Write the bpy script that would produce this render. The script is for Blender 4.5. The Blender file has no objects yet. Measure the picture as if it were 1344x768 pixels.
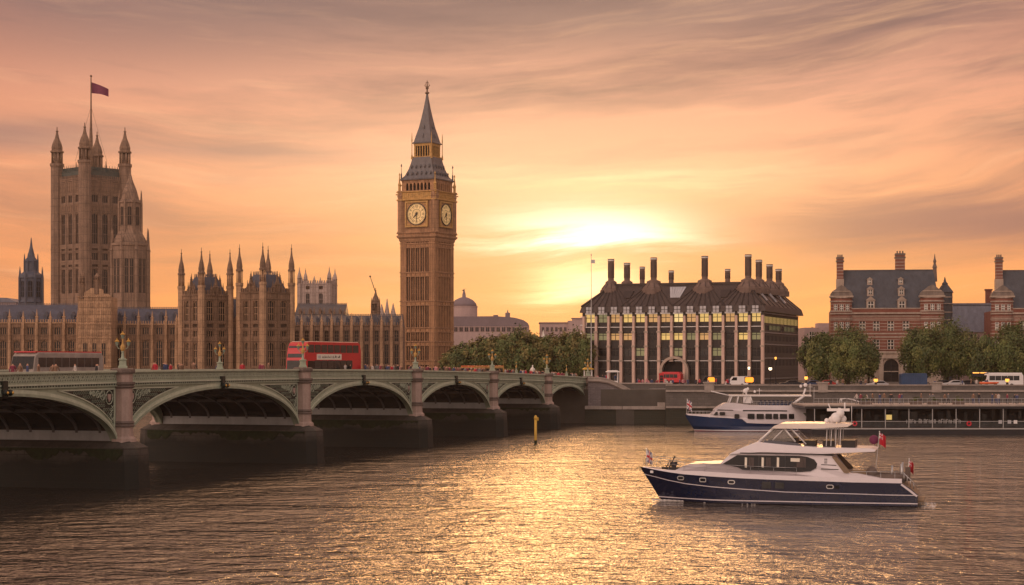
import bpy, math, random
from mathutils import Vector, Matrix
R = math.radians
random.seed(7)
F, H = 2337.0, 11.4          # focal length in photo pixels, eye height above the water
def PX(px, Y): return (px - 672.0) * Y / F
def PZ(py, Y): return H - (py - 476.0) * Y / F

sc = bpy.context.scene
col = bpy.context.collection
# ---------------------------------------------------------------- camera
cd = bpy.data.cameras.new('camera'); cam = bpy.data.objects.new('camera', cd); col.objects.link(cam)
cam.location = (0, 0, H); cam.rotation_euler = (R(90), 0, 0)
cd.lens = 62.6; cd.sensor_width = 36; cd.shift_y = 0.0685; cd.clip_start = 0.5; cd.clip_end = 20000
sc.camera = cam
sc.view_settings.view_transform = 'Standard'; sc.view_settings.look = 'None'
sc.view_settings.exposure = 0.0; sc.view_settings.gamma = 1.0
sc.cycles.max_bounces = 6; sc.cycles.volume_bounces = 0
sc.cycles.use_denoising = True

# ---------------------------------------------------------------- node helper
class G:
    def __init__(s, nt): s.nt = nt; s.n = nt.nodes; s.l = nt.links
    def node(s, t, **kw):
        n = s.n.new(t)
        for k, v in kw.items(): setattr(n, k, v)
        return n
    def put(s, sock, v):
        if isinstance(v, bpy.types.NodeSocket): s.l.new(v, sock)
        else:
            if isinstance(v, (tuple, list)) and sock.type == 'RGBA' and len(v) == 3: v = (*v, 1)
            sock.default_value = v
    def m(s, op, a, b=None, c=None, clamp=False):
        n = s.node('ShaderNodeMath', operation=op, use_clamp=clamp)
        s.put(n.inputs[0], a)
        if b is not None: s.put(n.inputs[1], b)
        if c is not None: s.put(n.inputs[2], c)
        return n.outputs[0]
    def mix(s, fac, a, b, blend='MIX'):
        n = s.node('ShaderNodeMix', data_type='RGBA', blend_type=blend, clamp_factor=True)
        s.put(n.inputs[0], fac); s.put(n.inputs[6], a); s.put(n.inputs[7], b)
        return n.outputs[2]
    def ramp(s, fac, stops, interp='LINEAR'):
        n = s.node('ShaderNodeValToRGB'); cr = n.color_ramp; cr.interpolation = interp
        while len(cr.elements) < len(stops): cr.elements.new(0.5)
        for e, (p, c) in zip(cr.elements, stops):
            e.position = p; e.color = (*c, 1) if len(c) == 3 else c
        s.put(n.inputs[0], fac)
        return n.outputs[0]
    def noise(s, vec, scale, detail=4, rough=.55, dist=0.0):
        n = s.node('ShaderNodeTexNoise'); s.put(n.inputs['Vector'], vec)
        n.inputs['Scale'].default_value = scale; n.inputs['Detail'].default_value = detail
        n.inputs['Roughness'].default_value = rough; n.inputs['Distortion'].default_value = dist
        return n.outputs['Fac']
    def comb(s, x, y, z):
        n = s.node('ShaderNodeCombineXYZ'); s.put(n.inputs[0], x); s.put(n.inputs[1], y); s.put(n.inputs[2], z)
        return n.outputs[0]
    def sep(s, v):
        n = s.node('ShaderNodeSeparateXYZ'); s.put(n.inputs[0], v); return n.outputs
    def gauss(s, u, v, cu, cv, su, sv):
        a = s.m('DIVIDE', s.m('SUBTRACT', u, cu), su); b = s.m('DIVIDE', s.m('SUBTRACT', v, cv), sv)
        q = s.m('ADD', s.m('MULTIPLY', a, a), s.m('MULTIPLY', b, b))
        return s.m('POWER', 2.71828, s.m('MULTIPLY', q, -1.0))
def lin(r, g, b):
    f = lambda c: (c/255/12.92) if c/255 <= .04045 else ((c/255+.055)/1.055)**2.4
    return (f(r), f(g), f(b))

# ---------------------------------------------------------------- sky
SUN_AZ, SUN_EL = 2.4, 4.2
w = bpy.data.worlds.new('World'); sc.world = w; w.use_nodes = True
g = G(w.node_tree); g.n.clear()
tc = g.node('ShaderNodeTexCoord')
dx, dy, dz = g.sep(tc.outputs['Generated'])
u = g.m('MULTIPLY', g.m('ARCTAN2', dx, dy), F)                 # azimuth and elevation of the view direction,
v = g.m('MULTIPLY', g.m('ARCSINE', dz), F)                     # in units of 1/2337 radian
base = g.ramp(g.m('DIVIDE', v, 2400, clamp=True), [
    (0.0,   lin(240, 150, 84)), (0.035, lin(244, 160, 92)), (0.075, lin(240, 160, 104)),
    (0.115, lin(238, 164, 122)), (0.15, lin(218, 156, 128)), (0.185, lin(152, 118, 108)), (0.21, lin(146, 114, 106)), (0.26, lin(236, 178, 150)),
    (0.40,  lin(255, 206, 178)), (0.62, lin(220, 178, 162)), (1.0, lin(140, 122, 122))])
# sideways falloff away from the sun
side = g.m('DIVIDE', g.m('ABSOLUTE', g.m('SUBTRACT', u, 120)), 900, clamp=True)
base = g.mix(g.m('MULTIPLY', g.m('MULTIPLY', side, side), .55), base, lin(196, 112, 84), 'MIX')
# clouds: long streaks
wob = g.noise(g.comb(g.m('MULTIPLY', u, .0016), g.m('MULTIPLY', v, .004), 3.1), 1.0, 3)
shear = g.m('ADD', v, g.m('MULTIPLY', g.m('SUBTRACT', wob, .5), 105))
shear = g.m('SUBTRACT', shear, g.m('MULTIPLY', g.m('MULTIPLY', u, g.m('MULTIPLY', u, .00009)), 1.0))
shear = g.m('SUBTRACT', shear, g.m('MULTIPLY', u, .04))
c1 = g.noise(g.comb(g.m('MULTIPLY', u, .0017), g.m('MULTIPLY', shear, .0135), 0.7), 1.0, 8, .60, .15)
c2 = g.noise(g.comb(g.m('MULTIPLY', u, .0034), g.m('MULTIPLY', shear, .044), 5.7), 1.0, 7, .64, .15)
hi = g.m('MULTIPLY_ADD', v, 1/520., .10, clamp=True)           # more cloud higher up
dark = g.m('MULTIPLY', g.m('MULTIPLY_ADD', c1, 4.6, -2.02, clamp=True), g.m('MULTIPLY_ADD', hi, .75, .22))
base = g.mix(g.m('MULTIPLY', dark, .86), base, lin(108, 84, 86))
lite = g.m('MULTIPLY_ADD', c2, 3.4, -1.75, clamp=True)
base = g.mix(g.m('MULTIPLY', lite, .42), base, lin(252, 190, 142))
# darker banks: right middle, left middle
rb = g.m('MULTIPLY', g.m('POWER', 2.71828, g.m('MULTIPLY', g.m('POWER', g.m('ABSOLUTE', g.m('DIVIDE', g.m('SUBTRACT', g.m('ADD', v, g.m('MULTIPLY', g.m('SUBTRACT', c2, .5), 60)), g.m('MULTIPLY_ADD', u, .02, 168)), 34)), 2.4), -1)),
          g.m('SMOOTH_MIN', g.m('MULTIPLY_ADD', u, 1/260., -.75, clamp=True), 1, .2))
base = g.mix(g.m('MULTIPLY', rb, .96), base, lin(136, 94, 92))
base = g.mix(g.m('MULTIPLY', g.gauss(u, v, -650, 288, 150, 22), .65), base, lin(112, 92, 98))
base = g.mix(g.m('MULTIPLY', g.gauss(u, v, -430, 272, 220, 9), .35), base, lin(140, 106, 104))
base = g.mix(g.m('MULTIPLY', g.gauss(u, v, -500, 460, 420, 90), .55), base, lin(112, 96, 98))
base = g.mix(g.m('MULTIPLY', g.gauss(u, v, 120, 470, 260, 45), .35), base, lin(120, 100, 98))
# glow about the hidden sun
g1 = g.gauss(u, v, 70, 120, 300, 110)
base = g.mix(g.m('MULTIPLY', g1, .66), base, (.98, .49, .19))
g1b = g.gauss(u, v, 20, 255, 430, 85)
base = g.mix(g.m('MULTIPLY', g1b, .42), base, (.96, .62, .40))
streak = g.m('MULTIPLY_ADD', c2, 2.6, -.75, clamp=True)
uw = g.m('ADD', u, g.m('MULTIPLY', g.m('SUBTRACT', wob, .5), 260)); vw = g.m('ADD', v, g.m('MULTIPLY', g.m('SUBTRACT', c2, .5), 90))
g2 = g.m('MULTIPLY', g.gauss(uw, vw, 92, 176, 125, 27), g.m('MULTIPLY_ADD', streak, 1.0, .25))
g4 = g.m('MULTIPLY', g.gauss(u, v, 130, 235, 280, 26), g.m('MULTIPLY_ADD', streak, .9, .1))
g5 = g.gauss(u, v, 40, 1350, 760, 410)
g3 = g.m('MULTIPLY', g.gauss(uw, vw, 92, 106, 60, 21), g.m('MULTIPLY_ADD', streak, .5, .6))
base = g.mix(1.0, base, g.mix(g2, (0, 0, 0), (1.15, 1.0, .80)), 'ADD')
base = g.mix(1.0, base, g.mix(g4, (0, 0, 0), (.35, .26, .12)), 'ADD')
base = g.mix(1.0, base, g.mix(g3, (0, 0, 0), (1.0, .76, .42)), 'ADD')
base = g.mix(1.0, base, g.mix(g5, (0, 0, 0), (2.9, 1.45, .60)), 'ADD')      # glow added to the sky out of view, to gild the water
# the sky behind the viewer: dull pink afterglow, low cloud
back = g.ramp(g.m('MULTIPLY_ADD', dz, 1.0, 0.0, clamp=True), [(0, (.66, .45, .35)), (.25, (.74, .53, .43)), (.6, (.50, .41, .38)), (1, (.30, .27, .28))])
lobe = g.m('MULTIPLY_ADD', dx, -.62, g.m('MULTIPLY_ADD', dy, -.68, g.m('MULTIPLY', dz, .38)))
lobe = g.m('POWER', g.m('MAXIMUM', lobe, 0.0), 5.0)
back = g.mix(1.0, back, g.mix(lobe, (0, 0, 0), (1.70, 1.12, .84)), 'ADD')
bf = g.m('MULTIPLY_ADD', dy, -1.6, .95, clamp=True)
base = g.mix(bf, base, back)
base = g.mix(g.m('MULTIPLY_ADD', dz, -8, 0.0, clamp=True), base, (.05, .04, .035))
nish = g.node('ShaderNodeTexSky', sky_type='NISHITA'); nish.sun_disc = False
nish.sun_elevation = R(SUN_EL); nish.sun_rotation = R(SUN_AZ)
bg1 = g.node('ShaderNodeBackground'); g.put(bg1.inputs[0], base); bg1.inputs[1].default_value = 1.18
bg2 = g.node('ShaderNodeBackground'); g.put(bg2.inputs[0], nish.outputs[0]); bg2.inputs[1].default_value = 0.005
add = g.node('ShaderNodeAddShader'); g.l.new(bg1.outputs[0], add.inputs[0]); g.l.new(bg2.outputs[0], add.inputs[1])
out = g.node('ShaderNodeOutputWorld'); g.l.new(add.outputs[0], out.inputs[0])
# ---------------------------------------------------------------- sun
sd = bpy.data.lights.new('sun', 'SUN'); so = bpy.data.objects.new('sun', sd); col.objects.link(so)
sd.energy = .85; sd.angle = R(17); sd.color = (1.0, .50, .18)
sv_ = Vector((math.sin(R(SUN_AZ))*math.cos(R(SUN_EL)), math.cos(R(SUN_AZ))*math.cos(R(SUN_EL)), math.sin(R(SUN_EL))))
so.rotation_euler = sv_.to_track_quat('Z', 'Y').to_euler(); so.location = (60, 300, 150)

# ---------------------------------------------------------------- materials
def newmat(name):
    m = bpy.data.materials.new(name); m.use_nodes = True
    gg = G(m.node_tree); gg.n.clear()
    o = gg.node('ShaderNodeOutputMaterial'); b = gg.node('ShaderNodeBsdfPrincipled')
    gg.l.new(b.outputs[0], o.inputs[0]); return m, gg, b
def mat(name, c, rough=.7, var=.25, scale=.6, bump=.0, bscale=None, metal=0.0, streak=0.0, emis=None, es=1.0, spec=.4, low=None, panel=None):
    m, gg, b = newmat(name)
    t = gg.node('ShaderNodeTexCoord').outputs['Object']
    n1 = gg.noise(t, scale, 6, .6)
    n2 = gg.noise(t, scale*7.3, 3, .6)
    f = gg.m('MULTIPLY_ADD', gg.m('ADD', gg.m('MULTIPLY', n1, .65), gg.m('MULTIPLY', n2, .35)), 2.4, -.7, clamp=True)
    lo = tuple(x*(1-var) for x in c); hi_ = tuple(min(1, x*(1+var)) for x in c)
    cc = gg.mix(f, lo, hi_)
    if streak:
        x, y, z = gg.sep(t)
        s_ = gg.noise(gg.comb(gg.m('MULTIPLY', x, 1.1), gg.m('MULTIPLY', y, 1.1), gg.m('MULTIPLY', z, .12)), 1.0, 5, .65)
        cc = gg.mix(gg.m('MULTIPLY', gg.m('MULTIPLY_ADD', s_, 3.2, -1.3, clamp=True), streak), cc, tuple(k*.38 for k in c))
    if panel:                                                   # carved panelling: recess shade painted into the colour as dark joint lines
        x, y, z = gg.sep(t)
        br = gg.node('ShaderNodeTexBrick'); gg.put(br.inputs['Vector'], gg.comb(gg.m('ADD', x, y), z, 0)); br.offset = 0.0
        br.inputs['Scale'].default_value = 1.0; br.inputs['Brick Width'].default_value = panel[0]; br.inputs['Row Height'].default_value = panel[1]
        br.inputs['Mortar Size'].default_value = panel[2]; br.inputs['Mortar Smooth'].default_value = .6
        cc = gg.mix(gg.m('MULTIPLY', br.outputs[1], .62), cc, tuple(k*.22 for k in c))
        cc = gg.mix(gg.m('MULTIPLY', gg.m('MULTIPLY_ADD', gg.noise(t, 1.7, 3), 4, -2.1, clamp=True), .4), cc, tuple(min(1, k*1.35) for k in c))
    if low:                                                     # weed and wet dirt up to a tide line
        z = gg.sep(t)[2]
        wz = gg.m('ADD', z, gg.m('MULTIPLY', gg.m('SUBTRACT', n1, .5), 2.4))
        cc = gg.mix(gg.m('MULTIPLY_ADD', wz, -.9/low[1], low[0]/low[1]+.5, clamp=True), cc, low[2])
    gg.put(b.inputs['Base Color'], cc)
    b.inputs['Roughness'].default_value = rough; b.inputs['Metallic'].default_value = metal
    b.inputs['Specular IOR Level'].default_value = spec
    if bump:
        bn = gg.node('ShaderNodeBump'); bn.inputs['Strength'].default_value = bump; bn.inputs['Distance'].default_value = .08
        gg.put(bn.inputs['Height'], gg.noise(t, bscale or scale*9, 4, .6)); gg.l.new(bn.outputs[0], b.inputs['Normal'])
    if emis:
        gg.put(b.inputs['Emission Color'], (*emis, 1)); b.inputs['Emission Strength'].default_value = es
    return m
def blockmat(name, c1, c2, mortar, bw, bh, ms=.03, rough=.8, var=.2, low=None, bump=.4):
    m, gg, b = newmat(name)
    t = gg.node('ShaderNodeTexCoord').outputs['Object']
    x, y, z = gg.sep(t)
    br = gg.node('ShaderNodeTexBrick'); gg.put(br.inputs['Vector'], gg.comb(gg.m('ADD', x, y), z, 0))
    gg.put(br.inputs['Color1'], c1); gg.put(br.inputs['Color2'], c2); gg.put(br.inputs['Mortar'], mortar)
    br.inputs['Scale'].default_value = 1.0; br.inputs['Brick Width'].default_value = bw; br.inputs['Row Height'].default_value = bh
    br.inputs['Mortar Size'].default_value = ms
    n1 = gg.noise(t, .35, 6, .65)
    cc = gg.mix(gg.m('MULTIPLY_ADD', n1, 2.6, -.9, clamp=True), br.outputs[0], tuple(k*(1-var*1.6) for k in c1))
    cc = gg.mix(gg.m('MULTIPLY', gg.m('MULTIPLY_ADD', gg.noise(t, 3.0, 4), 3, -1.2, clamp=True), var), cc, mortar)
    if low:
        wz = gg.m('ADD', z, gg.m('MULTIPLY', gg.m('SUBTRACT', n1, .5), 2.4))
        cc = gg.mix(gg.m('MULTIPLY_ADD', wz, -.9/low[1], low[0]/low[1]+.5, clamp=True), cc, low[2])
    gg.put(b.inputs['Base Color'], cc); b.inputs['Roughness'].default_value = rough
    bn = gg.node('ShaderNodeBump'); bn.inputs['Strength'].default_value = bump; bn.inputs['Distance'].default_value = .05
    gg.put(bn.inputs['Height'], gg.m('ADD', br.outputs[1], gg.noise(t, 4, 3))); bn.invert = True
    gg.l.new(bn.outputs[0], b.inputs['Normal'])
    return m
M = {}
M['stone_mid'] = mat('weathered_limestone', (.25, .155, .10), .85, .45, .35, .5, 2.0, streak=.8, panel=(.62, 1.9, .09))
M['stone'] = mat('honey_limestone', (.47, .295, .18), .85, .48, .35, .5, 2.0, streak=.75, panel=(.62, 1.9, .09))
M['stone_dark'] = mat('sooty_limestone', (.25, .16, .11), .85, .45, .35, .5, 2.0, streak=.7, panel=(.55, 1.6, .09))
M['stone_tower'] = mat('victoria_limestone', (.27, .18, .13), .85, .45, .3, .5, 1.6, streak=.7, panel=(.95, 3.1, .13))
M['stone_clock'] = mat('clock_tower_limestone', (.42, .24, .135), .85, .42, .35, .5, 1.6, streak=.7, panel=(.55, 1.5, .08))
M['stone_clock2'] = mat('clock_tower_ribs', (.46, .255, .135), .85, .35, .5, .5, 1.6, streak=.5)
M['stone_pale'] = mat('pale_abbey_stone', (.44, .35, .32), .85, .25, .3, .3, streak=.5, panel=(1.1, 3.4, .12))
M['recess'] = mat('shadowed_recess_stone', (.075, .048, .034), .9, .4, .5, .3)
M['slate'] = mat('blue_slate', (.075, .085, .12), .55, .35, .5, .5, 3.0, streak=.5)
M['slate_dark'] = mat('grey_slate', (.060, .066, .082), .5, .35, .4, .5, 3.0, streak=.5)
M['iron_roof'] = mat('cast_iron_roof', (.13, .125, .135), .5, .3, .8, .4, 2.0, streak=.4)
M['gold'] = mat('gilding', (.62, .36, .08), .4, .35, 1.5, metal=.55)
M['gold_stone'] = mat('gilded_stone', (.50, .30, .10), .55, .45, 1.2, .3, metal=.2)
M['glass'] = mat('dark_window_glass', (.008, .009, .012), .12, .6, .8, spec=.2)
M['glass_grey'] = mat('grey_window_glass', (.030, .033, .036), .15, .6, .8, spec=.3)
M['lit2'] = mat('lit_office_window_amber', (.30, .18, .08), .3, .4, .9, emis=(1.0, .56, .20), es=.42)
M['lit3'] = mat('lit_office_window_bright', (.30, .2, .08), .3, .4, .9, emis=(1.0, .74, .30), es=.78)
M['dark'] = mat('dark_void', (.012, .011, .012), .9, .3)
M['green'] = mat('bridge_green_paint', (.32, .37, .28), .5, .22, .35, .15, 3.0, streak=.35)
M['green_lt'] = mat('pale_green_paint', (.50, .55, .43), .5, .18, .5, .1, streak=.3)
M['green_dk'] = mat('dark_green_iron', (.012, .019, .016), .5, .3, 1.0)
M['granite'] = mat('pink_granite', (.42, .31, .27), .7, .22, .8, .3, 4.0, streak=.55)
M['granite_dk'] = mat('weathered_granite_band', (.15, .115, .10), .75, .3, .8, .3)
M['pier_wall'] = mat('grey_painted_pier_wall', (.40, .40, .40), .7, .15, .4, .1, streak=.35)
M['pier_base'] = blockmat('tidal_granite', (.095, .082, .070), (.070, .060, .052), (.02, .018, .016), 1.4, .6, .03, .8, .3, low=(2.4, .7, (.012, .013, .010)))
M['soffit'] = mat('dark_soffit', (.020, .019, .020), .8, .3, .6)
M['rib'] = mat('grey_iron_rib', (.11, .105, .105), .7, .3, .6)
M['wall'] = blockmat('embankment_granite', (.17, .15, .14), (.12, .11, .10), (.09, .08, .075), 1.3, .45, .03, .8, .3, low=(2.7, .7, (.035, .036, .025)))
M['wall2'] = blockmat('grey_purple_block', (.27, .23, .24), (.19, .165, .175), (.10, .09, .09), .9, .32, .03, .8, .3, low=(2.7, .5, (.05, .05, .035)))
M['coping'] = mat('granite_coping', (.36, .31, .28), .75, .25, .7, .3, streak=.4)
M['asphalt'] = mat('asphalt', (.05, .05, .052), .85, .25, .2, .2)
M['ground'] = mat('ground', (.09, .08, .07), .9, .4, .05)
M['paving'] = mat('paving_stone', (.23, .21, .20), .85, .25, .3, .2)
M['brick'] = blockmat('red_brick', (.28, .075, .048), (.20, .055, .036), (.22, .14, .11), .5, .17, .02, .85, .25)
M['gable_stone'] = mat('weathered_gable_stone', (.22, .18, .155), .85, .35, .8, .3, streak=.6)
M['portland'] = mat('portland_stone', (.40, .32, .265), .8, .2, .4, .3, streak=.45)
M['white_frame'] = mat('white_frame', (.70, .66, .60), .5, .1)
M['pink_pier'] = mat('pink_sandstone_pier', (.62, .44, .37), .75, .2, .5, .2, streak=.35)
M['bronze'] = mat('dark_bronze', (.024, .020, .020), .5, .35, .5, .2)
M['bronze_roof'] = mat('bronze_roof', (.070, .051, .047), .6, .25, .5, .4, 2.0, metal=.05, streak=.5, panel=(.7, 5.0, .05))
M['bronze_rib'] = mat('bronze_rib', (.042, .031, .029), .55, .25, .5, metal=.1)
M['lit'] = mat('lit_office_window', (.30, .2, .08), .3, .4, .9, emis=(1.0, .66, .20), es=.62)
M['lit_dim'] = mat('dim_office_window', (.12, .11, .06), .2, .5, .9, emis=(.8, .75, .32), es=.17)
M['sky_glass'] = mat('skylight_glass', (.45, .45, .48), .15, .15)
M['lamp_warm'] = mat('warm_lamp_glass', (.8, .5, .2), .3, .1, emis=(1.0, .40, .05), es=1.7)
M['lamp_white'] = mat('white_lamp_glass', (.8, .7, .5), .3, .1, emis=(1.0, .8, .5), es=2.5)
M['lantern'] = mat('unlit_lantern_glass', (.22, .27, .22), .15, .3, 3)
M['red'] = mat('bus_red', (.52, .008, .020), .3, .15, .4, spec=.6)
M['magenta'] = mat('bus_front_magenta', (.42, .02, .12), .3, .15)
M['white'] = mat('white_paint', (.74, .72, .72), .35, .06, .5)
M['cream'] = mat('cream_panel', (.75, .70, .60), .5, .08)
M['tyre'] = mat('rubber', (.02, .02, .02), .8, .2)
M['steel'] = mat('steel', (.45, .45, .46), .35, .15, metal=.8)
M['navy'] = mat('navy_gelcoat', (.004, .009, .036), .12, .2, .3, spec=.6)
M['navy2'] = mat('blue_gelcoat', (.008, .030, .10), .18, .2, .3, spec=.6)
M['gel'] = mat('white_gelcoat', (.66, .62, .66), .25, .05, .4, spec=.5)
M['gel_warm'] = mat('white_hardtop', (.78, .70, .64), .3, .05, .4)
M['blackline'] = mat('black_trim', (.015, .015, .02), .4, .1)
M['teak'] = mat('teak_deck', (.20, .14, .09), .7, .2)
M['flag_red'] = mat('flag_red', (.50, .02, .04), .7, .1)
M['flag_blue'] = mat('flag_blue', (.03, .04, .16), .7, .1)
M['flag_white'] = mat('flag_white', (.7, .68, .68), .7, .05)
M['maroon'] = mat('flag_maroon', (.16, .03, .08), .8, .3, 2)
M['yellow'] = mat('yellow_pile_paint', (.62, .38, .06), .5, .25, 1.2, streak=.4)
M['bark'] = mat('bark', (.07, .05, .04), .9, .3, 2)
M['leafA'] = mat('leaf_mid', (.095, .125, .034), .6, .45, .5)
M['leafB'] = mat('leaf_light', (.16, .17, .048), .6, .4, .5)
M['leafC'] = mat('leaf_dark', (.062, .088, .028), .6, .4, .5)
M['leafD'] = mat('leaf_warm', (.18, .155, .048), .6, .4, .5)
M['far_stone'] = mat('far_pinkish_stone', (.44, .33, .32), .85, .15, .1, streak=.2)
M['far_roof'] = mat('far_grey_roof', (.20, .16, .18), .8, .2, .1)
M['blue_roof'] = mat('pale_blue_slate', (.16, .17, .22), .5, .25, .3, .3, streak=.5)
M['skin'] = mat('skin', (.45, .24, .16), .6, .1)
M['tarp'] = mat('blue_tarpaulin', (.03, .07, .16), .6, .25, .7)
M['orange'] = mat('orange_paint', (.70, .13, .04), .4, .15)
M['weed'] = mat('weed_fringe', (.025, .032, .014), .95, .5, 2, .6)
M['foam'] = mat('wake_foam', (.62, .58, .56), .7, .2)

# ---------------------------------------------------------------- mesh builder
class MB:
    def __init__(s): s.v = []; s.f = []; s.mi = []; s.sm = []
    def _add(s, vs, fs, mi=0, sm=False):
        o = len(s.v); s.v += [tuple(p) for p in vs]
        for f in fs: s.f.append(tuple(o+i for i in f)); s.mi.append(mi); s.sm.append(sm)
    def box(s, x0, x1, y0, y1, z0, z1, mi=0):
        if x0 > x1: x0, x1 = x1, x0
        if y0 > y1: y0, y1 = y1, y0
        if z0 > z1: z0, z1 = z1, z0
        s._add([(x0,y0,z0),(x1,y0,z0),(x1,y1,z0),(x0,y1,z0),(x0,y0,z1),(x1,y0,z1),(x1,y1,z1),(x0,y1,z1)],
               [(0,3,2,1),(4,5,6,7),(0,1,5,4),(1,2,6,5),(2,3,7,6),(3,0,4,7)], mi)
    def frus(s, cx, cy, z0, z1, a0, b0, a1, b1, mi=0):          # square frustum, half sizes a (x) and b (y)
        s._add([(cx-a0,cy-b0,z0),(cx+a0,cy-b0,z0),(cx+a0,cy+b0,z0),(cx-a0,cy+b0,z0),
                (cx-a1,cy-b1,z1),(cx+a1,cy-b1,z1),(cx+a1,cy+b1,z1),(cx-a1,cy+b1,z1)],
               [(0,3,2,1),(4,5,6,7),(0,1,5,4),(1,2,6,5),(2,3,7,6),(3,0,4,7)], mi)
    def lathe(s, cx, cy, prof, n=8, mi=0, sm=False, ph=None):   # prof: list of (r, z) from the bottom up
        ph = math.pi/n if ph is None else ph
        vs = []
        for r, z in prof:
            r = max(r, .004)
            for k in range(n):
                a = ph + 2*math.pi*k/n; vs.append((cx+r*math.cos(a), cy+r*math.sin(a), z))
        fs = []
        for j in range(len(prof)-1):
            for k in range(n):
                k2 = (k+1) % n; fs.append((j*n+k, j*n+k2, (j+1)*n+k2, (j+1)*n+k))
        fs.append(tuple(range(n-1, -1, -1))); fs.append(tuple((len(prof)-1)*n+k for k in range(n)))
        s._add(vs, fs, mi, sm)
    def sq(s, cx, cy, prof, mi=0): s.lathe(cx, cy, [(r*math.sqrt(2), z) for r, z in prof], 4, mi)
    def extr(s, poly, y0, y1, mi=0):                            # polygon in XZ (counter-clockwise seen from -Y) pushed along Y
        n = len(poly)
        vs = [(x, y0, z) for x, z in poly] + [(x, y1, z) for x, z in poly]
        s._add(vs, [tuple(range(n)), tuple(range(2*n-1, n-1, -1))] + [((k+1)%n, k, n+k, n+(k+1)%n) for k in range(n)], mi)
    def prism(s, poly, z0, z1, mi=0, top=None):                 # polygon in XY raised along Z
        n = len(poly); tp = top or poly
        vs = [(x, y, z0) for x, y in poly] + [(x, y, z1) for x, y in tp]
        s._add(vs, [tuple(range(n-1, -1, -1)), tuple(range(n, 2*n))] + [(k, (k+1)%n, n+(k+1)%n, n+k) for k in range(n)], mi)
    def tube(s, p0, p1, r0, r1=None, n=6, mi=0, sm=True):
        p0, p1 = Vector(p0), Vector(p1); r1 = r0 if r1 is None else r1
        d = (p1-p0); L = d.length
        if L < 1e-6: return
        q = d.to_track_quat('Z', 'Y'); vs = []
        for p, r in ((p0, r0), (p1, r1)):
            for k in range(n):
                a = 2*math.pi*k/n; vs.append(p + q @ Vector((r*math.cos(a), r*math.sin(a), 0)))
        s._add(vs, [(k, (k+1)%n, n+(k+1)%n, n+k) for k in range(n)] + [tuple(range(n-1,-1,-1)), tuple(range(n, 2*n))], mi, sm)
    def ball(s, c, r, n=8, m=6, mi=0, sz=1.0):
        prof = [(r*math.sin(math.pi*j/m), c[2]-r*sz*math.cos(math.pi*j/m)) for j in range(m+1)]
        s.lathe(c[0], c[1], prof, n, mi, True)
    def strip(s, xs, zb, zt, y0, y1, mi=0):                     # solid between two curves z(x)
        n = len(xs); vs = []
        for x, a, b in zip(xs, zb, zt): vs += [(x,y0,a),(x,y0,b),(x,y1,a),(x,y1,b)]
        fs = []
        for k in range(n-1):
            i, j = 4*k, 4*k+4
            fs += [(i, j, j+1, i+1), (i+2, i+3, j+3, j+2), (i+1, j+1, j+3, i+3), (i, i+2, j+2, j)]
        fs += [(0, 1, 3, 2), (4*n-4, 4*n-2, 4*n-1, 4*n-3)]
        s._add(vs, fs, mi)
    def mesh(s, name, mats):
        me = bpy.data.meshes.new(name); me.from_pydata(s.v, [], s.f)
        for m in (mats if isinstance(mats, (list, tuple)) else [mats]): me.materials.append(M[m] if isinstance(m, str) else m)
        me.polygons.foreach_set('material_index', s.mi); me.polygons.foreach_set('use_smooth', s.sm)
        me.update(); return me
    def build(s, name, mats, parent=None, loc=(0,0,0), rz=0.0): return obj(name, s.mesh(name, mats), parent, loc, rz)
def obj(name, me, parent=None, loc=(0,0,0), rz=0.0):
    o = bpy.data.objects.new(name, me); col.objects.link(o); o.location = loc; o.rotation_euler = (0,0,rz)
    if parent is not None: o.parent = parent
    return o
def thing(name, label, cat, loc=(0,0,0), rz=0.0, group=None):
    o = bpy.data.objects.new(name, None); col.objects.link(o); o.location = loc; o.rotation_euler = (0,0,rz)
    o.empty_display_size = .3
    return tag(o, label, cat, group)
def tag(o, label, cat, group=None):
    o['label'] = label; o['category'] = cat
    if group: o['group'] = group
    return o
def struct(o, kind='structure'): o['kind'] = kind; return o
CACHE = {}
def window_mesh(w, h, glass='glass', frame='stone', nm=1, nt=1, arch=False, ft=.12, key=''):
    k = (round(w,2), round(h,2), glass, frame, nm, nt, arch, ft)
    if k in CACHE: return CACHE[k]
    b = MB()
    b.box(-w/2, w/2, -.02, .03, 0, h, 0)
    for i in range(nm):
        x = -w/2 + w*(i+1)/(nm+1); b.box(x-ft/2, x+ft/2, -.09, -.02, 0, h, 1)
    for i in range(nt):
        z = h*(i+1)/(nt+1); b.box(-w/2, w/2, -.085, -.021, z-ft/2, z+ft/2, 1)
    b.box(-w/2, -w/2+ft*.7, -.12, -.02, 0, h, 1); b.box(w/2-ft*.7, w/2, -.12, -.02, 0, h, 1)
    if arch:
        n = 6; rr = w/2
        for sgn in (-1, 1):
            pts = [(sgn*w/2, h), (0, h)]
            arc = [(sgn*w/2*math.sin(R(90*j/n)), h - w*.55*(1-math.cos(R(90*j/n)))) for j in range(n+1)]
            poly = [(sgn*w/2, h+.001)] + arc[::-1]
            if sgn > 0: poly = poly[::-1]
            b.extr(poly, -.14, -.021, 1)
    me = b.mesh('window', [glass, frame]); CACHE[k] = me; return me
def relief(b, x0, x1, z0, z1, cols, rows, yf, d, mi=0):
    """proud stonework of depth d in front of plane yf+d, leaving cells cols x rows open"""
    zs = z0
    for a, c in sorted(rows):
        if a > zs: b.box(x0, x1, yf, yf+d, zs, a, mi)
        xs = x0
        for p, q in sorted(cols):
            if p > xs: b.box(xs, p, yf, yf+d, a, c, mi)
            xs = q
        if xs < x1: b.box(xs, x1, yf, yf+d, a, c, mi)
        zs = c
    if zs < z1: b.box(x0, x1, yf, yf+d, zs, z1, mi)
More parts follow.
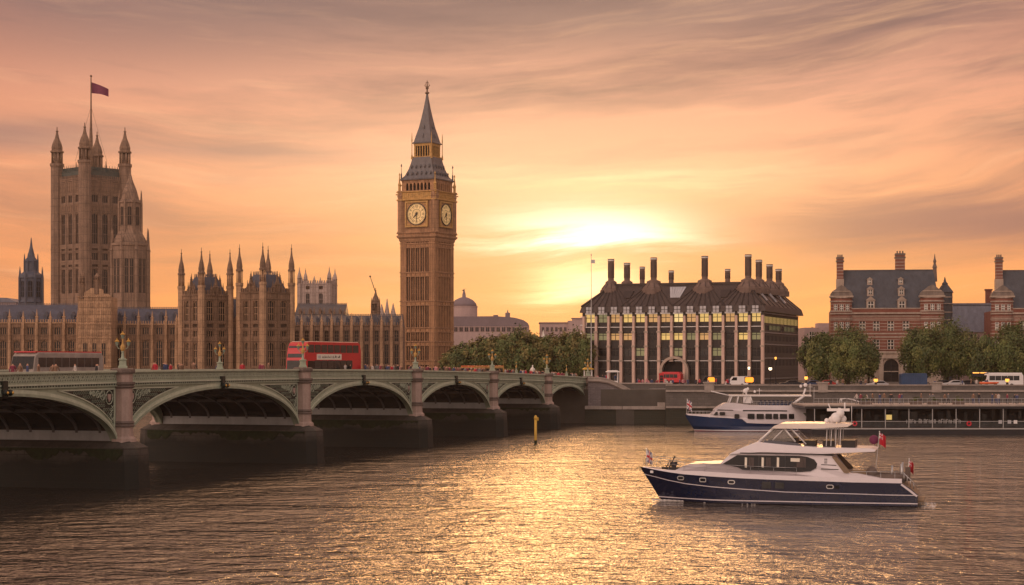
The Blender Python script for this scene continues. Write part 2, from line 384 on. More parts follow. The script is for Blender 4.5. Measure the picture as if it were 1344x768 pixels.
def pinnacle(b, x, y, z0, z1, r, mi=0):
    h = z1-z0
    b.sq(x, y, [(r, z0), (r, z0+h*.38), (r*1.35, z0+h*.40), (r*1.3, z0+h*.45), (r*.8, z0+h*.47), (r*.42, z0+h*.74), (r*.12, z0+h*.96), (r*.35, z0+h*.965), (r*.1, z1)], mi)
def turret(b, x, y, r, z0, z1, zt, mi=0, mi2=None, n=8, cols=True):
    """octagonal stair turret: shaft, gallery, open lantern, ogee cap, finial"""
    mi2 = mi if mi2 is None else mi2; h = zt-z1
    b.lathe(x, y, [(r, z0), (r, z1-.1*h), (r*1.15, z1-.06*h), (r*1.15, z1), (r*.9, z1+.01)], n, mi)
    for k in range(1, 5):
        zz = z0+(z1-z0)*k/5; b.lathe(x, y, [(r*1.06, zz), (r*1.06, zz+.25)], n, mi)
    a = z1+.30*h
    for k in range(n):
        an = math.pi/n+2*math.pi*k/n
        b.tube((x+r*.8*math.cos(an), y+r*.8*math.sin(an), z1), (x+r*.8*math.cos(an), y+r*.8*math.sin(an), a), r*.15, n=4, mi=mi)
    b.lathe(x, y, [(r*.35, z1), (r*.35, a)], 6, mi)
    b.lathe(x, y, [(r*1.08, a), (r*1.1, a+.04*h), (r*.86, a+.06*h), (r*.9, a+.14*h), (r*.7, a+.26*h), (r*.34, a+.40*h), (r*.14, a+.56*h), (r*.26, a+.585*h), (r*.08, a+.61*h), (r*.07, zt)], n, mi2)
# ================================================================ SETTING
b = MB()
b._add([(-1100,-400,0),(1100,-400,0),(1100,480,0),(-1100,480,0)], [(0,1,2,3)])
water = b.build('river_water', 'dark'); struct(water)
m, gg, bs = newmat('river_water'); water.data.materials[0] = m
t = gg.node('ShaderNodeTexCoord').outputs['Object']
x, y, z = gg.sep(t)
def wv(sx, sy, rot, off, det=3, ro=.55, dist=.4):
    c_, s_ = math.cos(R(rot)), math.sin(R(rot))
    xx = gg.m('ADD', gg.m('MULTIPLY', x, c_*sx), gg.m('MULTIPLY', y, s_*sx))
    yy = gg.m('ADD', gg.m('MULTIPLY', x, -s_*sy), gg.m('MULTIPLY', y, c_*sy))
    return gg.noise(gg.comb(xx, yy, off), 1.0, det, ro, dist)
swell = wv(.075, .12, 12, 1.0, 2)
chop = wv(.36, .52, -10, 2.0, 3, .55)
rip = wv(1.15, 1.6, 18, 4.0, 3, .6)
gust = wv(.012, .03, 20, 9.0, 3)                               # patches of rougher and smoother water
gf = gg.m('MULTIPLY_ADD', gust, 2.2, -.35, clamp=True)
hgt = gg.m('ADD', gg.m('ADD', gg.m('MULTIPLY', swell, .75), gg.m('MULTIPLY', chop, gg.m('MULTIPLY_ADD', gf, .26, .26))), gg.m('MULTIPLY', rip, gg.m('MULTIPLY_ADD', gf, .09, .075)))
bn = gg.node('ShaderNodeBump'); bn.inputs['Strength'].default_value = 1.0; bn.inputs['Distance'].default_value = 1.15
gg.put(bn.inputs['Height'], hgt); gg.l.new(bn.outputs[0], bs.inputs['Normal'])
gg.put(bs.inputs['Base Color'], gg.mix(gust, (.034, .028, .023), (.052, .042, .034)))
bs.inputs['Roughness'].default_value = .05; bs.inputs['IOR'].default_value = 1.42

BX, BY = 14.1, 337.0
BA = math.atan2(F, 666.0)                       # heading of the bridge, from the near bank to the far one
bex = Vector((math.cos(BA), math.sin(BA), 0)); bey = Vector((-math.sin(BA), math.cos(BA), 0))
BW = 17.4
def BP(x, y, z): return Vector((BX, BY, 0)) + bex*x + bey*y + Vector((0,0,z))
def bx_of_px(px):                               # local bridge x of a photo column on its near face
    k = (px-672.0)/F; return (k*BY - BX)/(bex.x - k*bex.y)
def bx_at(px, y):                               # the same on a line y metres into the deck
    k = (px-672.0)/F; return (k*(BY+bey.y*y) - BX - bey.x*y)/(bex.x - k*bex.y)
def PT(x):                                      # height of the parapet top
    x = min(x, 0); return 10.72 - 2.06*((165+x)/165)**2
GZ = 6.4
b = MB()
far = 1100
land = [(20.5, 331.5), (far, 331.5), (far, 1600), (-far, 1600), (-far, 474), (-40, 474), (-9, 352), (-4, 343), (10, 336)]
b.prism(land, -2, GZ)
struct(b.build('ground', 'ground'))
b = MB(); b.prism([(26, 334), (1050, 334), (1050, 341), (26, 341)], GZ, GZ+.14)
struct(b.build('pavement', 'paving'))
b = MB(); b.prism([(24, 341), (1050, 341), (1050, 357), (24, 357)], GZ-.1, GZ+.008)
b.box(24, 1050, 348.8, 349.0, GZ, GZ+.014, 1)
struct(b.build('embankment_road', ['asphalt', 'cream']))
b = MB(); b.prism([(26, 357), (1050, 357), (1050, 372), (26, 372)], GZ-.1, GZ+.13)
struct(b.build('far_pavement', 'paving'))

# low wooded rise on the horizon
b = MB(); xs = [-1100+22*i for i in range(101)]
zz = [24+7*math.sin(i*.21)+4*math.sin(i*.57+1)+3*random.random() for i in range(101)]
b.strip(xs, [0]*101, zz, 1450, 1500)
struct(b.build('hills', 'leafC'))

# ================================================================ BRIDGE
bridge = thing('road_bridge', 'long pale green arched road bridge on stone piers across the river', 'bridge', (BX, BY, 0), BA)
PXS = [0, -30.3, -63.5, -100.0, -139.3, -181.7, -221.0, -256.0]
SPR = 3.6
def archz(x, a, c, off=0.0, spr=SPR, crown=None):
    m_ = (a+c)/2; h_ = (c-a)/2 + off; cr = PT(m_)-1.95+off if crown is None else crown+off
    q = max(0, 1-((x-m_)/h_)**2); return spr + (cr-spr)*q**.5
def arcxs(a, c, n=40):
    m_ = (a+c)/2; h_ = (c-a)/2
    return [m_ - h_*math.cos(math.pi*i/n) for i in range(n+1)]
for i in range(len(PXS)-1):
    c, a = PXS[i]-.85, PXS[i+1]+.85
    xs = arcxs(a, c)
    for side in (0, 1):
        y0, y1 = (0, .45) if side == 0 else (BW-.45, BW)
        s = -1 if side == 0 else 1
        yf = 0 if side == 0 else BW
        b = MB()
        b.strip(xs, [archz(x, a, c)+.03 for x in xs], [max(PT(x)-1.30, archz(x, a, c)+.05) for x in xs], y0, y1)
        # raised ring round the arch, in two steps
        for th, pr, mi in ((.55, .16, 1), (.24, .26, 0)):
            xo = arcxs(a-th*1.25, c+th*1.25); m_ = (a+c)/2
            pts_in = [(x, archz(x, a, c)) for x in xs]
            pts_out = [(m_+(x-m_)*((c-a)/2+th)/((c-a)/2), SPR+(archz(x, a, c)-SPR)*(PT(m_)-1.95-SPR+th)/(PT(m_)-1.95-SPR)) for x in xs]
            n = len(xs); vs = []
            for (p, q), (r_, t_) in zip(pts_in, pts_out):
                vs += [(p, yf, q), (p, yf+s*pr, q), (r_, yf+s*pr, t_), (r_, yf, t_)]
            fs = []
            for k in range(n-1):
                j = 4*k; l_ = j+4
                for e in range(4):
                    e2 = (e+1) % 4; fs.append((j+e, l_+e, l_+e2, j+e2))
            b._add(vs, fs, mi)
        b.build('arch_face', ['green', 'green_lt'], bridge)
        if side == 1: continue
        # tracery panels in both spandrels
        for e in (0, 1):
            xe = c-.35 if e == 0 else a+.35; d = -1 if e == 0 else 1
            top = lambda x: PT(x)-1.62
            L_ = 0
            for k in range(200):
                xx = xe + d*k*.1
                if archz(xx, a, c)+.95 > top(xx): L_ = k*.1; break
            nn = 14; px_ = [xe+d*L_*j/nn for j in range(nn+1)]
            zb = [max(archz(x, a, c, 0)+.85+.25*abs(x-xe)/max(L_, 1)*0, SPR+.4) for x in px_]
            ztp = [top(x) for x in px_]; zb = [min(p, q-.02) for p, q in zip(zb, ztp)]
            if d < 0: px_, zb, ztp = px_[::-1], zb[::-1], ztp[::-1]
            b = MB(); b.strip(px_, zb, ztp, -.012, 0.1, 0)
            b.strip(px_, [q-.10 for q in ztp], ztp, -.10, -.013, 1)
            b.strip(px_, zb, [p+.10 for p in zb], -.10, -.013, 1)
            b.box(xe-.06, xe+.06, -.11, -.0135, archz(xe, a, c)+.5, PT(xe)-1.62, 1)
            gx = .25
            while gx < L_:                                       # small rings filling the field
                xg = xe+d*gx; zg = top(xg)-.30
                while zg > archz(xg, a, c)+1.05:
                    if not (abs(gx-.95) < .75 and zg > top(xe)-1.6):
                        for q in range(6):
                            a0, a1 = math.pi*q/3, math.pi*(q+1)/3
                            b.tube((xg+.15*math.cos(a0), -.035, zg+.15*math.sin(a0)), (xg+.15*math.cos(a1), -.035, zg+.15*math.sin(a1)), .026, n=3, mi=3)
                    zg -= .40
                gx += .40
            zc = (zb[-1 if d < 0 else 0]+ztp[-1 if d < 0 else 0])/2+.35
            rr = 0
            for j in range(5):                                   # shield in the middle and scrolls tapering away
                hgt_ = top(xe)-SPR
                rj = [.62, .42, .30, .22, .15][j]; xj = xe+d*[.95, 2.15, 3.05, 3.75, 4.3][j]
                zj = top(xj)-rj-.18
                if archz(xj, a, c)+.8 > zj-rj*.6: continue
                for q in range(12):
                    a0, a1 = 2*math.pi*q/12, 2*math.pi*(q+1)/12
                    b.tube((xj+rj*math.cos(a0), -.06, zj+rj*math.sin(a0)), (xj+rj*math.cos(a1), -.06, zj+rj*math.sin(a1)), .05, n=4, mi=1)
                if j == 0: b.extr([(xj-.28, zj+.3), (xj-.28, zj-.1), (xj, zj-.42), (xj+.28, zj-.1), (xj+.28, zj+.3)], -.11, -.02, 2)
                else:
                    for q in range(4):
                        an = q*math.pi/2+.4; b.tube((xj, -.05, zj), (xj+rj*math.cos(an), -.05, zj+rj*math.sin(an)), .035, n=4, mi=1)
            for j in range(9):                                   # lower scrolls beside the pier
                xj = xe+d*(.35+.16*(j % 3)); zj = top(xe)-1.7-.36*j
                if archz(xj, a, c)+.95 > zj: break
                b.tube((xj-.2, -.06, zj-.15), (xj+.2, -.06, zj+.15), .04, n=4, mi=1); b.tube((xj+.2, -.06, zj-.15), (xj-.2, -.06, zj+.15), .04, n=4, mi=1)
            b.build('spandrel_panel', ['green_dk', 'green_lt', 'granite', 'green'], bridge)
    # soffit and iron ribs
    b = MB(); cz = PT((a+c)/2)-2.0
    spr2 = 5.2
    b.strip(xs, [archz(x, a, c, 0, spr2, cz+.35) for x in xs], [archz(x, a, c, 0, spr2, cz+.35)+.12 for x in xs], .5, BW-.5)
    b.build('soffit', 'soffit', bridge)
    for k in range(7):
        yy = 1.6+k*(BW-3.2)/6
        b = MB(); b.strip(xs, [archz(x, a, c, 0, spr2-.2, cz-.05) for x in xs], [archz(x, a, c, 0, spr2, cz+.36) for x in xs], yy-.13, yy+.13)
        b.build('arch_rib', 'rib', bridge)
    b = MB(); n = 13
    for k in range(1, n):
        x = a+(c-a)*k/n; zq = archz(x, a, c, 0, spr2, cz+.3)
        b.box(x-.09, x+.09, .6, BW-.6, zq-.30, zq+.02)
    b.build('cross_bracing', 'rib', bridge)
    # boss hung at the crown with a pair of navigation lamps
    xm = (a+c)/2; zb_ = PT(xm)-1.45
    if i in (1, 2, 3, 4, 5):
        b = MB(); b.box(xm-.35, xm+.35, -.38, -.02, zb_-.55, zb_+.75, 0)
        for sx in (-.38, .38): b.ball((xm+sx, -.55, zb_-.2), .27, mi=0); b.ball((xm+sx, -.76, zb_-.2), .13, mi=1)
        b.build('navigation_lamp', ['green_dk', 'gold'], bridge)
# deck
xs = [-262+2*i for i in range(132)]; xs = [x for x in xs if x <= 0.01]
b = MB(); b.strip(xs, [PT(x)-1.30 for x in xs], [PT(x)-1.15 for x in xs], .46, BW-.46); b.build('deck', 'asphalt', bridge)
for y0, y1 in ((.46, 3.2), (BW-3.2, BW-.46)):
    b = MB(); b.strip(xs, [PT(x)-1.149 for x in xs], [PT(x)-1.02 for x in xs], y0, y1); b.build('footway', 'paving', bridge)
# parapets: coping, traceried band, rail, dentilled cornice
for side in (0, 1):
    yf = 0.0 if side == 0 else BW; s = -1 if side == 0 else 1
    def yy(p, q): return (yf+s*p, yf+s*q) if s > 0 else (yf+s*q, yf+s*p)
    b = MB()
    b.strip(xs, [PT(x)-.17 for x in xs], [PT(x) for x in xs], *yy(-.30, .26), 1)
    b.strip(xs, [PT(x)-.27 for x in xs], [PT(x)-.171 for x in xs], *yy(-.2, .14), 0)
    b.strip(xs, [PT(x)-1.16 for x in xs], [PT(x)-.272 for x in xs], *yy(-.28, -.10), 2)
    b.strip(xs, [PT(x)-1.02 for x in xs], [PT(x)-.86 for x in xs], *yy(-.08, .10), 0)
    b.strip(xs, [PT(x)-1.17 for x in xs], [PT(x)-1.022 for x in xs], *yy(-.2, .20), 1)
    b.strip(xs, [PT(x)-1.33 for x in xs], [PT(x)-1.172 for x in xs], *yy(-.2, .10), 2)
    b.strip(xs, [PT(x)-1.44 for x in xs], [PT(x)-1.332 for x in xs], *yy(-.2, .20), 0)
    x = -262
    y0, y1 = yy(.079, .19)
    while x < -.2: b.box(x, x+.13, y0+.025, y1-.03, PT(x)-1.32, PT(x)-1.20, 0); x += .46
    b.build('parapet', ['green', 'green_lt', 'green_dk'], bridge)
    b = MB(); step = .80; x = -262+.3
    y0, y1 = yy(-.05, .06)
    while x < -.4:                                              # pointed quatrefoil lattice
        zt, zb = PT(x)-.27, PT(x)-.86; hw = step/2
        for (p, q, r_, t_) in ((x-hw, zb, x, zt), (x, zt, x+hw, zb), (x-hw, zt, x, zb), (x, zb, x+hw, zt)):
            dx_, dz_ = r_-p, t_-q; l_ = math.hypot(dx_, dz_); nx, nz = -dz_/l_*.036, dx_/l_*.036
            b.extr([(p-nx, q-nz), (r_-nx, t_-nz), (r_+nx, t_+nz), (p+nx, q+nz)], y0, y1)
        b.lathe(x, (y0+y1)/2, [(.01, zb+.2), (.09, (zb+zt)/2), (.01, zt-.2)], 4)
        x += step
    b.build('parapet_tracery', 'green_lt', bridge)
# piers
for i, xp in enumerate(PXS):
    pr = MB()
    if 0 < i < 7:
        poly = [(-1.0, -2.3), (1.0, -2.3), (1.75, -1.3), (1.75, BW+1.3), (1.0, BW+2.3), (-1.0, BW+2.3), (-1.75, BW+1.3), (-1.75, -1.3)]
        low = [(x*1.16, (y-BW/2)*1.03+BW/2) for x, y in poly]
        top = [(x*.62, (y-BW/2)*.90+BW/2) for x, y in poly]
        pr.prism(low, -3, 3.5, 0, poly); pr.prism(poly, 3.501, 3.72, 0); pr.prism(poly, 3.721, 4.30, 0, top)
        o = pr.build('pier_base', ['pier_base', 'granite_dk'], bridge, (xp, 0, 0))
        wf = MB(); rr = random.Random(i)                         # ragged fringe of weed along the tide line
        ys_ = [-1.2+.22*k for k in range(int((BW+2.4)/.22)+1)]
        for sx in (-1, 1):
            vs = []
            dp = .3
            for yq in ys_:
                dp = min(.95, max(.08, dp+rr.uniform(-.3, .3)))
                vs += [(sx*1.76, yq, 3.62), (sx*1.84, yq, 3.58), (sx*1.86, yq, 3.5-dp), (sx*1.76, yq, 3.5-dp)]
            n = len(ys_); fs = [(4*k+e_, 4*k+4+e_, 4*k+4+(e_+1)%4, 4*k+(e_+1)%4) for k in range(n-1) for e_ in range(4)]
            wf._add(vs, fs)
        wf.build('weed_fringe', 'weed', bridge, (xp, 0, 0))
        b = MB(); b.box(-.84, .84, .5, BW-.5, 3.7, 5.62); b.box(-.9, .9, .45, BW-.45, 5.62, 5.85, 1)
        b.build('pier_wall', ['pier_wall', 'soffit'], bridge, (xp, 0, 0))
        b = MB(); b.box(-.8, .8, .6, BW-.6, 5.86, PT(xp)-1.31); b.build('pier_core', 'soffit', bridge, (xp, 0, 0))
    z0 = 3.75; P_ = PT(xp)
    for yc in (-.25, BW+.25):
        b = MB()
        b.lathe(0, yc, [(1.30, z0), (1.22, 4.5), (.98, 4.7), (.94, 5.55)], 8, 0)
        b.lathe(0, yc, [(1.04, 5.551), (1.08, 5.68), (.98, 5.8), (1.08, 5.92), (.99, 6.1)], 8, 1)
        b.lathe(0, yc, [(.90, 6.101), (.88, P_-1.62)], 8, 0)
        b.lathe(0, yc, [(.98, P_-1.619), (1.08, P_-1.5), (.98, P_-1.38), (1.12, P_-1.25), (1.12, P_-1.05)], 8, 1)
        b.lathe(0, yc, [(.90, P_-1.049), (.90, P_-.3)], 8, 0)
        b.lathe(0, yc, [(1.06, P_-.299), (1.12, P_-.15), (1.12, P_+.10), (.9, P_+.2)], 8, 1)
        b.build('pier_shaft', ['granite', 'granite_dk'], bridge, (xp, 0, 0))
# west abutment block and approach road
b = MB(); b.box(-.6, 26, .0, BW, -2, PT(0)-1.31); b.build('abutment', 'pier_base', bridge)
b = MB(); b.box(-1.0, .8, -1.5, .6, -2, 3.75); b.build('abutment_base', 'pier_base', bridge)
b = MB(); b.box(-292, -256.8, 0, BW, -2, PT(-256)-1.31); b.build('abutment', 'pier_base', bridge)
b = MB(); xs2 = [0, 25, 50, 80, 110]
b.strip(xs2, [4, 4, 4, 4, 4], [PT(0)-1.15, 7.35, 7.0, 6.6, 6.42], .46, BW-.46)
o = b.build('approach_road', 'asphalt', None, (BX, BY, 0), BA); struct(o)

# ---- lamp standards
def lamp_meshes():
    L = {}
    b = MB(); b.sq(0, 0, [(.50, 0), (.50, .22), (.40, .26), (.36, .85), (.46, .92), (.46, 1.02), (.30, 1.08)]); L['pedestal'] = b.mesh('pedestal', 'green')
    b = MB(); b.lathe(0, 0, [(.24, 1.08), (.16, 1.3), (.13, 1.75), (.20, 1.8), (.12, 1.9)], 8, 0)
    b.lathe(0, 0, [(.16, 1.901), (.27, 2.1), (.30, 2.4), (.17, 2.62), (.10, 2.8), (.08, 3.3)], 8, 1); L['column'] = b.mesh('column', ['green', 'gold_stone'])
    b = MB()
    for sx in (-1, 1):
        pts = [(0, 2.2), (.28*sx, 2.12), (.52*sx, 2.25), (.62*sx, 2.5)]
        for p, q in zip(pts, pts[1:]): b.tube((p[0], 0, p[1]), (q[0], 0, q[1]), .045, n=5)
    L['arm'] = b.mesh('arm', 'green')
    b = MB(); b.lathe(0, 0, [(.13, 0), (.24, .42)], 8, 0); b.lathe(0, 0, [(.27, .421), (.30, .46), (.20, .56), (.10, .66), (.05, .70), (.06, .78), (.01, .86)], 8, 1)
    L['lantern'] = b.mesh('lantern', ['lantern', 'gold'])
    return L
LM = lamp_meshes()
def bridge_lamp(x, label, sc_=1.0, y=-.25, dz=.2, grp='lamp standards along the bridge parapet', single=False):
    p = BP(x, y, PT(x)+dz)
    t = thing('lamp_standard', label, 'street lamp', p, BA-R(60), grp); t.scale = (sc_*.82,)*3
    obj('pedestal', LM['pedestal'], t); obj('column', LM['column'], t)
    if not single:
        obj('arm', LM['arm'], t)
        obj('lantern', LM['lantern'], t, (-.62, 0, 2.5)); obj('lantern', LM['lantern'], t, (.62, 0, 2.5))
    obj('lantern', LM['lantern'], t, (0, 0, 3.28))
    return t
for i, lb in ((5, 'green and gilt triple lantern on the nearest, leftmost bridge pier'), (4, 'triple lantern lamp standing in front of the red double decker bus'),
              (3, 'triple lantern lamp on the pier just below the clock tower'), (2, 'gilt triple lantern lamp on the pier right of the clock tower, before the trees'),
              (1, 'gilt triple lantern lamp on the last pier before the river bank'), (0, 'triple lantern lamp on the bridge end beside the dark office block'), (6, 'green triple lantern lamp on the pier outside the left edge')):
    bridge_lamp(PXS[i], lb)
bridge_lamp(bx_of_px(289), 'triple lantern lamp over the crown of the second visible arch', .85, .05, .0)
bridge_lamp(bx_of_px(678), 'small single lamp over the arch between the two gilt lamps', .55, .05, .0, single=True)
bridge_lamp(bx_of_px(744), 'small single lamp over the last arch beside the bank', .6, .05, .0, single=True)
# ================================================================ CLOCK TOWER
CY = 585.0; KY = CY/F
cz = lambda py: PZ(py, CY)
ct = thing('clock_tower', 'tall gothic clock tower with gilded dials and a pointed iron spire', 'clock tower', (PX(559.5, CY), CY+6, 0), R(-26.5))
def rot4(k): return Matrix.Rotation(k*math.pi/2, 3, 'Z')
def place(o, k, x, y, z):                     # put a child on face k of a square tower (0 = local front)
    p = rot4(k) @ Vector((x, y, z)); o.location = p; o.rotation_euler = (0, 0, k*math.pi/2); return o
w = 6.5; z0 = GZ-.5; zs = cz(316)
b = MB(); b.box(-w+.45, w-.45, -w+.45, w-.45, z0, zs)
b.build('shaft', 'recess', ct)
bands = [cz(p) for p in (474, 449, 431, 396, 358, 320)]
for k in range(4):
    b = MB()
    nb = 5; xs_ = [-w+2.1 + (2*w-4.2)*i/nb for i in range(nb+1)]
    for q in (-w, w-2.1): b.box(q, q+2.1, -w+(.001*k), -w+.5, z0, zs, 0)
    for q in (-w+.25, -w+1.05, -w+1.85-.25, w-1.85, w-1.05-.05, w-.5):  # panel ribs on the corner piers
        b.box(q, q+.22, -w-.12, -w-.001, z0, zs, 1)
    for i in range(nb+1):
        b.box(xs_[i]-.20, xs_[i]+.20, -w+.05, -w+.5, z0, zs, 0)
        b.box(xs_[i]-.09, xs_[i]+.09, -w-.10, -w+.049, z0, zs, 1)
    for i in range(nb):
        xm = (xs_[i]+xs_[i+1])/2; b.box(xm-.07, xm+.07, -w+.12, -w+.5, z0, zs, 1)
    for j, zb in enumerate(bands):
        b.box(-w-.18, w+.18, -w-.22, -w+.51, zb, zb+.35, 0)
        b.box(-w-.1, w+.1, -w-.14, -w+.51, zb-1.3, zb-1.05, 0)
        for i in range(nb):                    # arcaded blind tracery under each band
            b.box(xs_[i]+.2, xs_[i+1]-.2, -w+.14, -w+.5, zb-1.05, zb, 0)
            b.box(xs_[i]+.45, xs_[i+1]-.45, -w+.10, -w+.139, zb-.85, zb-.25, 1)
    m_ = b.mesh('stonework', ['stone_clock', 'stone_clock2']); o = obj('stonework', m_, ct); o.rotation_euler = (0, 0, k*math.pi/2)
for k in (0, 1):
    for j in range(len(bands)-1):
        za, zb = bands[j]+.5, bands[j+1]-1.5
        if zb-za < 2: continue
        for i in (1, 2, 3):
            for hx in (-.5, .5):
                wd = 2*w-4.2; xc = -w+2.1+wd*(i+.5)/5 + hx*.82
                o = obj('window', window_mesh(.42, (zb-za)*.72, 'glass', 'stone_clock', 0, 3, False, .08), ct)
                place(o, k, xc, -w+.42, za+(zb-za)*.12)
# corbel, clock stage
w2 = 7.1; zc0, zc1 = cz(305), cz(251.5)
b = MB()
b.sq(0, 0, [(w+.1, zs-.3), (w+.35, zs+.4), (w+.35, zs+.7), (w2+.3, zs+1.3), (w2+.35, zs+1.8), (w2, zs+1.9), (w2, zc0-.4), (w2+.35, zc0-.3), (w2+.35, zc0), (w2, zc0+.01)], 0)
for k in range(4):
    for i in range(9):
        x = -w2+1.2+(2*w2-2.4)*i/8
        p = [rot4(k) @ Vector(q) for q in ((x-.15, -w2-.2, zs+2.0), (x+.15, -w2-.2, zs+2.0), (x+.15, -w2, zs+2.0), (x-.15, -w2, zs+2.0))]
        b.prism([(q.x, q.y) for q in p], zs+2.0, zc0-.4, 1)
b.build('corbel_stage', ['stone_clock', 'stone_clock2'], ct)
b = MB()
b.box(-w2+.4, w2-.4, -w2+.4, w2-.4, zc0, zc1+.1, 0)
for sx in (-1, 1):
    for sy in (-1, 1):
        b.lathe(sx*(w2-.95), sy*(w2-.95), [(1.55, zc0), (1.55, zc0+.3), (1.38, zc0+.4), (1.38, zc1-1.6), (1.5, zc1-1.5), (1.5, zc1-1.2), (1.38, zc1-1.1), (1.38, zc1), (1.6, zc1+.05), (1.6, zc1+.4)], 8, 0)
b.sq(0, 0, [(w2+.05, zc1-3.0), (w2+.35, zc1-2.7), (w2+.35, zc1-2.4), (w2+.02, zc1-2.35), (w2+.02, zc1-.3), (w2+.4, zc1-.1), (w2+.4, zc1+.15)], 1)
b.build('clock_stage', ['stone_clock', 'gold_stone'], ct)
for k in (0, 1):                               # balustrade work over the dials
    b = MB()
    for i in range(16):
        x = -w2+1.8+(2*w2-3.6)*i/15; b.box(x-.12, x+.12, -w2-.16, -w2-.021, zc1-2.2, zc1-.5, 0)
    b.box(-w2+1.4, w2-1.4, -w2-.14, -w2-.021, zc1-1.5, zc1-1.3, 0)
    o = obj('dial_cornice', b.mesh('dial_cornice', ['gold_stone']), ct); o.rotation_euler = (0, 0, k*math.pi/2)
M['dial'] = mat('opal_dial_glass', (.70, .50, .24), .4, .2, .5, emis=(1.0, .62, .24), es=.26)
M['dialblack'] = mat('dial_black_iron', (.03, .025, .02), .5, .2)
RD = 3.5; zd = cz(281)
def numeral(b, s, ang, r0, r1, yv):
    n = len(s); wd = {'I': .26, 'V': .52, 'X': .55}; tot = sum(wd[c] for c in s); u0 = -tot/2
    ca, sa = math.cos(ang), math.sin(ang)
    def P2(uu, r): return (uu*ca + r*sa, -uu*sa + r*ca)
    def stroke(ua, ra, ub, rb, t=.085):
        (xa, za), (xb, zb) = P2(ua, ra), P2(ub, rb); l_ = math.hypot(xb-xa, zb-za); nx, nz = -(zb-za)/l_*t/2, (xb-xa)/l_*t/2
        b.extr([(xa+nx, za+nz), (xa-nx, za-nz), (xb-nx, zb-nz), (xb+nx, zb+nz)], yv-.03, yv)
    for c in s:
        a, e = u0+.04, u0+wd[c]-.04; mth = (a+e)/2
        if c == 'I': stroke(mth, r0, mth, r1)
        if c == 'V': stroke(a, r1, mth, r0); stroke(e, r1, mth, r0, .05)
        if c == 'X': stroke(a, r1, e, r0); stroke(e, r1, a, r0, .05)
        u0 += wd[c]
def ring(b, r0, r1, y0, y1, mi=0, n=48):
    vs = []
    for k in range(n):
        a = 2*math.pi*k/n; s_, c_ = math.sin(a), math.cos(a)
        vs += [(r0*s_, y0, r0*c_), (r1*s_, y0, r1*c_), (r1*s_, y1, r1*c_), (r0*s_, y1, r0*c_)]
    fs = [(4*k+e, 4*k+(e+1)%4, 4*((k+1)%n)+(e+1)%4, 4*((k+1)%n)+e) for k in range(n) for e in range(4)]
    b._add(vs, fs, mi)
def disc(b, r, y0, y1, mi=0, n=48, cx=0, cz_=0):
    b.extr([(cx+r*math.cos(2*math.pi*k/n), cz_+r*math.sin(2*math.pi*k/n)) for k in range(n)], y0, y1, mi)
def dial_thing(k):
    b = MB()
    S = 4.25; yb = -w2+.02
    for x0_, x1_, za, zb in ((-S, S, -S, -S+.45), (-S, S, S-.45, S), (-S, -S+.45, -S+.45, S-.45), (S-.45, S, -S+.45, S-.45)): b.box(x0_, x1_, -.30, .2, za, zb, 0)
    b.box(-S+.4, S-.4, .08, .2, -S+.4, S-.4, 1)
    for sx in (-1, 1):
        for sz in (-1, 1):                     # gilt spandrel ornament
            for q in range(4): disc(b, .34-.05*q, .0, .075, 0, 10, sx*(3.35-.5*q*(q % 2)), sz*(3.35-.5*q*((q+1) % 2)))
    fr = obj('dial_frame', b.mesh('dial_frame', ['gold_stone', 'stone_clock2']), ct); place(fr, k, 0, yb, zd)
    b = MB(); disc(b, RD, -.02, .07, 0); d = obj('dial', b.mesh('dial', ['dial']), ct); place(d, k, 0, yb-.01, zd)
    b = MB(); ring(b, RD-.08, RD+.16, -.26, .06, 1); ring(b, 2.62, 2.68, -.05, -.021, 0); ring(b, 1.55, 1.66, -.05, -.021, 0); ring(b, RD-.36, RD-.31, -.05, -.021, 0)
    for q in range(12): numeral(b, ['XII','I','II','III','IV','V','VI','VII','VIII','IX','X','XI'][q], 2*math.pi*q/12, 2.0-.0, 2.95, -.022)
    for q in range(60):
        a = 2*math.pi*q/60; t_ = .05 if q % 5 else .1
        (xa, za), (xb, zb) = (math.sin(a)*(RD-.31), math.cos(a)*(RD-.31)), (math.sin(a)*(RD-.08), math.cos(a)*(RD-.08))
        nx, nz = math.cos(a)*t_/2, -math.sin(a)*t_/2
        b.extr([(xa-nx, za-nz), (xa+nx, za+nz), (xb+nx, zb+nz), (xb-nx, zb-nz)][::-1], -.05, -.022)
    for q in range(24):                        # glazing bars
        a = 2*math.pi*(q+.5)/24; b.tube((math.sin(a)*.5, -.03, math.cos(a)*.5), (math.sin(a)*1.55, -.03, math.cos(a)*1.55), .018, n=4)
    o = obj('numerals', b.mesh('numerals', ['dialblack', 'dialblack']), d); o.location = (0, 0, 0)
    for nm_, ang, L_, wd in (('hour_hand', R(225), 1.9, .30), ('minute_hand', R(180), 3.0, .18)):
        b = MB(); b.extr([(-wd/2, -.7), (wd/2, -.7), (wd*.7, L_*.45), (0, L_), (-wd*.7, L_*.45)], -.16 if nm_[0] == 'h' else -.22, -.12 if nm_[0] == 'h' else -.18)
        h = obj(nm_, b.mesh(nm_, ['dialblack']), d); h.rotation_euler = (0, ang, 0)
    b = MB(); disc(b, .42, -.26, -.06, 0, 16); obj('hub', b.mesh('hub', ['dialblack']), d)
dial_thing(0); dial_thing(1)
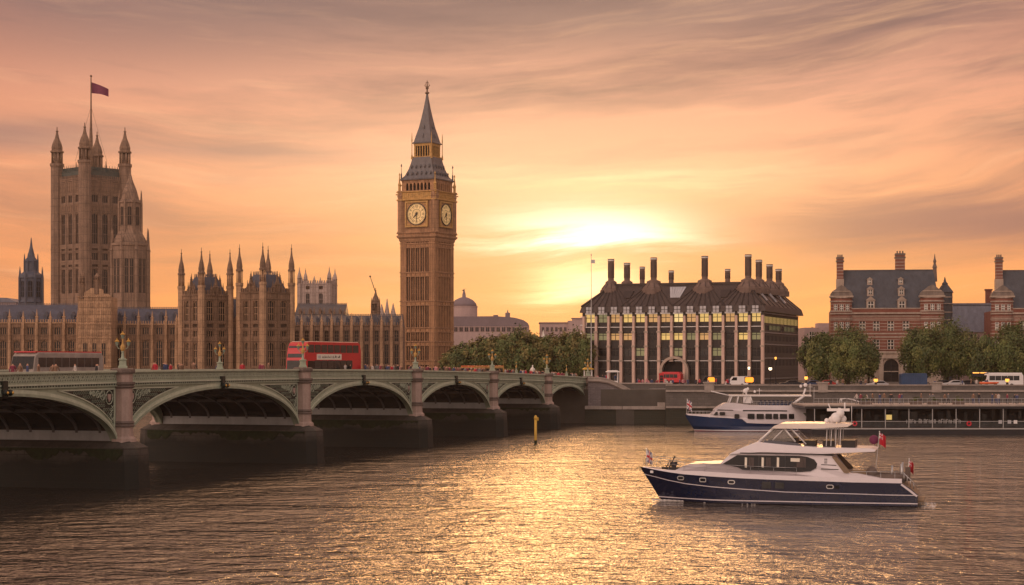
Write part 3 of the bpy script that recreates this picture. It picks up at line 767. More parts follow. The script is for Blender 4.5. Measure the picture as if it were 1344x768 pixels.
# belfry
w3 = 6.15; zb1 = cz(236)
b = MB(); b.box(-w3+.9, w3-.9, -w3+.9, w3-.9, zc1, zb1, 1)
b.sq(0, 0, [(w3+.25, zc1+.15), (w3+.25, zc1+.5), (w3, zc1+.55), (w3-.9, zc1+.56)], 0)
b.sq(0, 0, [(w3-.9, zb1-.8), (w3, zb1-.79), (w3+.05, zb1-.2), (w3+.3, zb1), (w3+.2, zb1+.1)], 0)
b.build('belfry', ['stone_clock', 'dark'], ct)
for k in range(4):
    b = MB(); n = 9
    for i in range(n+1):
        x = -w3+(2*w3)*i/n; hw = .55 if i in (0, n) else .17
        x = min(max(x, -w3+.55), w3-.55); b.box(x-hw, x+hw, -w3+.01, -w3+.6, zc1+.56, zb1-.79, 0)
    for i in range(n):
        xa, xb = -w3+2*w3*i/n, -w3+2*w3*(i+1)/n; xm = (xa+xb)/2
        for s_ in (-1, 1):
            poly = [(xm+s_*.6, zb1-.80), (xm, zb1-.80), (xm+s_*.35, zb1-1.2), (xm+s_*.5, zb1-1.9), (xm+s_*.6, zb1-1.9)]
            b.extr(poly if s_ < 0 else poly[::-1], -w3+.05, -w3+.4, 0)
    o = obj('belfry_arcade', b.mesh('belfry_arcade', ['stone_clock2']), ct); o.rotation_euler = (0, 0, k*math.pi/2)
zr1 = cz(204.5); hr = zr1-zb1
b = MB()
prof = [(w3+.55, zb1+.1), (w3+.62, zb1+.4), (w3+.1, zb1+.7), (5.4, zb1+hr*.22), (4.55, zb1+hr*.48), (3.95, zb1+hr*.75), (3.55, zr1)]
b.sq(0, 0, prof, 0); b.build('lower_roof', 'iron_roof', ct)
def wat(z):
    for (r0, a), (r1, c) in zip(prof, prof[1:]):
        if a <= z <= c: return r0+(r1-r0)*(z-a)/(c-a)
    return prof[-1][0]
for k in range(4):
    for row, (zq, nn) in enumerate(((zb1+hr*.20, 6), (zb1+hr*.50, 5))):
        for i in range(nn):
            ww = wat(zq); x = (-ww+1.2)+(2*ww-2.4)*i/(nn-1)
            b = MB(); b.box(-.24, .24, -.05, 1.1, 0, .8, 0); b.extr([(-.34, .8), (.34, .8), (0, 1.35)], -.12, 1.1, 0); b.box(-.15, .15, -.07, -.051, .1, .7, 1)
            if 'dormer' not in CACHE: CACHE['dormer'] = b.mesh('dormer', ['iron_roof', 'dark'])
            if k in (0, 1): place(obj('dormer', CACHE['dormer'], ct), k, x, -ww-.02, zq)
zl1 = cz(186.5); wl = 3.2
b = MB(); b.box(-wl+.5, wl-.5, -wl+.5, wl-.5, zr1, zl1, 1)
b.sq(0, 0, [(wl+.35, zr1-.1), (wl+.4, zr1+.25), (wl, zr1+.3)], 0); b.sq(0, 0, [(wl-.3, zl1-.8), (wl, zl1-.79), (wl+.1, zl1)], 0)
for k in range(4):
    for i in range(7):
        x = -wl+.3+(2*wl-.6)*i/6; hw = .3 if i in (0, 6) else .13
        pts = [rot4(k) @ Vector((q, r_, 0)) for q, r_ in ((x-hw, -wl+.02), (x+hw, -wl+.02), (x+hw, -wl+.4), (x-hw, -wl+.4))]
        b.prism([(p.x, p.y) for p in pts], zr1+.3, zl1-.8, 0)
b.build('lantern_stage', ['gold_stone', 'dark'], ct)
zt = cz(120)
b = MB(); hh = zt-zl1
b.sq(0, 0, [(wl+.45, zl1+.01), (wl+.5, zl1+.3), (wl+.05, zl1+.6), (2.75, zl1+hh*.16), (2.05, zl1+hh*.32), (1.4, zl1+hh*.52), (.85, zl1+hh*.72), (.42, zl1+hh*.9), (.25, zt)], 0)
for k in range(4):                             # standing seams and small lucarnes
    for zq, dx_ in ((zl1+hh*.12, 0), (zl1+hh*.3, 0)):
        p = rot4(k) @ Vector((0, -(2.9 if zq < zl1+3 else 2.15), zq)); b.lathe(p.x, p.y, [(.35, zq), (.35, zq+.7), (.02, zq+1.4)], 4, 0)
b.build('spire', 'iron_roof', ct)
b = MB(); zf = cz(102)
b.lathe(0, 0, [(.34, zt), (.75, zt+.25), (.70, zt+.6), (.28, zt+.8), (.24, zt+1.6), (.55, zt+1.9), (.55, zt+2.2), (.20, zt+2.5), (.13, zf)], 8, 0)
for k in range(4):
    a = k*math.pi/2+.4; b.tube((0, 0, zt+2.2), (.85*math.cos(a), .85*math.sin(a), zt+2.9), .14); b.tube((.75*math.cos(a), .75*math.sin(a), zt+2.9), (.45*math.cos(a), .45*math.sin(a), zt+3.5), .11)
b.tube((-.55, 0, zf-.7), (.55, 0, zf-.7), .13)
b.build('finial', 'stone_dark', ct)
for sx in (-1, 1):
    for sy in (-1, 1):
        b = MB(); x, y_ = sx*(w2-.4), sy*(w2-.4)
        b.lathe(x, y_, [(.42, zc1+.3), (.42, zc1+2.2), (.55, zc1+2.4), (.3, zc1+3.2), (.10, zc1+5.6), (.3, zc1+5.7), (.05, zc1+6.4)], 6)
        b.tube((x, y_, zc1+1.6), (sx*(w3-.2), sy*(w3-.2), zc1+2.8), .14)
        b.tube((x, y_, zc1-.9), (x+sx*.9, y_+sy*.9, zc1-.75), .22)
        b.build('corner_pinnacle', 'gold_stone', ct)
        b = MB(); x, y_ = sx*(w3+.1), sy*(w3+.1)
        b.lathe(x, y_, [(.28, zb1+.2), (.25, zb1+2.2), (.1, zb1+2.6), (.07, zb1+4.6), (.28, zb1+4.8), (.05, zb1+5.6)], 6)
        b.build('corner_finial', 'iron_roof', ct)
        b = MB(); x, y_ = sx*(wl+.5), sy*(wl+.5)
        b.lathe(x, y_, [(.36, zr1-.6), (.22, zr1+.6), (.12, zr1+1.2), (.12, zl1+.6), (.2, zl1+.8), (.05, zl1+3.6)], 6)
        b.build('lantern_finial', 'gold_stone', ct)

# ================================================================ PALACE
def facade(name, label, px0, px1, Y, zpar, rows, bay, mats, wide=.5, depth=16, ridge=None, roofmat='slate', pin=None, pinr=.33, parts=True, seed=1, crest=True, grp=None, dormers=False):
    """a long range: bays of tall windows between buttresses, string courses, traceried parapet, steep roof"""
    st, st2 = mats
    x0, x1 = PX(px0, Y), PX(px1, Y); L = x1-x0; n = max(1, round(L/bay)); bw = L/n
    t = thing(name, label, 'building', (x0, Y, 0), 0, grp)
    b = MB(); b.box(0, L, .5, depth, GZ-2, zpar, 0)
    cols = [(bw*i+bw*(1-wide)/2, bw*i+bw*(1+wide)/2) for i in range(n)]
    relief(b, 0, L, GZ-2, zpar, cols, rows, 0, .499, 0)
    for za, zb in rows:
        b.box(0, L, -.16, -.001, zb+.25, zb+.5, 0)
        b.box(0, L, -.10, -.001, za-.6, za-.4, 0)
    i = 0
    for k in range(int(L/.9)):                                    # carved panels, dozens of little shadows
        for za, zb in rows:
            if (k % 2) == 0: b.box(.2+k*.9, .2+k*.9+.35, -.07, -.0011, zb+.6, zb+1.2, 0)
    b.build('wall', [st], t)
    for k in range(n+1):
        b = MB(); zt = (pin or zpar+3.2)
        b.box(-.42, .42, -.85, -.001, GZ-2, zpar*.55+GZ*.45); b.box(-.34, .34, -.6, -.001, zpar*.55+GZ*.45, zpar+.4)
        for j in range(3): b.box(-.15, .15, -.68, -.601, GZ+3+j*4.2, GZ+6+j*4.2)
        pinnacle(b, 0, -.1, zpar+.2, zt + (.0 if k % 2 else .5), pinr)
        key = ('butt', name, k % 2)
        if key not in CACHE: CACHE[key] = b.mesh('buttress', [st2])
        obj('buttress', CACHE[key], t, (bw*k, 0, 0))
    for k in range(n):
        for j, (za, zb) in enumerate(rows):
            tall = zb-za > 3
            obj('window', window_mesh(bw*wide, zb-za, 'glass', st2, 2 if bw*wide > 1.4 else 1, 2 if tall else 0, tall, .13), t, ((cols[k][0]+cols[k][1])/2, .49, za))
    b = MB(); b.box(-.2, L+.2, -.3, .2, zpar, zpar+.35)
    x = .2
    while x < L-.2: b.box(x, x+.34, -.18, .12, zpar+.35, zpar+1.15); x += .72
    b.build('parapet', [st2], t)
    if ridge:
        b = MB(); d2 = depth/2
        b._add([(0,.3,zpar),(L,.3,zpar),(L,depth,zpar),(0,depth,zpar),(0,d2,ridge),(L,d2,ridge)], [(0,1,5,4),(2,3,4,5),(0,4,3),(1,2,5)])
        if crest:
            x = 0
            while x < L: b.box(x, x+.12, d2-.05, d2+.05, ridge-.05, ridge+.55); x += .5
            b.box(0, L, d2-.04, d2+.04, ridge+.15, ridge+.3)
        b.build('roof', [roofmat], t)
        for k in range(int(n*1.0)):
            xx = bw*(k+.5)
            b = MB(); yq = .3+ (d2-.3)*.25; zq = zpar+(ridge-zpar)*.22
            b.box(-.45, .45, yq-.4, yq+2.2, zq-.4, zq+1.0); b.extr([(-.6, zq+1.0), (.6, zq+1.0), (0, zq+2.2)], yq-.5, yq+2.2)
            if ('dorm', name) not in CACHE: CACHE[('dorm', name)] = b.mesh('dormer', [st2 if dormers else roofmat])
            obj('dormer', CACHE[('dorm', name)], t, (xx, 0, 0))
    return t, L, n, bw
PYY = 500.0
pz = lambda py, Y=PYY: PZ(py, Y)
rowsL = [(pz(492), pz(484.5)), (pz(480), pz(447)), (pz(439), pz(430))]
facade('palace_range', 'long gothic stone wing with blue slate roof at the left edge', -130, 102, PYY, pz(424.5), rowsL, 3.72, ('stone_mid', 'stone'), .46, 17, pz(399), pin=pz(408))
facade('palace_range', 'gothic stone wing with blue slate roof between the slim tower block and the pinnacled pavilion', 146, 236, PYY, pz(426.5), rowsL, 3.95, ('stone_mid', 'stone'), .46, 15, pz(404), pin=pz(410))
facade('palace_range', 'darker stone wing with close set piers between the pavilion and the clock tower', 383, 527, 540, PZ(428, 540), [(PZ(492, 540), PZ(482, 540)), (PZ(478, 540), PZ(452, 540)), (PZ(448, 540), PZ(434, 540))], 3.0, ('stone_dark', 'stone_mid'), .42, 17, PZ(413, 540), 'slate_dark', pin=PZ(404, 540), pinr=.42, seed=3)
def small_tower(name, label, px, Y, rot, w, z0, zp, rows, st, st2, roofz=None, roofmat='slate', turr=(1.3, 2.5, 9), wide=.42, ncol=3, cat='tower', gable=False, vis=(0, 1, 3), midpin=False, tmat=None):
    """square tower: walls, windows on the faces in view, battlement, corner turrets"""
    t = thing(name, label, cat, (PX(px, Y), Y, 0), rot)
    h = w/2; r, tg, th = turr
    b = MB(); b.box(-h+.5, h-.5, -h+.5, h-.5, z0, zp)
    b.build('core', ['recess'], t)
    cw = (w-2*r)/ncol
    cols = [(-h+r+cw*i+cw*(1-wide)/2, -h+r+cw*i+cw*(1+wide)/2) for i in range(ncol)]
    for k in range(4):
        ex = [(zp-2.0, zp-.7)] + [(r2[1]+1.0, r2[1]+1.9) for r2 in sorted(rows)[:-1] if r2[1] > z0+8]
        ex = [e_ for e_ in ex if all(e_[1] < r_[0]-.1 or e_[0] > r_[1]+.1 for r_ in rows)]
        ex = [e_ for i_, e_ in enumerate(ex) if all(abs(e_[0]-o_[0]) > 2.2 for o_ in ex[:i_])]
        b = MB(); relief(b, -h, h, z0, zp, cols if k in vis else [], sorted(rows+ex) if k in vis else [], -h+.001*k, .499, 0)
        for za, zb in rows:
            b.box(-h, h, -h-.18, -h-.002, zb+.4, zb+.75, 0); b.box(-h, h, -h-.10, -h-.002, za-.7, za-.45, 0)
        for i in range(ncol+1): x = -h+r+cw*i; b.box(x-.16, x+.16, -h-.22, -h-.003, z0, zp, 0)
        x = -h
        b.box(-h, h, -h-.25, -h+.2, zp, zp+.4, 0)
        while x < h-.4: b.box(x, x+.45, -h-.15, -h+.1, zp+.4, zp+1.5, 0); x += .9
        if midpin:
            pinnacle(b, 0, -h, zp+.4, zp+th*.5, .4)
        o = obj('wall', b.mesh('wall', [st]), t); o.rotation_euler = (0, 0, k*math.pi/2)
        if k in vis:
            for c0, c1 in cols:
                for za, zb in rows:
                    o = obj('window', window_mesh(c1-c0, zb-za, 'glass', st2, 1 if c1-c0 < 2.2 else 2, 2 if zb-za > 4 else 0, zb-za > 3, .16), t)
                    place(o, k, (c0+c1)/2, -h+.49, za)
    for sx in (-1, 1):
        for sy in (-1, 1):
            b = MB(); turret(b, sx*(h-.2), sy*(h-.2), r, z0, zp+tg, zp+tg+th, 0, 1)
            b.build('corner_turret', [tmat or st2, tmat or ('stone_pale' if st2 == 'stone_pale' else 'stone_dark')], t)
    if roofz:
        b = MB(); q = h-.6
        b.sq(0, 0, [(q*.95, zp-.3), (q*.93, zp+.4), (q*.52, roofz-1.6), (q*.50, roofz-1.5)], 0)
        for k in range(4):                       # iron cresting round the flat
            for i in range(9):
                p = rot4(k) @ Vector((-q*.5+q*i/8, -q*.5, 0)); b.lathe(p.x, p.y, [(.10, roofz-1.6), (.05, roofz-.5)], 4)
        b.build('roof', [roofmat], t)
        if gable:
            for k in range(4):
                hg = (roofz-zp)*.55; b = MB(); b.extr([(-1.25, zp), (1.25, zp), (1.1, zp+hg*.45), (.45, zp+hg*.8), (0, zp+hg), (-.45, zp+hg*.8), (-1.1, zp+hg*.45)], -h+.1, -h+.7)
                for sx in (-1.5, 0, 1.5): pinnacle(b, sx, -h+.2, zp+(hg*.9 if sx == 0 else .3), zp+(hg+2.4 if sx == 0 else hg), .22)
                o = obj('gable', b.mesh('gable', [st]), t); o.rotation_euler = (0, 0, k*math.pi/2)
    return t
QY = 487.0; q_ = lambda py: PZ(py, QY)
rowsP = [(q_(480), q_(450)), (q_(442), q_(435)), (q_(421), q_(396))]
small_tower('palace_pavilion', 'left of two stone pavilion towers with turrets and steep blue roof', 270, QY, R(-45), 9.8, GZ-2, q_(389), rowsP, 'stone_mid', 'stone', q_(357), 'slate', (.95, 2.8, q_(327)-q_(389)-2.8), .56, 2, gable=True, midpin=True)
small_tower('palace_pavilion', 'right of two stone pavilion towers with turrets, just left of the red bus', 348.5, QY-1, R(-43), 10.4, GZ-2, q_(386), rowsP, 'stone_mid', 'stone', q_(354), 'slate', (.95, 3.0, q_(321)-q_(386)-3.0), .52, 2, gable=True, midpin=True)
lk, *_ = facade('link_range', 'low stone link with slate roof joining the two pavilion towers', 296, 322, QY+3, q_(424), rowsP[:2], 3.0, ('stone', 'stone'), .5, 10, q_(391), pin=q_(415))
facade('link_range', 'stone link in front of the left pavilion tower joining it to the long wing', 232, 252, QY+2, q_(431), rowsP[:2], 4.0, ('stone', 'stone'), .5, 8, q_(414), pin=q_(418))
# great square tower behind with the flag
VY = 720.0; v_ = lambda py: PZ(py, VY)
vt = small_tower('great_square_tower', 'massive square gothic tower with corner turrets and flagpole at the left', 119.5, VY, R(-42), 19.6, GZ-2, v_(238),
    [(v_(386), v_(355)), (v_(343), v_(334)), (v_(322), v_(283)), (v_(268), v_(259))], 'stone_tower', 'stone_tower', None, turr=(2.5, 7.0, v_(167)-v_(238)-7.0), wide=.56, ncol=3, vis=(0, 3, 1))
b = MB(); q = 9.0                                                # iron roof with crest behind the parapet
b.sq(0, 0, [(q, v_(238)), (q, v_(227)), (q*.93, v_(226)), (q*.9, v_(222)), (q*.2, v_(221))], 0)
for k in range(4):
    for i in range(15):
        x = -q+2*q*i/14; p = rot4(k) @ Vector((x, -q, 0)); b.lathe(p.x, p.y, [(.25, v_(228)), (.05, v_(219))], 4, 0)
for px_, hz in ((-3, 205), (3, 205), (-6, 212), (6, 212)): b.lathe(px_*1.0, px_*.5, [(.4, v_(222)), (.12, v_(hz))], 6, 1)
b.build('iron_roof', [mat('verdigris_iron', (.055, .075, .07), .6, .4, .8), 'stone_dark'], vt)
for k in range(4):
    b = MB(); b.box(-8.8, 8.8, -9.86, -9.80, v_(256), v_(241), 0); b.box(-8.8, 8.8, -9.86, -9.80, v_(281), v_(271), 0)
    for i in range(12):
        x = -8.4+16.8*i/11
        b.box(x-.35, x+.35, -9.98, -9.861, v_(255), v_(242), 0); b.box(x-.35, x+.35, -9.98, -9.861, v_(280), v_(272), 0)
    o = b.build('blind_tracery', ['stone_dark'], vt); o.rotation_euler = (0, 0, k*math.pi/2)
fp = Matrix.Rotation(0, 3, 'Z') @ Vector((-9.6, -9.6, 0))
b = MB(); hx = 9.6
b.lathe(-0.0, 0, [(.9, v_(220)), (.55, v_(175)), (.34, v_(150)), (.22, v_(101)), (.5, v_(100.5)), (.5, v_(99.5)), (.05, v_(98))], 8)
for k in range(4): p = rot4(k) @ Vector((4.5, 4.5, 0)); b.tube((0, 0, v_(140)), (p.x, p.y, v_(212)), .05, n=4)
b.build('flagpole', 'stone_dark', vt)
b = MB(); n = 12; L = 6.8
vs = []
for i in range(n+1):
    f = i/n; x = .2+L*f; yo = .5*math.sin(f*7); zt_ = v_(108)-2.7*f**1.2; zb_ = v_(123)+.2-1.4*f*f
    vs += [(x, yo, zt_), (x, yo+.05, zt_), (x, yo+.05, zb_-.0), (x, yo, zb_)]
b._add(vs, [(4*k+e, 4*k+4+e, 4*k+4+(e+1)%4, 4*k+(e+1)%4) for k in range(n) for e in range(4)] + [(0,1,2,3), (4*n+3,4*n+2,4*n+1,4*n)])
fl = b.build('flag', 'maroon', vt); fl.rotation_euler = (0, 0, R(42))
# octagonal tower beside it
OY = 660.0; o_ = lambda py: PZ(py, OY)
t = thing('octagonal_tower', 'octagonal gothic lantern tower leaning against the right of the great square tower', 'tower', (PX(171, OY), OY, 0), R(8))
r = 7.0
b = MB(); b.lathe(0, 0, [(r, GZ), (r, o_(324)), (r+.4, o_(323)), (r+.4, o_(320)), (r-.6, o_(319)), (r*.62, o_(303)), (r*.60, o_(300))], 8, 0)
b.lathe(0, 0, [(r*.60, o_(300)), (r*.60, o_(268)), (r*.66, o_(266)), (r*.50, o_(262)), (r*.36, o_(250)), (r*.16, o_(238)), (.1, o_(226))], 8, 0)
b.build('body', ['stone_tower'], t)
for k in range(8):
    a = math.pi/8+2*math.pi*k/8
    b = MB(); b.lathe(r*math.cos(a), r*math.sin(a), [(.75, GZ), (.7, o_(330)), (.9, o_(329)), (.6, o_(326)), (.35, o_(312)), (.08, o_(300))], 6)
    b.lathe(r*.62*math.cos(a), r*.62*math.sin(a), [(.45, o_(312)), (.42, o_(268)), (.3, o_(262)), (.06, o_(250))], 6)
    b.tube((r*math.cos(a), r*math.sin(a), o_(322)), (r*.62*math.cos(a), r*.62*math.sin(a), o_(306)), .3, n=4)
    b.build('buttress', ['stone_tower'], t)
    a2 = a+math.pi/8; ap = r*math.cos(math.pi/8)
    if math.sin(a2) < .4:
        for (w_, za, zb, rr_) in ((1.35, o_(385), o_(340), ap), (1.35, o_(385), o_(340), ap)):
            for s_ in (-1, 1):
                o = obj('window', window_mesh(w_, zb-za, 'glass', 'stone_tower', 1, 3, True, .14), t, (rr_*math.cos(a2)-s_*.95*math.sin(a2), rr_*math.sin(a2)+s_*.95*math.cos(a2), za)); o.rotation_euler = (0, 0, a2+math.pi/2)
            break
        o = obj('window', window_mesh(1.5, o_(272)-o_(296), 'dark', 'stone_tower', 1, 1, True, .14), t, (r*.56*math.cos(a2), r*.56*math.sin(a2), o_(296))); o.rotation_euler = (0, 0, a2+math.pi/2)
# slate ventilation turret
TY = 560.0; t_ = lambda py: PZ(py, TY)
t = thing('ventilation_turret', 'dark blue grey pointed turret above the slate roof at the far left', 'turret', (PX(41, TY), TY, 0), R(10))
b = MB(); b.lathe(0, 0, [(3.6, t_(425)), (3.6, t_(398)), (3.9, t_(397)), (3.5, t_(393)), (3.5, t_(366)), (3.8, t_(365)), (3.7, t_(361)), (2.1, t_(356)), (2.1, t_(345)), (2.3, t_(343)), (1.3, t_(338)), (1.0, t_(333)), (.45, t_(324)), (.1, t_(312))], 8)
b.build('body', 'slate', t)
for k in range(8):
    a = math.pi/8+2*math.pi*k/8
    b = MB(); b.lathe(3.7*math.cos(a), 3.7*math.sin(a), [(.4, t_(402)), (.38, t_(365)), (.2, t_(360)), (.04, t_(350))], 5)
    b.lathe(2.2*math.cos(a), 2.2*math.sin(a), [(.25, t_(358)), (.22, t_(343)), (.03, t_(333))], 5); b.build('pinnacle', 'slate', t)
    a2 = a+math.pi/8
    if math.sin(a2) < .3:
        o = obj('window', window_mesh(1.5, t_(369)-t_(390), 'dark', 'slate', 1, 2, True, .14), t, (3.32*math.cos(a2), 3.32*math.sin(a2), t_(390))); o.rotation_euler = (0, 0, a2+math.pi/2)
# slim stone block with stepped gable in front of the long range
t = thing('stone_stair_block', 'weathered stone block with stepped gable and slim turret before the great tower', 'building', (PX(124, 492), 492, 0), 0)
s_ = lambda py: PZ(py, 492)
b = MB(); w_ = 4.6
b.box(-w_, w_, 0, 8, GZ-2, s_(390), 0)
b.extr([(-w_, s_(390)), (w_, s_(390)), (w_-.8, s_(386)), (w_-2.2, s_(385)), (w_-2.4, s_(380)), (1.0, s_(378)), (-1.0, s_(378)), (-2.4, s_(383)), (-w_+1, s_(386))], 0.0, 1.0, 0)
for k in range(26):
    for j in range(10):
        if (k*7+j*3) % 5 != 0: b.box(-w_+.15+k*.355, -w_+.15+k*.355+.2, -.10, -.001, s_(480)+j*2.0, s_(480)+j*2.0+1.3, 0)
for py in (390, 426, 444, 482): b.box(-w_-.1, w_+.1, -.25, -.0015, s_(py), s_(py)+.35, 0)
b.build('wall', ['stone'], t)
b = MB(); turret(b, -3.5, .4, .8, s_(392), s_(372), s_(350), 0); turret(b, .6, .6, .9, s_(386), s_(368), s_(362)+1.2, 0); b.build('gable_turret', ['stone_dark', 'stone_dark'], t)
for xx in (-2.6, 0, 2.6): obj('window', window_mesh(1.2, s_(450)-s_(478), 'glass', 'stone', 1, 2, True, .14), t, (xx, -.13, s_(478)))
# pale abbey tower, behind
AY = 700.0; a_ = lambda py: PZ(py, AY)
small_tower('abbey_tower', 'pale stone square tower with five spikes behind the red bus', 416.5, AY, R(-5), 12.2, GZ, a_(374), [(a_(408), a_(386))], 'stone_pale', 'stone_pale', None, turr=(.9, .3, a_(351)-a_(374)-.3), wide=.30, ncol=2, vis=(0,), midpin=True)
facade('abbey_nave', 'grey stone hall with slate roof behind the darker wing', 386, 452, 640, PZ(416, 640), [(PZ(430, 640), PZ(420, 640))], 4.0, ('stone_dark', 'stone_dark'), .4, 20, PZ(398, 640), 'slate_dark', pin=PZ(404, 640), dormers=True)
# dark spirelet with leaning mast
t = thing('spirelet', 'dark slender gothic spirelet with a thin leaning mast, left of the clock tower', 'spire', (PX(493, 552), 552, 0), R(10))
b = MB(); turret(b, 0, 0, 1.35, PZ(430, 552), PZ(408, 552), PZ(378, 552), 0); b.build('body', ['stone_dark', 'stone_dark'], t)
for k in range(4):
    b = MB(); a = k*math.pi/2+.5; b.lathe(1.5*math.cos(a), 1.5*math.sin(a), [(.3, PZ(420, 552)), (.25, PZ(400, 552)), (.03, PZ(390, 552))], 5); b.build('pinnacle', 'stone_dark', t)
b = MB(); b.tube((0, 0, PZ(384, 552)), (-1.7, 0, PZ(363, 552)), .14, .08, n=5); b.ball((-1.7, 0, PZ(363, 552)), .3); b.build('mast', 'blackline', t)
# pale spires beyond
for px_, zt_ in ((501, 405), (508, 398), (516, 404)):
    t = MB(); YY = 640; t.lathe(0, 0, [(1.6, PZ(440, YY)), (1.6, PZ(420, YY)), (1.8, PZ(419.5, YY)), (.9, PZ(410, YY)), (.1, PZ(zt_-6, YY))], 8)
    o = t.build('pale_spire', 'stone_pale', None, (PX(px_, YY), YY, 0)); tag(o, 'small pale stone spire, one of three just left of the clock tower', 'spire', 'small pale spires beside the clock tower')
# far left slab
t = thing('far_building', 'pale low building with grey roof behind the wing at the left edge', 'building', (PX(-20, 620), 620, 0), 0)
b = MB(); b.box(-10, 11, 0, 12, GZ, PZ(397, 620)); b.build('wall', 'far_stone', t)
b = MB(); b.extr([(-10.5, PZ(397, 620)), (11.5, PZ(397, 620)), (8, PZ(391, 620)), (-8, PZ(389, 620))], -.5, 12.5); b.build('roof', 'blue_roof', t)
# ================================================================ RIVER WALLS
def wallthing(name, label, cat='wall', **kw): return thing(name, label, cat, **kw)
WY = 329.0
t = thing('embankment_wall', 'grey granite river wall with coping running right from the bridge steps', 'wall', (PX(874, WY), WY, 0), 0)
b = MB(); b.box(0, 500, 0, 3.5, -2, 6.35); b.build('wall', 'wall', t)
b = MB(); b.box(0, 500, -.35, 0, 3.0, 3.35); b.box(0, 500, -.28, 0, 6.0, 6.35); b.build('string_course', 'coping', t)
b = MB(); b.box(0, 500, .1, .7, 6.35, 7.15); b.box(0, 500, -.05, .85, 7.15, 7.35, 1); b.build('parapet', ['wall', 'coping'], t)
for k in range(9):
    b = MB(); b.box(-.9, .9, -.25, 1.1, 5.9, 7.6); b.box(-1.05, 1.05, -.4, 1.25, 7.6, 7.85)
    b.build('parapet_pier', 'coping', t, (8+k*21.0, 0, 0))
# wing wall with the sweeping parapet of the steps
t = thing('bridge_steps_wall', 'grey purple block wall with a parapet sweeping down beside the bridge end', 'wall', (PX(772, 333), 333.5, 0), R(-8))
sx_ = 333.0/F
prof_px = [(0, 495), (14, 495), (26, 497), (38, 502), (50, 508), (62, 515), (72, 521), (82, 526), (90, 529), (108, 530)]
xs = [p*sx_ for p, q in prof_px]; ztop = [PZ(q, 331) for p, q in prof_px]
b = MB(); b.strip(xs, [3.3]*len(xs), [z-.95 for z in ztop], 0, 2.2); b.build('wall', 'wall2', t)
b = MB(); b.strip(xs, [z-.95 for z in ztop], [z-.72 for z in ztop], -.28, 2.4, 1); b.strip(xs, [z-.72 for z in ztop], [z-.16 for z in ztop], -.02, .5, 0); b.strip(xs, [z-.16 for z in ztop], ztop, -.16, .64, 0)
b.build('parapet', ['coping', 'granite_dk'], t)
b = MB(); b.box(-.5, 15.8, -1.1, 2.6, 2.7, 3.3, 0); b.box(-.5, 15.4, -.8, 2.6, -2, 2.7, 1); b.box(15.8, 16.9, -1.0, 2.6, -2, 3.9, 1); b.box(13.0, 16.2, -.7, .9, 3.3, 4.0, 0)
b.build('plinth', ['coping', 'wall'], t)
b = MB(); b.box(15.0, 16.4, 1.5, 2.9, 3.3, 6.6, 0); b.box(14.85, 16.55, 1.35, 3.05, 6.6, 6.9, 0); b.build('gate_pier', 'coping', t)
t = thing('upper_terrace_wall', 'dark grey retaining wall of the roadway above the bridge steps', 'wall', (PX(782, 338), 338, 0), R(-6))
b = MB(); b.box(0, 14.5, 0, 1, 2, 7.35); b.build('wall', 'wall', t)
b = MB(); b.box(0, 14.5, -.15, .6, 7.35, 7.6); b.build('coping', 'coping', t)
t = thing('palace_river_wall', 'stone river terrace wall below the palace, seen beyond the bridge', 'wall', (-600, 471, 0), 0)
b = MB(); b.box(0, 580, 0, 4, -2, GZ+.6); b.build('wall', 'wall', t)

# ================================================================ OFFICE BLOCK WITH CHIMNEYS
CY0 = 420.0; rot = R(-20)
cx0 = PX(1001, CY0)
W_, D_ = 44.2, 46.0
ox = cx0 - W_*math.cos(rot); oy = CY0 - W_*math.sin(rot)
ph = thing('office_block', 'dark bronze roofed office block with tall round chimneys and lit windows', 'building', (ox, oy, 0), rot)
g0 = GZ-.4
def hz(py): return PZ(py, 428.0)
eave = hz(411.5); roofz0 = hz(402); ridge = hz(372.5)
b = MB(); b.box(.6, W_-.6, .6, D_, g0, eave); b.build('core', 'bronze', ph)
nb = 14; bw = W_/nb
levels = [hz(p) for p in (497, 473.5, 454.5, 435.5, 417.0)]
arch_b = (6, 7)
for i in range(nb+1):
    if i == 7: zlow = hz(474)
    else: zlow = g0
    b = MB(); x = bw*i
    b.box(x-.33, x+.33, -.55, .6, zlow, hz(434), 0); b.box(x-.27, x+.27, -.45, .6, hz(434), hz(414.5), 0)
    b.box(x-.30, x+.30, -.36, .6, hz(414.5), hz(409), 1)
    for py in (473.5, 454.5, 435.5): b.box(x-.5, x+.5, -.64, -.3, hz(py)-.22, hz(py)+.22, 2)
    b.build('stone_pier', ['pink_pier', 'bronze', 'portland'], ph)
rr = random.Random(11)
litA = {}
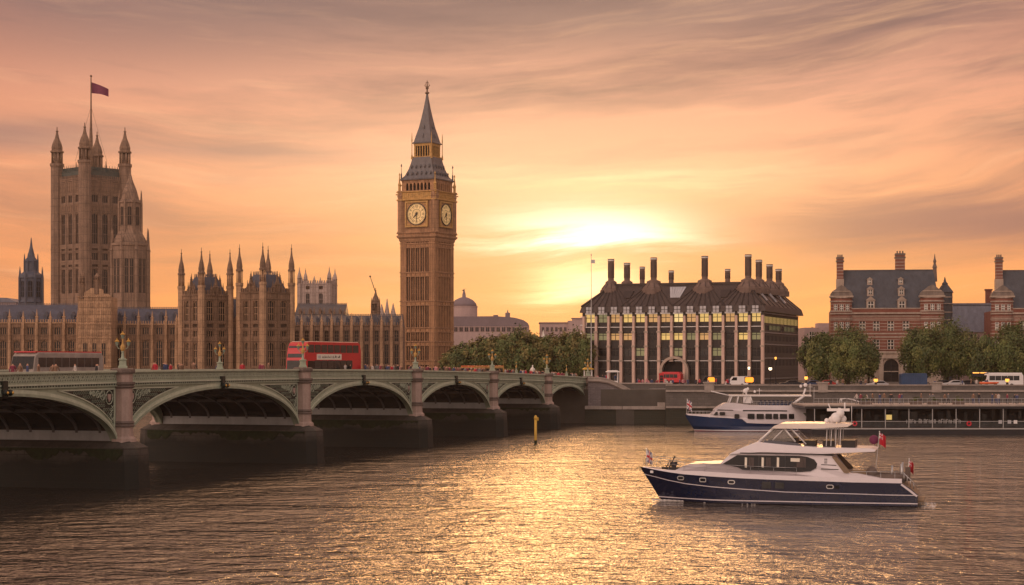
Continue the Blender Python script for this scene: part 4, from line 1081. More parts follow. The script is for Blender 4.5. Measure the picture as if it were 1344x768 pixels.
for i in range(nb):
    xm = bw*(i+.5); ww = bw-.76
    for j in range(4):
        z0_, z1_ = levels[j]+.25, levels[j+1]-.1
        if j == 0 and i in arch_b: continue
        hwin = (z1_-z0_)*.66
        gl = 'glass' if j < 2 else ('lit_dim' if rr.random() < .5 else 'glass')
        if j == 3: gl = rr.choice(['lit', 'lit2', 'lit3', 'lit']) if i not in (1,) else 'lit_dim'
        if j == 3: pass
        if j == 2 and i in (2, 3, 6, 7, 9, 12): gl = rr.choice(['lit', 'lit2'])
        if j == 1: gl = 'glass_grey' if i % 3 == 0 else ('lit_dim' if i in (7, 4, 10) else 'glass')
        hwin = {3: 2.15, 2: 2.3, 1: 2.6, 0: 3.0}[j]
        zb_ = levels[j+1]-1.0 if j < 3 else hz(421.5)
        zb_ = {3: hz(422.5), 2: hz(446), 1: hz(467), 0: hz(492)}[j]
        obj('window', window_mesh(ww-.1, hwin, gl, 'bronze', 1, 1, False, .14), ph, (xm, .55, zb_))
    # attic windows, pale, and the ones tucked under the eaves
    obj('window', window_mesh(ww*.72, 1.5, 'sky_glass', 'bronze', 1, 1, False, .12), ph, (xm, -.93, hz(410.5)))
    b = MB(); b.box(-ww/2-.1, ww/2+.1, .20, .62, 0, .5); b.box(-ww/2-.1, ww/2+.1, .30, .62, .5, 1.4)
    if 'spd' not in CACHE: CACHE['spd'] = b.mesh('spandrel', ['bronze'])
    for py in (474, 455.5, 436): obj('spandrel', CACHE['spd'], ph, (xm, 0, hz(py)-.25))
b = MB()
for py in (473.5, 429): b.box(0, W_, .05, .61, hz(py)-.08, hz(py)+.08)
b.box(-.3, W_+.3, -.15, .62, eave-.1, eave+.35)
b.build('cornice', 'steel', ph)
# entrance arch
xa = bw*7.22; b = MB(); n = 16; r1, r0 = 3.55, 2.95; zc_ = hz(487)
vs = []
for k in range(n+1):
    a = math.pi*k/n
    for (r_, y_) in ((r0, -.9), (r1, -.9), (r1, .58), (r0, .58)): vs.append((xa+r_*math.cos(a), y_, zc_+r_*math.sin(a)))
b._add(vs, [(4*k+e, 4*k+(e+1)%4, 4*k+4+(e+1)%4, 4*k+4+e) for k in range(n) for e in range(4)])
b.box(xa-r1, xa-r0, -.9, .58, g0, zc_); b.box(xa+r0, xa+r1, -.9, .58, g0, zc_)
b.build('entrance_arch', 'portland', ph)
b = MB(); disc(b, 2.95, .50, .56, 0, 24, xa, zc_); b.box(xa-2.95, xa+2.95, .49, .57, g0, zc_); b.build('entrance_void', 'dark', ph)
# right side wall, fins and window bands
nf = 40; fd = D_/nf
def fin_mesh():
    b = MB(); b.box(-.05, .13, -.08, .08, g0, eave); return b.mesh('fin', ['granite_dk'])
fm = fin_mesh()
for i in range(nf+1): obj('fin', fm, ph, (W_-.55, .6+(D_-.6)*i/nf, 0))
for j, (pa, pb, gl) in enumerate(((424, 415.5, 'lit'), (433, 427, 'lit_dim'), (447, 440, 'glass_grey'), (463, 455, 'glass'), (480, 472, 'glass_grey'))):
    for i in range(10):
        o = obj('window', window_mesh((D_-.6)/10-.25, hz(pb)-hz(pa), gl if (i*7+j) % 4 or j != 1 else 'glass', 'bronze', 3, 0, False, .1), ph, (W_-.56, .6+(D_-.6)*(i+.5)/10, hz(pa))); o.rotation_euler = (0, 0, math.pi/2)
b = MB()
for py in (497, 470, 452, 436.5, 411): b.box(W_-.6, W_-.35, .6, D_, hz(py)-.15, hz(py)+.15)
b.build('side_band', 'steel', ph)
# corner: left side steps (bay balconies seen in profile)
b = MB()
for py in (481, 470, 459, 448, 437, 426, 415, 407): b.box(-1.0, .6, .2, D_-1, hz(py)-.12, hz(py)+.12)
b.build('side_band', 'steel', ph)
# roof
ins = 4.8
b = MB()
def rp(x, y, z): return (x, y, z)
a0 = [(-.9,-.9,eave+.35),(W_+.9,-.9,eave+.35),(W_+.9,D_+.5,eave+.35),(-.9,D_+.5,eave+.35)]
a1 = [(-.5,-.5,roofz0),(W_+.5,-.5,roofz0),(W_+.5,D_+.2,roofz0),(-.5,D_+.2,roofz0)]
xi0, xi1, yi0, yi1 = 5.6, W_-5.2, 5.4, D_-5.6
a2 = [(xi0,yi0,ridge),(xi1,yi0,ridge),(xi1,yi1,ridge),(xi0,yi1,ridge)]
for lo_, hi__ in ((a0, a1), (a1, a2)):
    b._add(lo_+hi__, [(0,1,5,4),(1,2,6,5),(2,3,7,6),(3,0,4,7)])
b._add(a2, [(0,1,2,3)]); b._add(a0, [(3,2,1,0)])
b.build('roof', 'bronze_roof', ph)
def on_front(x, s): return Vector((x, -.5+(yi0+.5)*s, roofz0+(ridge-roofz0)*s+.05))
def on_side(y, s): return Vector((W_+.5+(xi1-W_-.5)*s, y, roofz0+(ridge-roofz0)*s+.05))
b = MB()
for i in range(nb*2+1):
    x = W_*i/(nb*2); f = (x-W_/2)/(W_/2); xt = W_/2 + f*(W_/2-5.6)
    p, q = on_front(x, 0), on_front(xt, 1)
M['chimney_bronze'] = mat('chimney_bronze', (.17, .115, .095), .65, .3, .5, .3, streak=.4)
chim = [(802,340,1,0),(823,345,1,1),(843,350,0,1),(858,338,2,0),(881,355,0,1),(925,336,2,0),(955,353,0,1),(982,334,2,0),(996,341,1,1),(1010,347,1,1),(1022,353,1,1)]
mains = []
for (cpx, cpt, kind, back) in chim:
    pass
def local_at(px, ylocal):                       # local x of a photo column on the line y = ylocal of the block
    k = (px-672.0)/F; c_, s_ = math.cos(rot), math.sin(rot)
    return (k*(oy+c_*ylocal) - ox + s_*ylocal)/(c_-k*s_)
fr_main = [local_at(p, yi0+.6) for p in (804, 858, 925, 981)]
for xc in fr_main:                               # ribs fanning out of each chimney foot down to the eaves
    for k in range(-4, 5):
        x0_ = xc+k*bw*.5*1.02
        if -.3 < x0_ < W_+.3: b.tube(on_front(x0_, .0), on_front(xc+k*.38, .93), .20 if k % 2 == 0 else .11, .12, n=4)
for k in range(9):
    y0_ = 1+ (D_-2)*k/8.; b.tube(on_side(y0_, 0), on_side(6+(D_-12)*k/8., .97), .17, .12, n=4)
b.box(xi0-.2, xi1+.2, yi0-.25, yi0+.2, ridge-.1, ridge+.45); b.box(xi1-.2, xi1+.25, yi0, yi1, ridge-.1, ridge+.449)
b.tube((W_+.5, -.5, roofz0+.1), (xi1, yi0, ridge+.1), .28, n=6); b.tube((-.5, -.5, roofz0+.1), (xi0, yi0, ridge+.1), .28, n=6)
b.build('roof_ribs', 'bronze_rib', ph)
for xc, wd, gl in ((local_at(888, 3.0), 3.9, 'sky_glass'), (local_at(825, 3.0), 2.4, 'bronze_rib'), (local_at(952, 3.0), 2.4, 'bronze_rib')):
    b = MB(); vs = []
    for (dx_, s__) in ((-wd*.30, .36), (wd*.30, .36), (wd*.52, .86 if gl == 'sky_glass' else .7), (-wd*.52, .86 if gl == 'sky_glass' else .7)):
        p = on_front(xc+dx_, s__); vs.append((p.x, p.y-.15, p.z+.15))
    vs2 = [(x, y+.4, z-.3) for x, y, z in vs]
    b._add(vs+vs2, [(0,1,2,3),(7,6,5,4),(0,4,5,1),(1,5,6,2),(2,6,7,3),(3,7,4,0)])
    if gl == 'sky_glass':
        for k in range(1, 6):
            f = k/6; p = [vs[0][j]+(vs[1][j]-vs[0][j])*f for j in range(3)]; q = [vs[3][j]+(vs[2][j]-vs[3][j])*f for j in range(3)]
            b.tube((p[0], p[1]-.05, p[2]), (q[0], q[1]-.05, q[2]), .05, n=4, mi=1)
    b.build('skylight', [gl, 'steel'], ph)
for k in range(3):                               # slanting glass strips on the right roof slope
    b = MB(); y0_ = 9+k*11
    p = [on_side(y0_, .25), on_side(y0_+1.6, .25), on_side(y0_+4.8, .8), on_side(y0_+3.2, .8)]
    vs = [(q.x+.12, q.y, q.z+.12) for q in p]; vs2 = [(x-.3, y, z-.3) for x, y, z in vs]
    b._add(vs+vs2, [(0,1,2,3),(7,6,5,4),(0,4,5,1),(1,5,6,2),(2,6,7,3),(3,7,4,0)]); b.build('skylight', 'sky_glass', ph)
for (cpx, cpt, kind, back) in chim:
    if back == 0: yl = yi0+.6
    else: yl = {823: 14, 843: 22, 881: 26, 955: 26, 996: 17, 1010: 27, 1022: 36}[cpx]
    xl = local_at(cpx, yl)
    p = Vector((ox, oy, 0)) + Vector((math.cos(rot)*xl - math.sin(rot)*yl, math.sin(rot)*xl + math.cos(rot)*yl, 0))
    zt = PZ(cpt, p.y); r = .75 if kind else .64
    b = MB(); zb_ = ridge-.6 if back == 0 else ridge-.3
    if kind:
        s_ = 1.0 if kind == 2 else .82
        b.lathe(xl, yl, [(3.3*s_, zb_-1.8), (3.3*s_, zb_-.5), (2.95*s_, zb_-.4), (2.9*s_, zb_-.05), (2.2*s_, zb_+.5), (1.75*s_, zb_+1.0), (1.7*s_, zb_+1.5), (r*1.1, zb_+1.9)], 12, 0, False)
        for q in range(10):
            a = 2*math.pi*q/10; b.tube((xl+2.95*s_*math.cos(a), yl+2.95*s_*math.sin(a), zb_-.1), (xl+1.8*s_*math.cos(a), yl+1.8*s_*math.sin(a), zb_+1.0), .08, n=4, mi=1)
    b.lathe(xl, yl, [(r, ridge-.5), (r*.96, zt-.9), (r*1.06, zt-.89), (r*1.1, zt)], 16, 0, False)
    for q in range(16):
        a = 2*math.pi*q/16; b.tube((xl+r*math.cos(a), yl+r*math.sin(a), zb_+2.5), (xl+r*math.cos(a), yl+r*math.sin(a), zt-1.0), .05, n=4, mi=1)
    b.lathe(xl, yl, [(r*1.02, zt-.55), (r*1.16, zt-.5), (r*1.16, zt-.25), (r*1.02, zt-.2)], 16, 2)
    b.build('chimney', ['chimney_bronze', 'bronze_roof', 'white_frame'], ph)
# flagpole
t = MB(); t.lathe(0, 0, [(.16, 0), (.11, 15), (.06, PZ(336, 425)-6.4), (.14, PZ(335, 425)-6.3), (.02, PZ(334, 425)-6.2)], 8)
t.box(0, .9, -.02, .02, PZ(338, 425)-7.8, PZ(338, 425)-6.9)
o = t.build('flagpole', 'steel', None, (PX(776, 425), 425, GZ)); tag(o, 'tall thin white flagpole at the left of the dark office block', 'flagpole')

# ================================================================ RED BRICK POLICE-STYLE MANSION BLOCKS
NY = 470.0; n_ = lambda py: PZ(py, NY); KN = NY/F
def mansion(pxL, label, full=True):
    t = thing('brick_mansion', label, 'building', (PX(pxL, NY), NY, 0), R(-8))
    def X(px): return (px-1089)*KN
    L = X(1238); wt = n_(408)
    D = 17
    b = MB()
    b.box(.4, L-.4, .35, D, GZ-1, wt-.01, 0)
    b.build('wall', ['brick', 'portland'], t)
    cols = [(X(c)-.85, X(c)+.85) for c in (1131, 1149, 1167.5, 1187, 1212)]
    b = MB()
    relief(b, X(1117), X(1206), n_(460), wt-.9, cols[:4], [(n_(458), n_(446)), (n_(434.5), n_(422))], 0, .349, 0)
    for py in (462, 443, 438.5, 419, 415): b.box(X(1117), X(1206), -.05, -.001, n_(py)-.09, n_(py)+.14, 1)
    for k in range(12): b.box(X(1117), X(1206), -.02, -.0012, n_(459)+k*.85, n_(459)+k*.85+.16, 1)
    b.box(X(1115), X(1208), -.5, .34, wt-.9, wt-.45, 1); b.box(X(1115), X(1208), -.25, .33, wt-.45, wt+.45, 0); b.box(X(1115), X(1208), -.35, .4, wt+.45, wt+.7, 1)
    b.build('brick_front', ['brick', 'portland'], t)
    b = MB(); relief(b, X(1117), X(1206), GZ-1, n_(461), [(X(c)-.8, X(c)+.8) for c in (1131, 1149, 1187)]+[(X(1168)-2.0, X(1168)+2.0)], [(n_(503.3), n_(474)), (n_(472), n_(470))] if False else [(n_(485), n_(473))], -.1, .449, 0)
    b.box(X(1117), X(1206), -.45, -.101, n_(464), n_(461.5), 0); b.box(X(1117), X(1206), -.2, -.102, n_(488), n_(487), 0)
    b.box(X(1150), X(1187), -.9, -.103, n_(470.5), n_(467.5), 0)
    for c in (1155, 1181): b.box(X(c)-.5, X(c)+.5, -.8, -.104, GZ-1, n_(470.5), 0)
    b.build('stone_base', ['portland'], t)
    # arched doorway
    xd = X(1168); b = MB(); r = 1.9; zc_ = n_(481)
    disc(b, r, -.16, -.105, 0, 20, xd, zc_); b.box(xd-r, xd+r, -.15, -.106, GZ-.4, zc_)
    for k in range(12):
        a0_, a1_ = math.pi*k/12, math.pi*(k+1)/12
        b.tube((xd+2.15*math.cos(a0_), -.3, zc_+2.15*math.sin(a0_)), (xd+2.15*math.cos(a1_), -.3, zc_+2.15*math.sin(a1_)), .28, n=5, mi=1)
    for q in (-2.15, 2.15): b.tube((xd+q, -.3, GZ), (xd+q, -.3, zc_), .28, n=5, mi=1)
    b.box(xd-.06, xd+.06, -.2, -.161, GZ-.4, zc_+1.8, 2)
    for k in range(4): b.box(xd-1.8, xd+1.8, -.19, -.1605, GZ+.9+k*.9, GZ+.96+k*.9, 2)
    b.build('arched_door', ['dark', 'portland', 'blackline'], t)
    for c0, c1 in cols[:4]:
        for za, zb in ((n_(458), n_(446)), (n_(434.5), n_(422))):
            obj('window', window_mesh(c1-c0, zb-za, 'glass_grey', 'white_frame', 1, 2, False, .2), t, ((c0+c1)/2, .30, za))
    for c in (1131, 1149, 1187): obj('window', window_mesh(1.5, n_(473)-n_(485), 'glass_grey', 'white_frame', 1, 1, False, .16), t, (X(c), .32, n_(485)))
    # corner bays, round fronted, with shell gables
    for cxp, w0 in ((1104, 14.0), (1220, 15.0)):
        xc = X(cxp); r = w0*KN
        b = MB(); pl = [(xc+r*math.cos(math.pi+math.pi*k/8)*1.0, .3+.62*r*math.sin(math.pi+math.pi*k/8)) for k in range(9)]
        b.prism(pl, GZ-1, n_(461), 1); b.prism(pl, n_(461), n_(391), 0)
        pl2 = [(xc+(x-xc)*1.07, .3+(y-.3)*1.12) for x, y in pl]
        for py in (461, 443, 438, 419, 412, 409, 396, 391): b.prism(pl2, n_(py)-.12, n_(py)+.22, 1)
        for k in range(16): b.prism([(xc+(x-xc)*1.012, .3+(y-.3)*1.02) for x, y in pl], n_(459)+k*.85, n_(459)+k*.85+.16, 1)
        b.build('corner_bay', ['brick', 'portland'], t)
        b = MB(); z0_ = n_(391)+.2
        b.extr([(xc-r*1.05, z0_), (xc+r*1.05, z0_), (xc+r*1.0, z0_+.9), (xc+r*.8, z0_+1.6), (xc+r*.55, z0_+2.0), (xc+r*.3, z0_+2.7), (xc, z0_+3.1), (xc-r*.3, z0_+2.7), (xc-r*.55, z0_+2.0), (xc-r*.8, z0_+1.6), (xc-r*1.0, z0_+.9)], -1.2, 1.5, 0)
        b.box(xc-r*1.1, xc+r*1.1, -1.5, 1.4, z0_-.1, z0_+.3, 1); b.box(xc-r*.8, xc+r*.8, -1.35, 1.3, z0_+1.35, z0_+1.6, 1)
        b.build('shell_gable', ['gable_stone', 'portland'], t)
        for dx_, rzz in ((-.55, -.55), (0, 0), (.55, .55)):
            for za, zb in ((n_(408), n_(400)), (n_(434), n_(423)), (n_(457), n_(447))):
                a = math.pi*1.5+dx_
                o = obj('window', window_mesh(.95, zb-za, 'glass_grey', 'white_frame', 1, 2, False, .16), t, (xc+r*1.01*math.cos(a), .3+.62*r*1.03*math.sin(a), za)); o.rotation_euler = (0, 0, dx_*.65)
    # roof
    rz_ = n_(354); b = MB()
    xl, xr = X(1099), X(1232); xl2, xr2 = X(1107), X(1225)
    b._add([(xl,.4,wt),(xr,.4,wt),(xr,D,wt),(xl,D,wt),(xl2,D*.42,rz_),(xr2,D*.42,rz_)], [(0,1,5,4),(2,3,4,5),(0,4,3),(1,2,5)])
    b.box(xl2, xr2, D*.42-.12, D*.42+.12, rz_-.1, rz_+.25, 0); b.build('roof', ['slate_dark'], t)
    def ry(z): return .4+(D*.42-.4)*(z-wt)/(rz_-wt)
    for c in (1142, 1182):
        for py, s_ in ((404.5, 1.0), (386.5, .72), (371.5, .55)):
            z_ = n_(py); y_ = ry(z_); x_ = X(c)
            w_ = .95*s_; b = MB()
            b.box(-w_-.15, w_+.15, -.35, 3, -.4, 2.0*s_, 0); b.extr([(-w_-.35, 2.0*s_), (w_+.35, 2.0*s_), (w_*.6, 2.7*s_), (0, 3.1*s_), (-w_*.6, 2.7*s_)], -.5, 3, 0)
            d_ = b.build('dormer', ['portland'], t, (x_, y_, z_))
            obj('window', window_mesh(w_*1.6, 1.6*s_, 'glass_grey', 'white_frame', 1, 1, False, .14), d_, (0, -.36, .1))
    # chimneys
    for cxp, wd, zt_, zb_, yq in ((1103.5, 4.2, 336, 375, 6), (1182.5, 6.0, 331, 372, 8.5)):
        b = MB(); w_ = wd*KN
        z0_, z1_ = n_(zb_), n_(zt_)
        b.box(X(cxp)-w_*1.15, X(cxp)+w_*1.15, yq-1.6, yq+1.6, z0_-6, z0_+2.0, 1)
        b.box(X(cxp)-w_, X(cxp)+w_, yq-1.2, yq+1.2, z0_+2.0, z1_, 0)
        for k in range(6): b.box(X(cxp)-w_-.03, X(cxp)+w_+.03, yq-1.23, yq+1.23, z0_+2.4+k*.85, z0_+2.6+k*.85, 1)
        b.box(X(cxp)-w_-.2, X(cxp)+w_+.2, yq-1.4, yq+1.4, z1_-1.3, z1_-.9, 2); b.box(X(cxp)-w_-.14, X(cxp)+w_+.14, yq-1.33, yq+1.33, z1_-.5, z1_, 2)
        for k in range(3): b.lathe(X(cxp)-w_*.6+k*w_*.6, yq, [(.22, z1_), (.18, z1_+.7)], 8, 2)
        b.build('chimney', ['brick', 'portland', 'granite_dk'], t)
    b = MB(); b.lathe(X(1227), D*.42, [(.7, rz_-3), (.5, n_(352)), (.65, n_(350)), (.3, n_(345)), (.45, n_(342)), (.2, n_(338)), (.05, n_(332))], 8); b.build('ridge_finial', 'granite_dk', t)
    if full:
        b = MB(); xq = X(1241)
        b.lathe(xq, 9, [(2.0, GZ), (2.0, n_(400)), (2.3, n_(399)), (2.0, n_(398)), (2.0, n_(384)), (2.3, n_(383)), (1.9, n_(380)), (1.0, n_(374)), (.8, n_(373)), (.8, n_(371)), (.4, n_(369)), (.05, n_(362))], 12, 0)
        for py in (399, 390, 383, 410, 420): b.lathe(xq, 9, [(2.1, n_(py)), (2.1, n_(py)+.3)], 12, 1)
        b.build('round_turret', ['slate_dark', 'portland'], t)
    return t
mansion(1089, 'red brick mansion block with white bands and arched doorway between the trees')
mansion(1300, 'red brick mansion block with white bands cut by the right edge of the view')
t = thing('slate_roofed_hall', 'grey building with pale blue mansard roof between the two brick mansion blocks', 'building', (PX(1249, 490), 490, 0), R(-8))
m2 = lambda py: PZ(py, 490)
b = MB(); L = PX(1303, 490)-PX(1249, 490); b.box(0, L, 0, 18, GZ-1, m2(436)); b.build('wall', 'far_stone', t)
b = MB(); b._add([(-.4,-.5,m2(436)),(L+.4,-.5,m2(436)),(L+.4,18,m2(436)),(-.4,18,m2(436)),(.6,3,m2(400)),(L-.2,3,m2(400)),(L-.2,15,m2(400)),(.6,15,m2(400))], [(0,1,5,4),(1,2,6,5),(2,3,7,6),(3,0,4,7),(4,5,6,7)])
b.box(.3, L, 2.7, 3.1, m2(400), m2(399)+.3)
b.build('roof', 'blue_roof', t)
for k in range(3): obj('window', window_mesh(1.9, 6.5, 'glass_grey', 'white_frame', 1, 3, False, .2), t, (2.2+k*3.6, -.05, m2(470)))
b = MB(); b.box(L-1.8, L-.2, 3, 4.5, m2(405), m2(381)); b.box(L-2.0, L, 2.8, 4.7, m2(381), m2(379)); b.build('chimney', 'brick', t)

# ================================================================ FAR BUILDINGS IN THE MIDDLE
DY = 760.0; d_ = lambda py: PZ(py, DY)
t = thing('domed_building', 'pale pinkish stone drum with a shallow dome right of the clock tower', 'building', (PX(609, DY), DY, 0), 0)
b = MB(); r = 17.5*DY/F; b.lathe(0, 0, [(r, GZ), (r, d_(404)), (r*1.03, d_(403)), (r*1.03, d_(402))], 32, 0); b.build('drum', 'far_stone', t)
b = MB(); b.lathe(0, 0, [(r*.98, d_(402)), (r*.9, d_(398)), (r*.68, d_(394)), (r*.35, d_(391)), (.8, d_(390)), (.7, d_(386)), (.1, d_(379))], 32, 0, True); b.build('dome', 'far_roof', t)
t = thing('long_hall', 'long pale hall with a rounded barrel roof end behind the trees', 'building', (PX(592, DY-20), DY-20, 0), 0)
L = 100*DY/F; dd = lambda py: PZ(py, DY-20)
b = MB(); b.box(0, L, 0, 30, GZ, dd(429)); b.box(-3, L*.62, -3, 10, GZ, dd(436));
for k in range(24): b.box(1+k*1.3, 1.5+k*1.3, -.2, -.001, dd(434), dd(429.5), 0)
b.box(-.2, L+.1, -.4, -.002, dd(429.5), dd(428.5)); b.build('wall', 'far_stone', t)
b = MB(); b.extr([(0, dd(428)), (L, dd(428)), (L-.6, dd(424)), (L-2.5, dd(420)), (L-6, dd(417)), (L-9, dd(416)), (L-14, dd(415)), (0, dd(415.5))], .2, 28)
b.box(L-10, L-8, 5, 8, dd(416), dd(410)); b.box(L-15, L-13, 5, 8, dd(416), dd(413)); b.lathe(L-9, 6.5, [(.5, dd(411)), (.1, dd(406))], 6); b.build('roof', 'far_roof', t)
for k in range(14): obj('window', window_mesh(1.5, 2.2, 'glass_grey', 'far_stone', 1, 0, False, .1), t, (2+k*2.2, -.22, dd(425)-3.2))
t = thing('flat_topped_building', 'low pale building on the skyline between the trees and the office block', 'building', (PX(709, DY), DY, 0), 0)
b = MB(); b.box(0, 20, 0, 20, GZ, d_(424)); b.box(12, 22, -2, 12, GZ, d_(421)); b.box(14, 30, 3, 12, GZ, d_(418)); b.build('wall', 'far_stone', t)
b = MB(); b.box(-.4, 11.8, -.4, 20, d_(424), d_(423)); b.box(13.6, 30, 2.6, 12.5, d_(418), d_(417)); b.build('roof', 'far_roof', t)
for k in range(6): obj('window', window_mesh(1.1, 1.8, 'glass_grey', 'far_stone', 1, 0, False, .1), t, (1.2+k*1.9, -.03, d_(424)-3.6))
t = MB(); yy = 600; t.lathe(0, 0, [(1.3, GZ), (1.3, PZ(447, yy)), (.9, PZ(446.5, yy)), (.75, PZ(442, yy)), (.35, PZ(438, yy)), (.05, PZ(433, yy))], 8)
o = t.build('church_spire', 'white_frame', None, (PX(713, yy), yy, 0)); tag(o, 'small white pointed spire showing among the middle trees', 'spire')
# shed / low block right of the office block
t = thing('low_block', 'low dark building between the office block and the brick mansion', 'building', (PX(1056, 500), 500, 0), 0)
b = MB(); b.box(0, 14, 0, 12, GZ, PZ(430, 500)); b.box(4, 8, 1, 6, PZ(430, 500), PZ(424, 500)); b.build('wall', 'far_stone', t)
for k in range(4): obj('window', window_mesh(1.4, 2, 'glass_grey', 'white_frame', 1, 1, False, .12), t, (2+k*3.2, -.02, PZ(445, 500)))

# ================================================================ TREES
def crown_mesh(seed, rx, ry, rz, nclump, nleaf, leaf, cols, ragged=.22):
    rr = random.Random(seed); b = MB()
    for c in range(nclump):
        while True:
            p = Vector((rr.uniform(-1,1), rr.uniform(-1,1), rr.uniform(-1,1)))
            if .25 < p.length < 1: break
        p = p * (1+rr.uniform(-ragged, ragged*.6)/max(p.length, .3)*p.length)
        cr = rr.uniform(.14, .30); mi = rr.choices([0, 1, 2], [5, 3, 4])[0]
        if p.z < -.55: p.x *= .8; p.y *= .8
        for i in range(nleaf):
            q = Vector((rr.gauss(0, .5), rr.gauss(0, .5), rr.gauss(0, .45))) * cr
            cx, cy, cz_ = (p.x+q.x)*rx, (p.y+q.y)*ry, (p.z+q.z*1.1)*rz
            s_ = leaf*rr.uniform(.6, 1.3)
            n = (Vector((rr.gauss(0, 1), rr.gauss(0, 1), rr.gauss(.4, 1)))*.55 + (p+q).normalized()).normalized()
            a = n.orthogonal().normalized(); d = n.cross(a); an = rr.uniform(0, 6.28)
            e1 = (a*math.cos(an)+d*math.sin(an))*s_; e2 = (d*math.cos(an)-a*math.sin(an))*s_*.7
            C_ = Vector((cx, cy, cz_)); m_ = mi if rr.random() < .9 else rr.choice([0, 1, 2])
            b._add([C_-e1, C_-e2*.8, C_+e1*.9, C_+e2], [(0,1,2,3)], m_)
    return b.mesh('crown', cols)
def trunk_mesh(seed, h, r, spread):
    rr = random.Random(seed); b = MB()
    b.tube((0,0,-.3), (.1,0,h*.45), r*1.25, r*.8, n=8); b.tube((.1,0,h*.44), (.0,.1,h*.75), r*.8, r*.45, n=7)
    for k in range(9):
        a = k*2.4; z0_ = h*rr.uniform(.34, .68); L = spread*rr.uniform(.5, .9)
        m_ = (L*.5*math.cos(a), L*.5*math.sin(a), z0_+L*.35); e = (L*math.cos(a), L*math.sin(a), z0_+L*.75)
        b.tube((.05,0,z0_), m_, r*.38, r*.24, n=5); b.tube(m_, e, r*.24, r*.07, n=5)
    return b.mesh('trunk', ['bark'])
def tree(label, px, Y, top_py, wpx, seed, base=GZ, leafs=('leafA','leafB','leafC'), nclump=190, nleaf=84, leaf=.215, share=None, grp=None, low=.22, sy=1.0):
    top = PZ(top_py, Y); h = top-base; rx = wpx*Y/F/2
    t = thing('tree', label, 'tree', (PX(px, Y), Y, base), random.Random(seed).uniform(0, 6), grp)
    zl = h*low; rz = (h-zl)/2/1.05
    key = share if share is not None else ('cr', seed)
    if key not in CACHE: CACHE[key] = crown_mesh(seed, 1, 1, 1, nclump, nleaf, leaf/rx, leafs)
    o = obj('crown', CACHE[key], t, (0, 0, zl+rz)); o.scale = (rx, rx*sy, rz)
    ko = ('tr', share if share is not None else seed)
    if ko not in CACHE: CACHE[ko] = trunk_mesh(seed, 10, .34, 4.5)
    o = obj('trunk', CACHE[ko], t); o.scale = (h/13, h/13, h/11)
    return t
g_ = 'plane trees along the embankment'
tree('green tree just right of the office block, left of the leafier pair', 1074, 385, 432, 50, 1, grp=g_, low=.07)
tree('broad green tree hiding the left end of the brick mansion', 1113, 380, 424, 64, 2, grp=g_, low=.06, nclump=210)
tree('full green tree in front of the right corner of the brick mansion', 1208, 385, 428, 52, 3, grp=g_, low=.09)
tree('tall green tree before the grey slate roofed hall', 1243, 388, 418, 66, 4, grp=g_, low=.09, nclump=210)
tree('dark green tree between the slate roofed hall and the right hand mansion', 1290, 383, 437, 50, 5, grp=g_, low=.08)
tree('large green tree at the right edge before the second mansion', 1328, 380, 424, 60, 6, grp=g_, low=.08, nclump=210)
tree('dark green tree past the right edge of the view', 1378, 380, 426, 62, 7, grp=g_, low=.08)
tree('small dark tree low beside the entrance arch of the mansion', 1140, 400, 452, 30, 8, grp=g_, low=.2)
for k in range(8):                                # a darker second row well behind
    tree('dark background tree standing behind the front row by the mansions', 1258+k*18, 430, 452+4*math.sin(k*2), 36, 20+k % 2, leafs=('leafC','leafA','leafC'), share=('dk', k % 2), grp='dark trees behind the embankment row')
mid = [(612,445,448,48),(634,440,441,50),(655,436,437,52),(682,434,434,54),(705,436,443,46),(722,440,440,48),(744,436,438,50),(762,432,436,40),
       (625,520,452,56),(650,515,440,60),(672,520,437,60),(696,520,436,54),(736,520,434,60),(757,515,435,46),(598,500,458,40),(779,470,452,44)]
for k, (px_, Y_, tp, wd) in enumerate(mid):
    tree('broad green tree in the dense park grove between the clock tower and the office block', px_, Y_, tp, wd, 40+k % 5, leafs=('leafA','leafD','leafC') if px_ < 690 else ('leafD','leafB','leafA'), share=('md', k % 5), grp='grove of trees behind the bridge', low=.08, nclump=130, nleaf=60, leaf=.34)
for k in range(9):
    tree('far tree on the low skyline right of the office block', 1050+k*9-14, 640, 426+3*math.sin(k*1.7), 22, 60, leafs=('leafC','leafA','leafC'), share='fr', grp='far trees beside the low block', low=.05, nclump=60, nleaf=30, leaf=.5)
# ================================================================ PONTOON
PY0 = 283.0; kp = PY0/F; pp = lambda py: PZ(py, PY0)
pon = thing('river_pontoon', 'long dark floating pier with grey roof deck and glass sides by the embankment', 'pier', (PX(1066, PY0), PY0, 0), 0)
L = 46.0; DD = 13.0
b = MB(); b.box(0, L, 0, DD, -.5, pp(562.5)); b.box(-.1, L+.1, -.12, DD+.1, pp(563.5), pp(562), 1); b.build('hull', ['blackline', 'steel'], pon)
b = MB(); b.box(0, L, .6, DD, pp(562), pp(561)); b.build('lower_deck', 'teak', pon)
b = MB(); b.box(-1.2, L+1, -.5, DD+.5, pp(536.5), pp(532.0)); b.box(-1.3, L+1.1, -.62, DD+.6, pp(533.2), pp(531.3), 1); b.build('roof_deck', ['blackline', 'coping'], pon)
b = MB(); b.box(1, L-1, 4.2, DD-1, pp(561), pp(536.5), 0)
rr = random.Random(5)
for k in range(30):
    x = 2+k*1.45; b.box(x, x+rr.uniform(.5, 1.2), 4.05, 4.18, pp(561)+rr.uniform(.2, .8), pp(536.5)-rr.uniform(.3, 1.2), 1+k % 2)
b.build('cabin', ['dark', 'glass_grey', 'glass'], pon)
for k in range(13):
    b = MB(); b.box(-.06, .06, .1, .22, pp(562), pp(536.5)); b.build('post', 'steel', pon, (.4+k*3.75, 0, 0))
